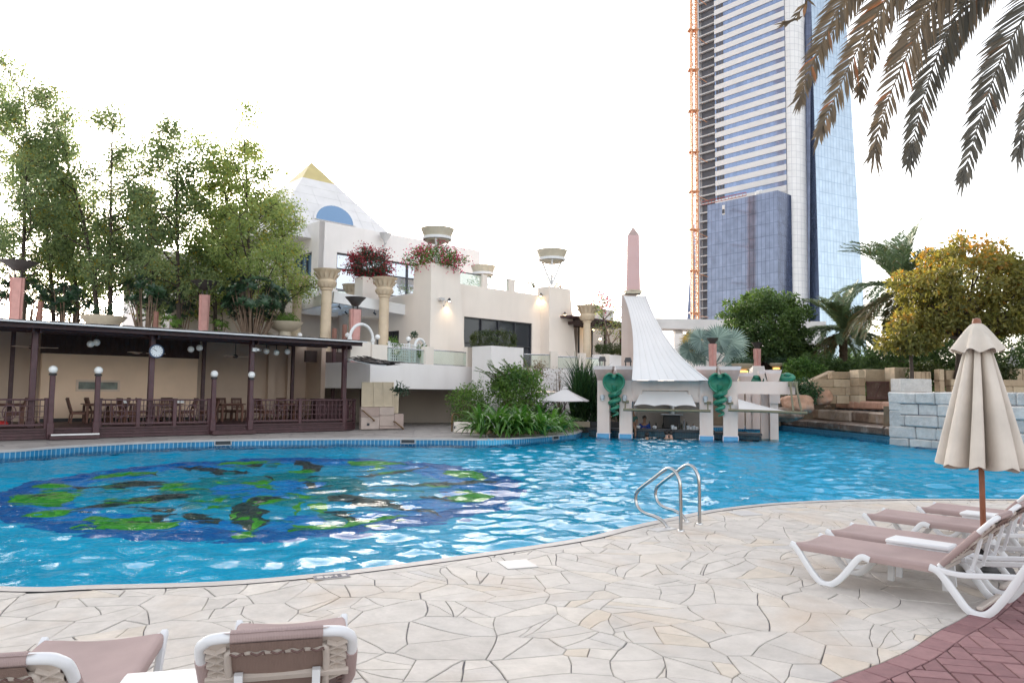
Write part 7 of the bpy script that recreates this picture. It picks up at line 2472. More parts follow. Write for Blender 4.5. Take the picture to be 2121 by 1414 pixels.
def rosette_bush(px, py, D, rx, rz, lab, n, seed, zb, L=.30, w=.11, m="leaf_dark", trunk=True, per=15):
    random.seed(seed)
    c = P(px, py, D)
    t = thing("broadleaf_bush", lab, "shrub", XY(c, zb), 0, None)
    q, tq = MB(), MB()
    for k in range(n):
        o = unit() * random.uniform(.45, 1) ** .6
        p = c + V((o.x * rx, o.y * rx * .8, o.z * rz))
        ax = (V((o.x, o.y, abs(o.z) * .7 + .5))).normalized()
        sh = random.uniform(.1, .85)
        for j in range(per):
            a = 2 * pi * j / per * 2.4
            s1 = ax.orthogonal().normalized(); s2 = ax.cross(s1)
            d = ((s1 * cos(a) + s2 * sin(a)) + ax * random.uniform(-.1, .7)).normalized()
            leaf(q, p, d, ax, L * random.uniform(.7, 1.15), w, .1, min(1, max(0, sh + random.gauss(0, .15))))
        if trunk and k % 3 == 0: tq.tube([XY(c, zb), XY(c, zb).lerp(p, .5) + rv(.05), p], [.06, .035, .015], 5, cap=False)
    if trunk: tq.build("stem", "bark_pale", t, smooth=60)
    q.build("crown", m, t, smooth=0)
rosette_bush(305, 605, 32.3, .95, .85, "dark broad-leaved small tree right of the wide bowl planter", 46, 41, TZ)
rosette_bush(525, 618, 32.0, 1.55, 1.05, "big dark broad-leaved bush right of the middle pink torch", 115, 42, TZ)
rosette_bush(140, 620, 33.0, 1.0, .8, "dark broad-leaved bush left of the wide bowl planter", 46, 43, TZ)
rosette_bush(60, 612, 33.4, 1.1, .8, "dark broad-leaved bush behind the leftmost pink torch", 40, 44, TZ)
rosette_bush(375, 630, 33.6, .7, .9, "dark broad-leaved bush left of the middle pink torch", 30, 45, TZ)
rosette_bush(-10, 600, 32.5, .8, .9, "dark broad-leaved bush at the photo's left border", 26, 46, TZ)
rosette_bush(355, 668, 32.2, .5, .35, "low leafy plant right of the clock above the roof edge", 14, 47, TZ, .22, .06, "leaf_shrub")
rosette_bush(455, 676, 32.4, .45, .3, "low leafy plant right of the middle pink torch above the roof edge", 14, 48, TZ, .22, .06, "leaf_shrub")

def mass_bush(c, rx, ry, rz, n, L, w, m, lab, name="shrub", cat="shrub", per=42, seed=0, group=None, stems=None, boxy=False, zb=None, flowers=None, cr=.34, tl=True):
    random.seed(seed)
    t = thing(name, lab, cat, XY(c, c.z - rz if zb is None else zb), 0, group)
    q, fq, tq = MB(), MB(), MB()
    for k in range(n):
        if boxy:
            o = V((random.uniform(-1, 1), random.uniform(-1, 1), random.uniform(-1, 1)))
            a = max(range(3), key=lambda i: abs(o[i])); o[a] = .97 if o[a] > 0 else -.97
        else:
            o = unit() * random.uniform(.35, 1) ** .5
            o *= 1 + .28 * noise.noise(o * 2.2 + V((seed, 0, 0)))
        p = c + V((o.x * rx, o.y * ry, o.z * rz))
        sh = .5 + .55 * noise.noise(p * 1.1 + V((seed, 5, 0)))
        clump(q, p, cr if not boxy else .16, per, L, w, .2, sh, .8)
        if flowers and random.random() < flowers[1]:
            for _ in range(random.randint(*flowers[2])):
                leaf(fq, p + rv(.16) + (p - c).normalized() * .18, unit(), unit(), flowers[3], flowers[3] * .8, .2)
        if stems and k % stems == 0: tq.tube([XY(c, t.location.z) + rv(.03), XY(c, t.location.z).lerp(p, .55) + rv(.06), p], [.03, .02, .008], 5, cap=False)
    q.build("foliage", m, t, smooth=0)
    if flowers: fq.build("flowers", flowers[0], t, smooth=0)
    if stems: tq.build("stem", "bark_pale", t, smooth=60)
    return t
# bougainvillea and boxes on the building
b1 = P(768, 548, 38.0)
q = MB(); c = XY(b1, 0); abox(q, c, -.7, .75, -.4, .4, TZ + 2.6, P(768, 577, 38).z); solo(q, "flower_box", "render_cream", "cream box holding the round dark red bougainvillea", "planter", smooth=0)
mass_bush(b1, 1.05, .8, .80, 120, .13, .07, "leaf_dark", "round dark red bougainvillea between the lotus columns", per=30, seed=51, flowers=("petal_red", .95, (12, 26), .10), stems=6, name="bougainvillea", cat="flowering shrub", cr=.26)
c = XY(C0 + AX * .8 + BX * .8, zt1 + .35)
mass_bush(c, 1.45, .9, .60, 120, .13, .065, "leaf_shrub", "pink flowering bougainvillea spilling over the left tapered pier", per=26, seed=52, flowers=("petal_pink", .75, (8, 18), .09), name="bougainvillea", cat="flowering shrub", cr=.28)
c = XY(C0 + AX * (s2 + .8) + BX * .8, zt2 + .40)
mass_bush(c + V((.25, 0, 0)), .85, .7, .42, 26, .10, .05, "leaf_dry", "sparse rusty bougainvillea on the right tapered pier", per=20, seed=53, flowers=("petal_red", .7, (3, 8), .07), name="bougainvillea", cat="flowering shrub", cr=.26)
mass_bush(c + V((-.95, 0, .1)), .75, .5, .45, 12, .09, .04, "leaf_dry", "thin twiggy plant left of the bowl on the right tapered pier", per=9, seed=54, flowers=("petal_red", .8, (1, 4), .07), stems=2, cr=.3)
mass_bush(P(1238, 628, 44), .62, .5, .42, 24, .12, .07, "leaf_shrub", "bright pink bougainvillea above the brown canopy left of the obelisk", per=16, seed=55, flowers=("petal_pink", 1, (16, 30), .11), name="bougainvillea", cat="flowering shrub")
q = MB(); c = P(1238, 652, 44.3); q.box((c.x + .2, c.y, c.z - .3), (1.5, .8, 1.2), AR); solo(q, "flower_box", "render_white", "white box under the bright pink bougainvillea left of the obelisk", "planter", smooth=0)
mass_bush(P(838, 600, 40), .5, .4, .3, 8, .1, .05, "leaf_shrub", "small green plant behind the parapet glass left of the left pier", per=16, seed=56)
mass_bush(P(985, 583, 41), .7, .4, .22, 10, .1, .05, "leaf_shrub", "low plant seen through the parapet glass by the left pier", per=18, seed=57)
def thin_tree(px, py0, py1, D, lab, zb, r, n, m, seed):
    random.seed(seed)
    b_ = XY(P(px, py0, D), zb); tp = P(px, py1, D)
    t = thing("small_tree", lab, "tree", b_)
    tq, q = MB(), MB()
    pts = limb(b_, V((0, 0, 1)), (tp.z - zb) * .7, 6, .05)
    tq.tube(pts, [.10 - .012 * k for k in range(7)], 7)
    for k in range(12):
        a = random.uniform(0, 6.28); lp = limb(pts[random.choice((3, 4, 5, 6))], V((cos(a), sin(a), 1.1)), r * random.uniform(.8, 1.7), 4, .14)
        tq.tube(lp, [.035, .028, .02, .014, .008], 5, cap=False)
        for p in lp[2:]: clump(q, p, .3, n, .15, .06, .5, random.random())
    tq.build("trunk", "bark_pale", t, smooth=60); q.build("crown", m, t, smooth=0)
thin_tree(1270, 735, 612, 41.0, "thin grey-green tree standing just left of the obelisk", TZ, 1.0, 22, "leaf_tree", 58)
for c, rx, rz, lab, sd_ in ((P(1022, 703, 34.5), .98, .33, "clipped hedge on the tall white planter block", 61), (P(1266, 722, 39.6), .75, .20, "clipped hedge on the low white planter left of the obelisk", 62)):
    mass_bush(c, rx, .45, rz, 150, .07, .04, "leaf_hedge", lab, name="hedge", cat="hedge", per=34, seed=sd_, boxy=True)
mass_bush(P(591, 660, 33.0), .72, .6, .16, 30, .10, .04, "leaf_shrub", "trailing green plant in the big beige bowl planter", per=40, seed=63, cr=.22)
mass_bush(P(215, 645, 32.5), .85, .7, .20, 26, .12, .05, "leaf_dark", "dark green plant in the wide beige bowl planter", per=34, seed=64, cr=.25)
mass_bush(P(829, 806, 29.0), .22, .2, .22, 9, .14, .05, "leaf_dark", "hanging dark plant at the louvre wall's right corner", per=22, seed=65, cr=.16)
mass_bush(P(815, 720, 32.0), .38, .3, .42, 14, .16, .05, "leaf_shrub", "leafy plant behind the balcony glass left of the lattice", per=20, seed=66, cr=.2)
mass_bush(P(872, 728, 33.2), .16, .2, .42, 8, .14, .05, "leaf_shrub", "narrow plant inside the small white arch", per=18, seed=67, cr=.16)
mass_bush(P(857, 693, 33.5), .14, .14, .14, 5, .10, .06, "leaf_dark", "small dark hanging plant above the small white arch", per=24, seed=68, cr=.1)

# leafy bed at the pool
random.seed(70)
bd = thing("bed_kerb", "brown rock kerb around the leafy bed at the pool edge", "kerb", G(1165, 898))
q = MB(); kp = [G(*p) for p in ((985, 896), (1020, 899), (1060, 900), (1100, 897), (1140, 893.5), (1168, 889), (1180, 886))]
kp = catmull(kp, 3)
for a, b_ in zip(kp, kp[1:]):
    q.beam(a + Z * .10, b_ + Z * .10, .22, .26, ch=.05, r=random.random())
q.v = [v + noise.noise_vector(v * 3) * .04 for v in q.v]; q.build("stones", "sandstone", bd, smooth=0)
q = MB(); q.prism([XY(p + V((0, .05, 0)), -.01) for p in kp] + [XY(p, -.01) for p in (G(1185, 880) + V((0, 3, 0)), G(1020, 880) + V((-1, 4.0, 0)), G(985, 894))], Z * .16); struct(q, "planting_soil", "garden_soil")
def lily(c, h, n, seed, first=None):
    random.seed(seed)
    t = thing("strap_leaf_lily", "strap-leaved green lily in the dense leafy bed by the far ladder", "lily", c, 0, "strap-leaved lilies in the leafy bed")
    q = MB()
    for k in range(n):
        a = random.uniform(0, 2 * pi)
        L = h * random.uniform(.75, 1.25); el = random.uniform(.65, 1.4)
        d = V((cos(a) * cos(el), sin(a) * cos(el), sin(el)))
        s = d.cross(Z).normalized()
        w = random.uniform(.035, .06)
        p = V((0, 0, 0)) + V((cos(a), sin(a), 0)) * .05
        pts = [p]
        m_ = 6
        dd_ = d.copy()
        for j in range(m_):
            dd_ = (dd_ + V((0, 0, -.12 - .09 * j))).normalized(); pts.append(pts[-1] + dd_ * (L / m_))
        r = random.random(); vs, fs = [], []
        for j, p_ in enumerate(pts):
            f = j / m_; ww = w * (.75 + .6 * sin(pi * min(1, f * .9 + .1))) * (1 - f ** 4)
            vs += [p_ - s * ww, p_ - Z * ww * .35, p_ + s * ww]
        for j in range(m_): i = j * 3; fs += [(i, i + 1, i + 4, i + 3), (i + 1, i + 2, i + 5, i + 4)]
        q.add(vs, fs, r)
    q.build("leaves", "leaf_lily", t, local=True, smooth=60)
    return t
protos = []
spots = []
for row, (y0, n_) in enumerate(((896, 9), (891, 9), (884, 8), (876, 7))):
    for k in range(n_):
        px = 992 + (1168 - 992 - row * 6) * (k + random.uniform(.2, .8)) / n_
        yy = y0 + (6 if px < 1100 else 2) - (4 if px > 1140 else 0)
        spots.append(G(px, min(yy, 898), .1))
for i, c in enumerate(spots):
    if len(protos) < 4: protos.append(lily(c, 1.25, 26, 71 + i))
    else:
        sc_ = random.uniform(.8, 1.2); dup(protos[i % 4], c, random.uniform(0, 6.28), None, sc_)
mass_bush(P(1070, 803, 30.6), 1.15, .8, .85, 120, .17, .07, "leaf_shrub", "large bright green shrub with arching sprays in the leafy bed", per=34, seed=81, stems=5, zb=.1, cr=.34)
random.seed(82)
q = MB(); tq = MB()
sp_t = thing("arching_shrub", "long feathery sprays arching left above the large green shrub", "shrub", XY(P(1068, 800, 30.4), .1))
for k in range(20):
    a = random.uniform(1.2, 4.2); d = V((cos(a) * .9, sin(a) * .6, random.uniform(.3, 1.1)))
    lp = limb(P(random.uniform(1030, 1100), random.uniform(775, 810), 30.4), d, random.uniform(.8, 1.4), 6, .08, -.07)
    tq.tube(lp, [.016 - .002 * j for j in range(7)], 4, cap=False)
    for j in range(6):
        for s_ in range(9):
            p = lp[j].lerp(lp[j + 1], s_ / 9); sd2 = (lp[j + 1] - lp[j]).cross(Z).normalized()
            for sg in (-1, 1): leaf(q, p, (sd2 * sg + (lp[j + 1] - lp[j]).normalized() * .6 + Z * random.uniform(-.3, .2)).normalized(), Z, .14, .045, .1)
tq.build("stem", "bark_pale", sp_t, smooth=0); q.build("foliage", "leaf_shrub", sp_t, smooth=0)
mass_bush(P(970, 838, 30.4), .80, .6, .72, 85, .14, .06, "leaf_shrub", "loose green shrub left of the lilies beside the passage", per=24, seed=83, stems=4, zb=.1, cr=.34)
mass_bush(P(993, 800, 31.6), .35, .3, .45, 10, .13, .05, "leaf_shrub", "upright sprig behind the loose green shrub", per=16, seed=84, stems=2, zb=.1, cr=.28)
mass_bush(P(1102, 765, 33.8), .62, .4, .40, 24, .12, .045, "leaf_dry", "yellow-brown shrub in front of the white retaining wall", per=20, seed=85, stems=4, zb=1.2, cr=.3)
mass_bush(P(1160, 795, 34.0), .75, .5, .75, 26, .10, .035, "leaf_dry", "dry twiggy shrub behind the open white parasol", per=12, seed=86, stems=2, zb=.6, cr=.36)
mass_bush(P(1120, 850, 32.2), .8, .5, .5, 24, .16, .05, "leaf_reed", "dark green shrub under the open white parasol", per=22, seed=87, zb=.1)
def reeds(px0, px1, D, h, n, lab, seed, z0=.1):
    random.seed(seed)
    a, b_ = P(px0, 850, D), P(px1, 850, D + .3)
    t = thing("reed_clump", lab, "reeds", XY(a.lerp(b_, .5), z0))
    q = MB()
    for k in range(n):
        c = XY(a.lerp(b_, random.random()), z0) + V((0, random.uniform(-.5, .5), 0))
        c.z += h * random.random() * .55
        an = random.uniform(0, 6.28); el = random.uniform(.7, 1.5); L = h * random.uniform(.4, .65)
        d = V((cos(an) * cos(el), sin(an) * cos(el), sin(el))); s = d.cross(Z).normalized(); p = c; vs, fs = [], []
        for j in range(6):
            w = .03 * (1 - (j / 5) ** 2) + .003; vs += [p - s * w, p + s * w]; p = p + d * (L / 5); d = (d - Z * .16 * j * .8).normalized()
        for j in range(5): fs.append((2 * j, 2 * j + 1, 2 * j + 3, 2 * j + 2))
        q.add(vs, fs)
    q.build("leaves", "leaf_reed", t, smooth=0)
reeds(1186, 1238, 33.2, 3.0, 620, "tall dark reeds between the leafy bed and the pool bar", 88)
reeds(1240, 1310, 34.4, 2.4, 300, "dark reeds behind the left cobra statue", 89)

# ------------------------------------------------------------------ trees on the right
def dense_tree(c, rx, ry, rz, n, per, L, w, m, lab, seed, zb, trunk_m="bark_dark", tr=.18, lobes=0, cr=.42, name="round_tree", px_trunk=None):
    random.seed(seed)
    base = XY(c if px_trunk is None else px_trunk, zb)
    t = thing(name, lab, "tree", base)
    q, tq = MB(), MB()
    fork = base.lerp(XY(c, zb), .4) + Z * (max(.6, (c.z - rz * .75) - zb))
    tq.tube([base, base.lerp(fork, .5) + rv(.05), fork], [tr, tr * .8, tr * .7], 9)
    for k in range(n):
        o = unit() * random.uniform(.30, 1) ** .42
        o *= 1 + .30 * noise.noise(o * 1.9 + V((seed, 0, 0)))
        if o.z < -.55: o.z = -.55 + .2 * random.random()
        p = c + V((o.x * rx, o.y * ry, o.z * rz))
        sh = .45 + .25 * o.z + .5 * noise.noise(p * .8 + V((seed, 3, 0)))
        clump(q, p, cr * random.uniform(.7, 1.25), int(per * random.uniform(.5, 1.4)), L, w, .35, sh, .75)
        if k % 9 == 0:
            tq.tube([fork, fork.lerp(p, .5) + rv(.15), p], [tr * .45, tr * .25, tr * .08], 5, cap=False)
    tq.build("trunk", trunk_m, t, smooth=60)
    q.build("crown", m, t, smooth=0)
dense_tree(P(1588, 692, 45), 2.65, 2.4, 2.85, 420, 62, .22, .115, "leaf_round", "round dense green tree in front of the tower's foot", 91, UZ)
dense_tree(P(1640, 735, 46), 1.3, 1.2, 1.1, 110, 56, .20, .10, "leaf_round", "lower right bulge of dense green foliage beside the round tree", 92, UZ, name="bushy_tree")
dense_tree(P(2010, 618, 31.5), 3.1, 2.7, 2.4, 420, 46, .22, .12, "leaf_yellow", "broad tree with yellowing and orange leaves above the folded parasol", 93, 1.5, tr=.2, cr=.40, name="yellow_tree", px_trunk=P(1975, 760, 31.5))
random.seed(94)
dense_tree(P(1885, 695, 31.0), 1.1, 1.0, .95, 90, 38, .20, .12, "leaf_yellow", "low yellow-green bough mass left of the folded parasol", 95, 1.5, name="yellow_tree", tr=.1)
for px, py, D, rx, rz, m, lab, sd_ in ((1665, 772, 40, 1.1, .75, "leaf_shrub", "bright green shrub at the foot of the round tree", 101), (1700, 760, 41, 1.3, .8, "leaf_round", "green shrub left of the short date palm", 102), (1668, 812, 34.2, .5, .42, "leaf_reed", "dark green plant between the two boulders", 103),
        (1925, 772, 32.2, .72, .38, "leaf_hedge", "clipped hedge behind the pale sandstone block", 104), (2040, 770, 33.5, 1.3, .75, "leaf_hedge", "dark hedge behind the folded parasol", 105), (2150, 745, 34, 1.2, .9, "leaf_round", "dark green shrub at the photo's right edge", 106),
        (1850, 745, 38, 1.6, 1.0, "leaf_round", "dark green shrub under the yellow tree's left side", 107), (1980, 735, 36, 1.8, .9, "leaf_round", "dark green shrub under the yellow tree's middle", 108), (1780, 770, 41, 1.5, .6, "leaf_round", "low dark shrub behind the brown gate", 109),
        (2090, 690, 37, 1.6, 1.2, "leaf_round", "dark green bush behind the small white folded parasol", 110), (1745, 770, 46, 2.2, .7, "leaf_reed", "dark undergrowth beneath the short date palm", 111), (1620, 770, 47, 1.6, .55, "leaf_round", "low dark shrub beneath the round tree", 112)):
    mass_bush(P(px, py, D), rx, rx * .8, rz, int(60 * rx), .17, .08, m, lab, per=36, seed=sd_, cr=.36)
for px, py, D, lab, rz in ((1538, 748, 40.5, "dark green plant in the left warmly lit bowl", .18), (1608, 747, 42.5, "dark green plant in the right warmly lit bowl", .14)):
    mass_bush(P(px, py, D), .62, .5, rz, 16, .12, .06, "leaf_dark", lab, per=26, seed=int(px), cr=.2)

# far belt of trees closing the view behind the garden
random.seed(113)
q = MB()
for k in range(520):
    px = random.uniform(1560, 2300); D = random.uniform(58, 66)
    top = 742 + 22 * noise.noise(V((px * .012, 1, 0))) - 10 * noise.noise(V((px * .05, 2, 0)))
    p = P(px, top + (815 - top) * random.random() ** 1.3, D)
    clump(q, p, .8, 34, .34, .18, .3, .4 + .5 * noise.noise(p * .5), .7)
o = q.build("tree_belt", "leaf_round", smooth=0); _tag(o, None, None, None, 'stuff')
# palms
def frond(q, rq, pts, Lmax, n, spread=.9, droop=.25, wid=.02, rr=.02, shade=None, tipk=.35, vee=.25, ref=None):
    """feather leaf: rachis tube plus two rows of narrow leaflets"""
    pts = catmull(pts, 4)
    m = len(pts)
    rq.tube(pts, [rr * (1 - .85 * k / (m - 1)) for k in range(m)], 5, cap=False)
    seg = [0]
    for k in range(m - 1): seg.append(seg[-1] + (pts[k + 1] - pts[k]).length)
    for i in range(n):
        f = (i + random.uniform(.1, .9)) / n
        s = seg[-1] * f
        k = max(j for j in range(m - 1) if seg[j] <= s)
        t = (s - seg[k]) / max(1e-5, seg[k + 1] - seg[k])
        p = pts[k].lerp(pts[k + 1], t); d = (pts[k + 1] - pts[k]).normalized()
        s1 = d.cross(Z if ref is None else ref)
        if s1.length < .05: s1 = d.cross(V((0, 1, 0)))
        s1.normalize(); up_ = s1.cross(d)
        L = Lmax * (min(1, .35 + f * 3) if f < .25 else 1 - (1 - tipk) * max(0, (f - .55) / .45) ** 1.3) * random.uniform(.82, 1.12)
        for sg in (-1, 1):
            if random.random() < .07: continue
            dd_ = (s1 * sg * spread + d * (1.15 - .3 * (1 - f)) + up_ * (vee + random.gauss(0, .12))).normalized()
            r = min(1, max(0, (random.random() if shade is None else shade + random.gauss(0, .2))))
            w = wid * random.uniform(.8, 1.2)
            wv = dd_.cross(up_ + rv(.25)).normalized()
            a = p + dd_ * (L * .5) - Z * (droop * L * .12); b_ = p + dd_ * (L * .95) - Z * (droop * L * .5)
            q.add([p - wv * w * .4, p + wv * w * .4, a + wv * w, a - wv * w, b_], [(0, 1, 2, 3), (3, 2, 4)], r)
    if ref is not None:
        d = (pts[-1] - pts[-3]).normalized(); s1 = d.cross(ref).normalized()
        for _ in range(12):
            p = pts[-1] - d * random.uniform(0, .22); e = p + (d + s1 * random.gauss(0, .16) + rv(.05)).normalized() * Lmax * random.uniform(.3, .6); wv = s1 * wid * .8; m2 = p.lerp(e, .5)
            q.add([p, m2 + wv, e, m2 - wv], [(0, 1, 2, 3)], .4)
def date_palm(px, py, D, R, lab, n, seed, zb, dead=10, tr=.24, m="leaf_palm"):
    random.seed(seed)
    c = P(px, py, D); base = XY(c, zb)
    t = thing("date_palm", lab, "palm tree", base)
    tq = MB(); h = c.z - zb
    m_ = max(4, int(h / .16))
    tq.tube([base.lerp(c, k / m_) for k in range(m_ + 1)], [tr * (1.12 if k % 2 else .95) for k in range(m_ + 1)], 10); tq.build("trunk", "palm_trunk", t, smooth=0)
    for k in range(n):
        q, rq = MB(), MB()
        a = 2 * pi * k / n * 2.618 + random.gauss(0, .2); f = k / n
        el = radians(82 - 105 * f)
        d = V((cos(a) * cos(el), sin(a) * cos(el), sin(el)))
        p, pts = c + d * .1, [c + d * .1]
        for j in range(5):
            d = (d - Z * (.13 + .05 * j)).normalized(); p = p + d * (R / 5) * random.uniform(.92, 1.05); pts.append(p)
        frond(q, rq, pts, R * .20, 66, .8, .4, .030, .03, .15 + .55 * (1 - f) if f < .85 else .95)
        q.v += []
        o = len(q.v); q.v += rq.v; q.f += [tuple(i + o for i in fc) for fc in rq.f]; q.r += [.6] * len(rq.f)
        q.build("frond", m, t, smooth=0)
date_palm(1746, 688, 45, 3.3, "short date palm right of the round tree", 64, 121, 1.6)
date_palm(1866, 600, 40, 4.0, "tall date palm half hidden behind the yellow tree", 60, 122, 1.6)
date_palm(1990, 660, 42, 2.8, "date palm almost hidden behind the yellow tree", 26, 123, 1.6)
def fan_palm(px, py, D, lab, seed, zb):
    random.seed(seed)
    c = P(px, py, D); base = XY(c, zb)
    t = thing("fan_palm", lab, "palm tree", base)
    q = MB(); q.tube([base, base.lerp(c, .5), c - Z * .2], [.2, .18, .15], 9); q.build("trunk", "palm_trunk", t, smooth=0)
    specs = [(1433, 705, .78, "leaf_fan_gold"), (1452, 702, .95, "leaf_fan"), (1487, 700, 1.0, "leaf_fan"), (1513, 708, 1.15, "leaf_fan"), (1427, 725, .8, "leaf_fan"), (1445, 735, .8, "leaf_fan"), (1520, 745, .95, "leaf_fan"), (1475, 722, .9, "leaf_fan"), (1462, 735, .8, "leaf_fan"), (1505, 732, .8, "leaf_fan")]
    for px_, py_, r_, m in specs:
        hc = P(px_, py_, D + random.uniform(-.5, .8)); ax = (hc - c).normalized()
        q = MB(); q.tube([c - Z * .3, c.lerp(hc, .6), hc - ax * .1], [.03, .025, .02], 5, cap=False)
        nrm_ = V((random.uniform(-.4, .4), -1, random.uniform(.0, .5))).normalized()
        e1_ = (ax - nrm_ * ax.dot(nrm_)).normalized(); e2_ = nrm_.cross(e1_)
        n = 34; vs = [hc - ax * .1]
        for k in range(n):
            a0 = radians(-150 + 300 * k / n); a1 = radians(-150 + 300 * (k + 1) / n); am = (a0 + a1) / 2
            f = lambda a, rr, h: hc + (e1_ * cos(a) + e2_ * sin(a)) * rr + nrm_ * h - Z * (.10 * rr * rr)
            r0 = r_ * .62
            q.add([hc, f(a0, r0, .0), f(am, r0 * 1.02, .045), f(a1, r0, 0), f(am + random.gauss(0, .02), r_ * random.uniform(.9, 1.08), -.03)], [(0, 1, 2), (0, 2, 3), (1, 4, 2), (2, 4, 3)], random.random())
        q.build("fan_leaf", m, t, smooth=0)
fan_palm(1480, 745, 41.5, "silvery blue fan palm between the tent and the round tree", 131, UZ)

# the palm whose fronds hang into the top right corner; its trunk stands outside the frame
random.seed(140)
PD = 7.2
crown = P(2330, -330, PD + .3)
pt_ = thing("date_palm", "near date palm whose brown-green fronds hang into the top right corner", "palm tree", XY(crown, 0))
q = MB(); m_ = 44
q.tube([XY(crown, 0).lerp(crown, k / m_) for k in range(m_ + 1)], [.19 * (1.12 if k % 2 else .94) for k in range(m_ + 1)], 12); q.build("trunk", "palm_trunk", pt_, smooth=0)
fr_specs = [([(1700, -70), (1672, 0), (1645, 38), (1629, 48)], 7.6, "frond_brown", .26, 26),
            ([(1990, -260), (1830, -130), (1745, 5), (1700, 95), (1672, 160), (1656, 208)], 7.0, "frond_brown", .40, 74),
            ([(2060, -230), (1920, -110), (1833, 5), (1780, 95), (1735, 190), (1697, 278)], 6.8, "frond_brown", .40, 78),
            ([(2150, -230), (2020, -100), (1935, 5), (1888, 95), (1848, 185), (1822, 262), (1812, 316)], 6.9, "frond_brown", .42, 78),
            ([(2210, -210), (2080, -90), (2000, 5), (1950, 95), (1920, 178), (1900, 250), (1884, 332)], 7.3, "frond_grey", .44, 78),
            ([(2290, -190), (2190, -70), (2122, 35), (2075, 120), (2033, 235), (2012, 310), (1995, 366)], 6.9, "frond_grey", .42, 80),
            ([(2330, -90), (2240, 40), (2170, 150), (2128, 240), (2108, 318)], 6.7, "frond_grey", .40, 60),
            ([(2080, -300), (1960, -190), (1880, -90), (1830, 10), (1795, 130), (1783, 190)], 7.7, "frond_brown", .40, 60),
            ([(2140, -260), (2040, -160), (1965, -60), (1905, 40), (1850, 120)], 7.9, "frond_brown", .36, 54),
            ([(2000, -240), (1880, -130), (1790, -40), (1735, 50), (1700, 110)], 7.9, "frond_brown", .36, 54), ([(2200, -240), (2110, -130), (2040, -30), (1985, 70), (1960, 130)], 7.7, "frond_brown", .38, 54)]
for pts, D, m, L, n in fr_specs:
    q, rq = MB(), MB()
    P3 = [P(x, y, D + .12 * math.sin(i * .8) + .05 * i) for i, (x, y) in enumerate(pts)]
    frond(q, rq, [crown + (P3[0] - crown) * .15] + P3, L * 1.22, int(n * 1.5), .60, .22, .0155, .016, .45, .30, .12, V((random.uniform(-.35, .35), -1, random.uniform(.0, .5))))
    o = len(q.v); q.v += rq.v; q.f += [tuple(i + o for i in fc) for fc in rq.f]; q.r += [.8] * len(rq.f)
    q.build("frond", m, pt_, smooth=0)
q = MB()
for k in range(46):
    a = P(random.uniform(1850, 1990), random.uniform(-40, 10), 7.6); b_ = a + V((random.gauss(0, .12), random.gauss(0, .1), -random.uniform(.05, .33)))
    q.tube([a, a.lerp(b_, .5) + rv(.015), b_], [.006, .005, .002], 4, cap=False, r=random.random())
q.build("dry_fruit_stalks", "frond_brown", pt_, smooth=0)
# ================================================================== loungers, tables, parasol, ladders
def slingmat(name, col, rough=.75):
    m, nt, b = _new(name)
    N, L = nt.nodes, nt.links
    tc = N.new("ShaderNodeTexCoord")
    w1 = N.new("ShaderNodeTexWave"); w1.bands_direction = 'X'; w1.inputs['Scale'].default_value = 60
    w2 = N.new("ShaderNodeTexWave"); w2.bands_direction = 'Y'; w2.inputs['Scale'].default_value = 60
    nz = N.new("ShaderNodeTexNoise"); nz.inputs['Scale'].default_value = 3; nz.inputs['Detail'].default_value = 6
    for w in (w1, w2, nz): L.new(tc.outputs['Object'], w.inputs['Vector'])
    ad = N.new("ShaderNodeMath"); ad.operation = 'ADD'; L.new(w1.outputs[1], ad.inputs[0]); L.new(w2.outputs[1], ad.inputs[1])
    bp = N.new("ShaderNodeBump"); bp.inputs['Distance'].default_value = .0007; L.new(ad.outputs[0], bp.inputs['Height']); L.new(bp.outputs[0], b.inputs['Normal'])
    mr = N.new("ShaderNodeMapRange"); mr.inputs[1].default_value, mr.inputs[2].default_value = .3, .7; mr.inputs[3].default_value, mr.inputs[4].default_value = .88, 1.1
    L.new(nz.outputs[0], mr.inputs[0])
    hs = N.new("ShaderNodeHueSaturation"); hs.inputs['Color'].default_value = (*col, 1); L.new(mr.outputs[0], hs.inputs['Value']); L.new(hs.outputs[0], b.inputs['Base Color'])
    b.inputs['Roughness'].default_value = rough
    MATS[name] = m
slingmat("sling_taupe", (.37, .27, .258))
slingmat("sling_back", (.23, .155, .13))
mat("resin_white", (.70, .70, .72), .38, .05, 3, .0006, 80, stain=.12, sscale=3, stain_col=(.5, .46, .44))
mat("resin_rear", (.52, .45, .40), .5, .12, 5)
mat("lace_brown", (.14, .08, .07), .7)
WID = .52
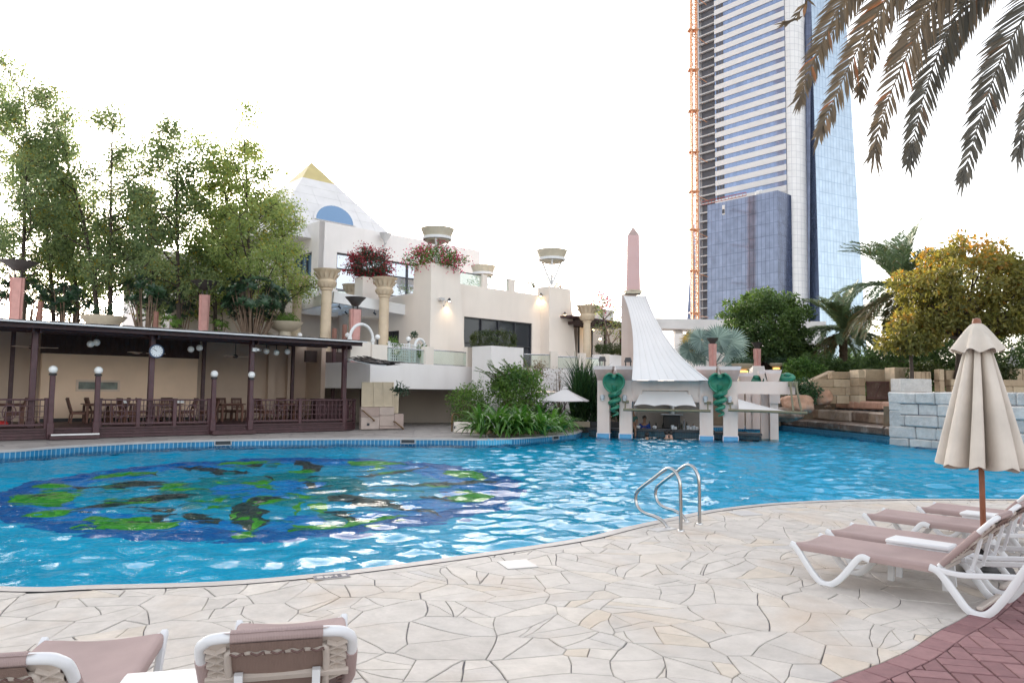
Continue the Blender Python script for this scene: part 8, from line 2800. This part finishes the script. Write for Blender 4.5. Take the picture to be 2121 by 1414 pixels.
def lounger(lab, loc, rz, group):
    t = thing("sun_lounger", lab, "sun lounger", (0, 0, 0), 0, group)
    F_ = "resin_white"
    HX, HZ, TX, TZ_ = .86, .292, 1.234, .70
    def bar(q, pts, w, h):                                        # flat moulded bar along points in a side plane
        pts = catmull([V(p) for p in pts], 4)
        n = len(pts); vs, fs = [], []
        for i, p in enumerate(pts):
            d = (pts[min(i + 1, n - 1)] - pts[max(i - 1, 0)]).normalized()
            s = V((0, 1, 0)); u = d.cross(s).normalized()
            for a, b_ in ((-.5, -.32), (-.32, -.5), (.32, -.5), (.5, -.32), (.5, .32), (.32, .5), (-.32, .5), (-.5, .32)):
                vs.append(p + s * (a * w) + u * (b_ * h))
        for i in range(n - 1):
            for k in range(8): fs.append((i * 8 + k, i * 8 + (k + 1) % 8, (i + 1) * 8 + (k + 1) % 8, (i + 1) * 8 + k))
        fs += [tuple(range(8))[::-1], tuple((n - 1) * 8 + k for k in range(8))]
        q.add(vs, fs, .5)
    for y in (.0, WID):
        q = MB(); bar(q, [(-.30, y, .285), (.2, y, .283), (.6, y, .283), (.90, y, .285)], .034, .040); q.build("side_rail", F_, t, local=True)
        yo = y + (-.022 if y == 0 else .022)
        q = MB()
        bar(q, [(-.305, yo, .30), (-.25, yo, .265), (-.13, yo, .10), (-.045, yo, .018), (.045, yo, .018), (.14, yo, .10), (.25, yo, .245), (.30, yo, .285), (.36, yo, .272)], .038, .050)
        q.box((-.0, yo, .004), (.10, .046, .012), None, .003)
        q.build("leg", F_, t, local=True)
        q = MB()
        bar(q, [(.80, yo, .295), (.87, yo, .265), (.97, yo, .13), (1.06, yo, .022), (1.17, yo, .020), (1.28, yo, .15), (1.40, yo, .36), (1.47, yo, .47)], .038, .052)
        q.box((1.115, yo, .005), (.11, .046, .012), None, .003)
        q.build("leg", F_, t, local=True)
        q = MB(); bar(q, [(.81, yo, .293), (1.0, yo, .275), (1.2, yo, .30), (1.37, yo, .325)], .034, .040); q.build("arm", F_, t, local=True)
    for x, z in ((-.285, .280), (.30, .262), (.85, .275), (1.44, .42), (1.12, .05)):
        q = MB(); q.box((x, WID / 2, z), (.045, WID + .01, .03), None, .008); q.build("cross_bar", "resin_rear", t, local=True)
    # sling of the seat: wraps round both rails, sags a little between them
    prof = [(-.028, .262), (-.031, .285), (-.026, .305), (-.010, .3165)] + [(.02 + (WID - .04) * k / 16, .315 - .018 * sin(pi * k / 16)) for k in range(17)]
    prof += [(WID + .010, .3165), (WID + .026, .305), (WID + .031, .285), (WID + .028, .262)]
    def seat(u, v):
        f = v * (len(prof) - 1); i = min(int(f), len(prof) - 2); y, z = [a + (b_ - a) * (f - i) for a, b_ in zip(prof[i], prof[i + 1])]
        x = -.262 + (HX + .255) * u
        return V((x, y, z + .0035 * noise.noise(V((x * 7, y * 6, 2))) - .05 * max(0, .03 - u)))
    q = MB(); q.sheet(seat, 46, 48); q.sheet(lambda u, v: seat(1 - u, v) - Z * .006, 46, 48); q.build("seat_sling", "sling_taupe", t, local=True, smooth=70)
    # backrest
    bd_ = V((TX - HX, 0, TZ_ - HZ)); bl = bd_.length; bd_.normalize(); bn = V((-bd_.z, 0, bd_.x))     # bn points to the sitter's side
    Bp = lambda s, y, k=0.0: V((HX, 0, HZ + .015)) + bd_ * s + V((0, y, 0)) + bn * k
    pts = [Bp(0, -.004), Bp(bl * .5, -.008), Bp(bl - .085, -.008), Bp(bl - .03, .012), Bp(bl - .004, .065), Bp(bl, WID / 2), Bp(bl - .004, WID - .065), Bp(bl - .03, WID - .012), Bp(bl - .085, WID + .008), Bp(bl * .5, WID + .008), Bp(0, WID + .004)]
    q = MB(); q.tube(catmull(pts, 4), .020, 10); q.build("back_frame", F_, t, local=True, smooth=70)
    for sg in (0, 1):                                               # ribbed corner webs on the rear
        q = MB()
        Y = lambda y: y if sg == 0 else WID - y
        q.add([Bp(bl - .015, Y(.12), -.008), Bp(bl - .03, Y(.02), -.008), Bp(bl - .32, Y(.008), -.008), Bp(bl - .30, Y(.06), -.008), Bp(bl - .12, Y(.085), -.008)], [(0, 1, 2, 3, 4)])
        for k in range(5):
            q.beam(Bp(bl - .05 - .055 * k, Y(.012), -.016), Bp(bl - .10 - .055 * k, Y(.08), -.016), .006, .020, up=bn)
            if k < 4: q.beam(Bp(bl - .10 - .055 * k, Y(.012), -.016), Bp(bl - .05 - .055 * k, Y(.085), -.016), .006, .018, up=bn)
        q.build("corner_web", "resin_rear", t, local=True, smooth=0)
    for y0 in (-.008, WID + .008):                                  # cloth wrapped round the side tubes and the head tube
        q = MB(); q.tube([Bp(.03, y0 * .9), Bp(bl * .4, y0), Bp(bl - .15, y0)], .0245, 12); q.build("side_wrap", "sling_taupe", t, local=True, smooth=70)
    q = MB(); q.tube([Bp(bl - .002, .10), Bp(bl, WID / 2), Bp(bl - .002, WID - .10)], .0245, 12); q.build("head_wrap", "sling_taupe", t, local=True, smooth=70)
    q = MB()
    yy0, yy1, sa, sb = .085, WID - .085, bl - .075, bl - .40
    q.tube(catmull([Bp(sb, yy0, -.018), Bp(sa - .03, yy0, -.018), Bp(sa, yy0 + .03, -.018), Bp(sa, WID / 2, -.018), Bp(sa, yy1 - .03, -.018), Bp(sa - .03, yy1, -.018), Bp(sb, yy1, -.018)], 4), .014, 8)
    q.build("inner_frame", "resin_rear", t, local=True, smooth=70)
    q = MB()
    for s in (.10, bl * .55): q.beam(Bp(s, .0, -.02), Bp(s, WID, -.02), .03, .03, up=bn)
    q.build("back_rail", "resin_rear", t, local=True, smooth=0)
    def back(u, v):
        s = .01 + (bl + .018) * u
        inset = .085 * max(0, (u - .88) / .12)
        y = (.006 + inset) + (WID - .012 - 2 * inset) * v
        k = .020 - .018 * sin(pi * v) * sin(pi * u)
        if u > .95: k = .020 - (u - .95) / .05 * .024
        return Bp(s, y, k)
    q = MB(); q.sheet(back, 30, 22); q.build("back_sling", "sling_taupe", t, local=True, smooth=70)
    def rear(u, v):
        y = .09 + (WID - .18) * v
        return Bp(bl - .075 - (bl - .10) * u, y, -.012 - .012 * sin(pi * v) * sin(pi * u))
    q = MB(); q.sheet(rear, 16, 16); q.build("rear_panel", "sling_back", t, local=True, smooth=70)
    q = MB(); q.sheet(lambda u, v: Bp(bl - .052 * u, .10 + (WID - .20) * v, -.0285 - .004 * u + .003 * sin(v * 40) * u), 4, 40); q.build("sling_flap", "sling_back", t, local=True, smooth=70)
    q = MB()
    for k in range(5):
        y = .12 + (WID - .24) * k / 4
        q.tube([Bp(bl - .058, y - .022, -.034), Bp(bl - .066, y, -.040), Bp(bl - .058, y + .022, -.034), Bp(bl - .085, y + .026, -.026)], .0045, 5)
    for k in range(7):
        for y in (.012, WID - .012): q.tube([Bp(bl - .30 - .028 * k, y - .01, -.024), Bp(bl - .31 - .028 * k, y + .03 * (1 if y < .2 else -1), -.024)], .004, 5)
    q.build("lacing", "lace_brown", t, local=True)
    for y in (.12, WID - .12):
        q = MB(); q.beam(Bp(bl * .62, y, -.03), V((1.05, y, .30)), .03, .022); q.beam(V((1.05, y, .30)), V((1.02, y, .275)), .05, .03); q.build("prop", F_, t, local=True)
    t.location = loc; t.rotation_euler = (0, 0, rz)
    return t
eR = V((.683, -.73, 0)).normalized(); nR = V((.73, .683, 0)).normalized()
rzR = atan2(eR.y, eR.x)
O1 = V((2.70, 6.27, 0))
gR = "loungers in the row on the right"
L1 = lounger("nearest lounger of the right row, its rear legs on the red brick", O1, rzR, gR)
dup(L1, O1 + nR * .82 - eR * .045, rzR, "second lounger of the right row, just behind the front white table")
dup(L1, O1 + nR * 2.10 - eR * .20, rzR, "third lounger of the right row, just beyond the parasol pole")
dup(L1, O1 + nR * 3.12 + eR * .02, rzR, "farthest lounger of the right row, nearest the water")
eF = V((.375, -1.47, 0)).normalized(); rzF = atan2(eF.y, eF.x)
nF = V((-eF.y, eF.x, 0))
l6 = dup(L1, V((-1.395, 3.826, 0)), rzF, "foreground lounger seen from behind, right of the white table"); l6['group'] = "loungers in the foreground"
l5 = dup(L1, V((-2.276, 3.518, 0)), rzF, "foreground lounger cut by the photo's left border, left of the white table"); l5['group'] = "loungers in the foreground"
def low_table(lab, loc, rz, w, l, h):
    t = thing("side_table", lab, "side table", loc, rz, "low white side tables")
    q = MB(); q.box((0, 0, h - .02), (l, w, .04), None, .012); q.box((0, 0, h - .05), (l * .92, w * .9, .04), None, .01); q.build("table_top", "resin_white", t, local=True)
    for x in (-1, 1):
        for y in (-1, 1):
            q = MB(); q.beam((x * l * .40, y * w * .38, h - .05), (x * l * .43, y * w * .42, 0), .045, .035, up=V((0, 1, 0))); q.build("leg", "resin_white", t, local=True)
def between(px, py, z): return G(px, py, z)
low_table("white side table between the two nearest loungers of the right row", XY(O1 + nR * .675 + eR * .52, 0), rzR, .24, .50, .36)
low_table("white side table between the third and farthest loungers", XY(O1 + nR * 2.86 + eR * .50, 0), rzR, .24, .50, .36)
pF = (V((-1.09, 2.63, 0)) + V((-1.467, 2.45, 0))) / 2
low_table("white side table between the two foreground loungers", XY(pF - eF * .38 + V((.0, 0, 0)), 0), rzF, .34, .52, .41)

# folded parasol of the right row
slingmat("canvas_beige", (.61, .55, .485), .85)
mat("parasol_wood", (.22, .075, .035), .4, .2, 8)
up_ = V((4.33, 6.72, 0))
um = thing("folded_parasol", "large beige folded parasol with wooden pole between the right loungers", "parasol", up_)
zt_ = P(2020, 660, up_.y).z; zcan = P(2020, 672, up_.y).z
q = MB(); q.tube([(0, 0, 0), (0, 0, zt_ - .08)], .024, 14); q.build("pole", "parasol_wood", um, local=True)
q = MB(); q.lathe([(.03, zt_ - .09), (.036, zt_ - .08), (.038, zt_ - .03), (.030, zt_), (.004, zt_ + .006)], n=14, cap=False); q.build("finial", "parasol_wood", um, local=True)
zlow = P(2020, 955, up_.y).z
random.seed(17)
NF = 9
ph = [random.uniform(-.28, .28) for _ in range(NF)]
am = [random.uniform(.75, 1.2) for _ in range(NF)]
def canopy_r(f, th, top=.05, bot=.375):
    k = (th / (2 * pi) * NF) % NF
    i = int(k) % NF
    loc = k - int(k) + ph[i] * sin(pi * (k - int(k)))
    fold = 1 - exp(-((loc - .5) / .17) ** 2) - .10 * (1 - abs(2 * loc - 1))   # broad panels, narrow deep furrows
    r = top + (bot - top) * (f ** .92)
    return r * (1 - (.74 * min(1, .25 + f * 1.3)) * (1 - fold) * am[i])
def can(u, v):
    th = u * 2 * pi
    r = canopy_r(v, th)
    k = (th / (2 * pi) * NF) % 1
    z = zcan - .02 - (zcan - zlow) * v - .055 * (v ** 6) * (1 - abs(2 * k - 1))
    swirl = -.10 * v
    return V((r * cos(th + swirl), r * sin(th + swirl), z))
q = MB(); q.sheet(can, 192, 40); q.sheet(lambda u, v: V((can(1 - u, v).x * .975, can(1 - u, v).y * .975, can(1 - u, v).z)), 192, 40); q.build("canopy", "canvas_beige", um, local=True, smooth=80)
def flapc(u, v):
    th = u * 2 * pi
    r = (.052 + .155 * v ** .8) * (1 + .13 * v * cos(th * 8 + .5) + .05 * v * sin(th * 3))
    return V((r * cos(th), r * sin(th), zcan - .25 * v + .018 * v * cos(th * 8 + .5)))
q = MB(); q.sheet(flapc, 160, 14); q.sheet(lambda u, v: flapc(1 - u, v) * .98 + V((0, 0, zcan * .02)), 160, 14); q.lathe([(.03, zcan + .012), (.054, zcan)], n=24, cap=False); q.build("vent_flap", "canvas_beige", um, local=True, smooth=80)
for k in range(NF):
    th = 2 * pi * k / NF
    q = MB(); a = V((.325 * cos(th - .1), .325 * sin(th - .1), zlow - .02)); q.tube([V((.20 * cos(th - .09), .20 * sin(th - .09), zlow + .32)), a], .010, 6); q.box(a, (.03, .022, .035), Matrix.Rotation(th, 3, 'Z'), .006); q.build("rib", "parasol_wood", um, local=True)
q = MB(); q.lathe([(.22, 0), (.24, .02), (.22, .07), (.05, .10), (.045, .30), (.03, .31)], n=24); q.build("base", "iron_black", um, local=True)

# steel pool ladders
mat("steel", (.46, .45, .44), .16, .08, 5, metal=1.0)
prof = [(0, 0), (0, .30), (.005, .50), (.025, .60), (.09, .685), (.18, .707), (.27, .665), (.40, .575), (.60, .44), (.675, .37), (.70, .30), (.68, .215), (.62, .155), (.52, .125), (.40, .115), (.29, .085), (.225, .04), (.20, 0)]
def ladder(lab, g0, g1, dirp):
    t = thing("pool_ladder", lab, "pool ladder", g0, 0, "steel pool ladders")
    for g in (g0, g1):
        q = MB(); q.tube(catmull([XY(g, 0) + dirp * s + Z * z for s, z in prof], 4), .021, 12); q.build("handrail", "steel", t, smooth=70)
        for s in (0, .20): q = MB(); q.lathe([(.045, .0), (.042, .012), (.024, .02)], XY(g, 0) + dirp * s, 16); q.build("foot_plate", "steel", t)
    return t
ladder("steel pool ladder with two looped handrails at the near pool edge", XY(G(1410, 1099), 0), XY(G(1449, 1085), 0), V((-.62, .785, 0)).normalized())
ladder("steel pool ladder at the far edge in front of the leafy bed", XY(G(1003, 903.5), 0), XY(G(1030, 903.5), 0), V((.55, -.83, 0)).normalized())
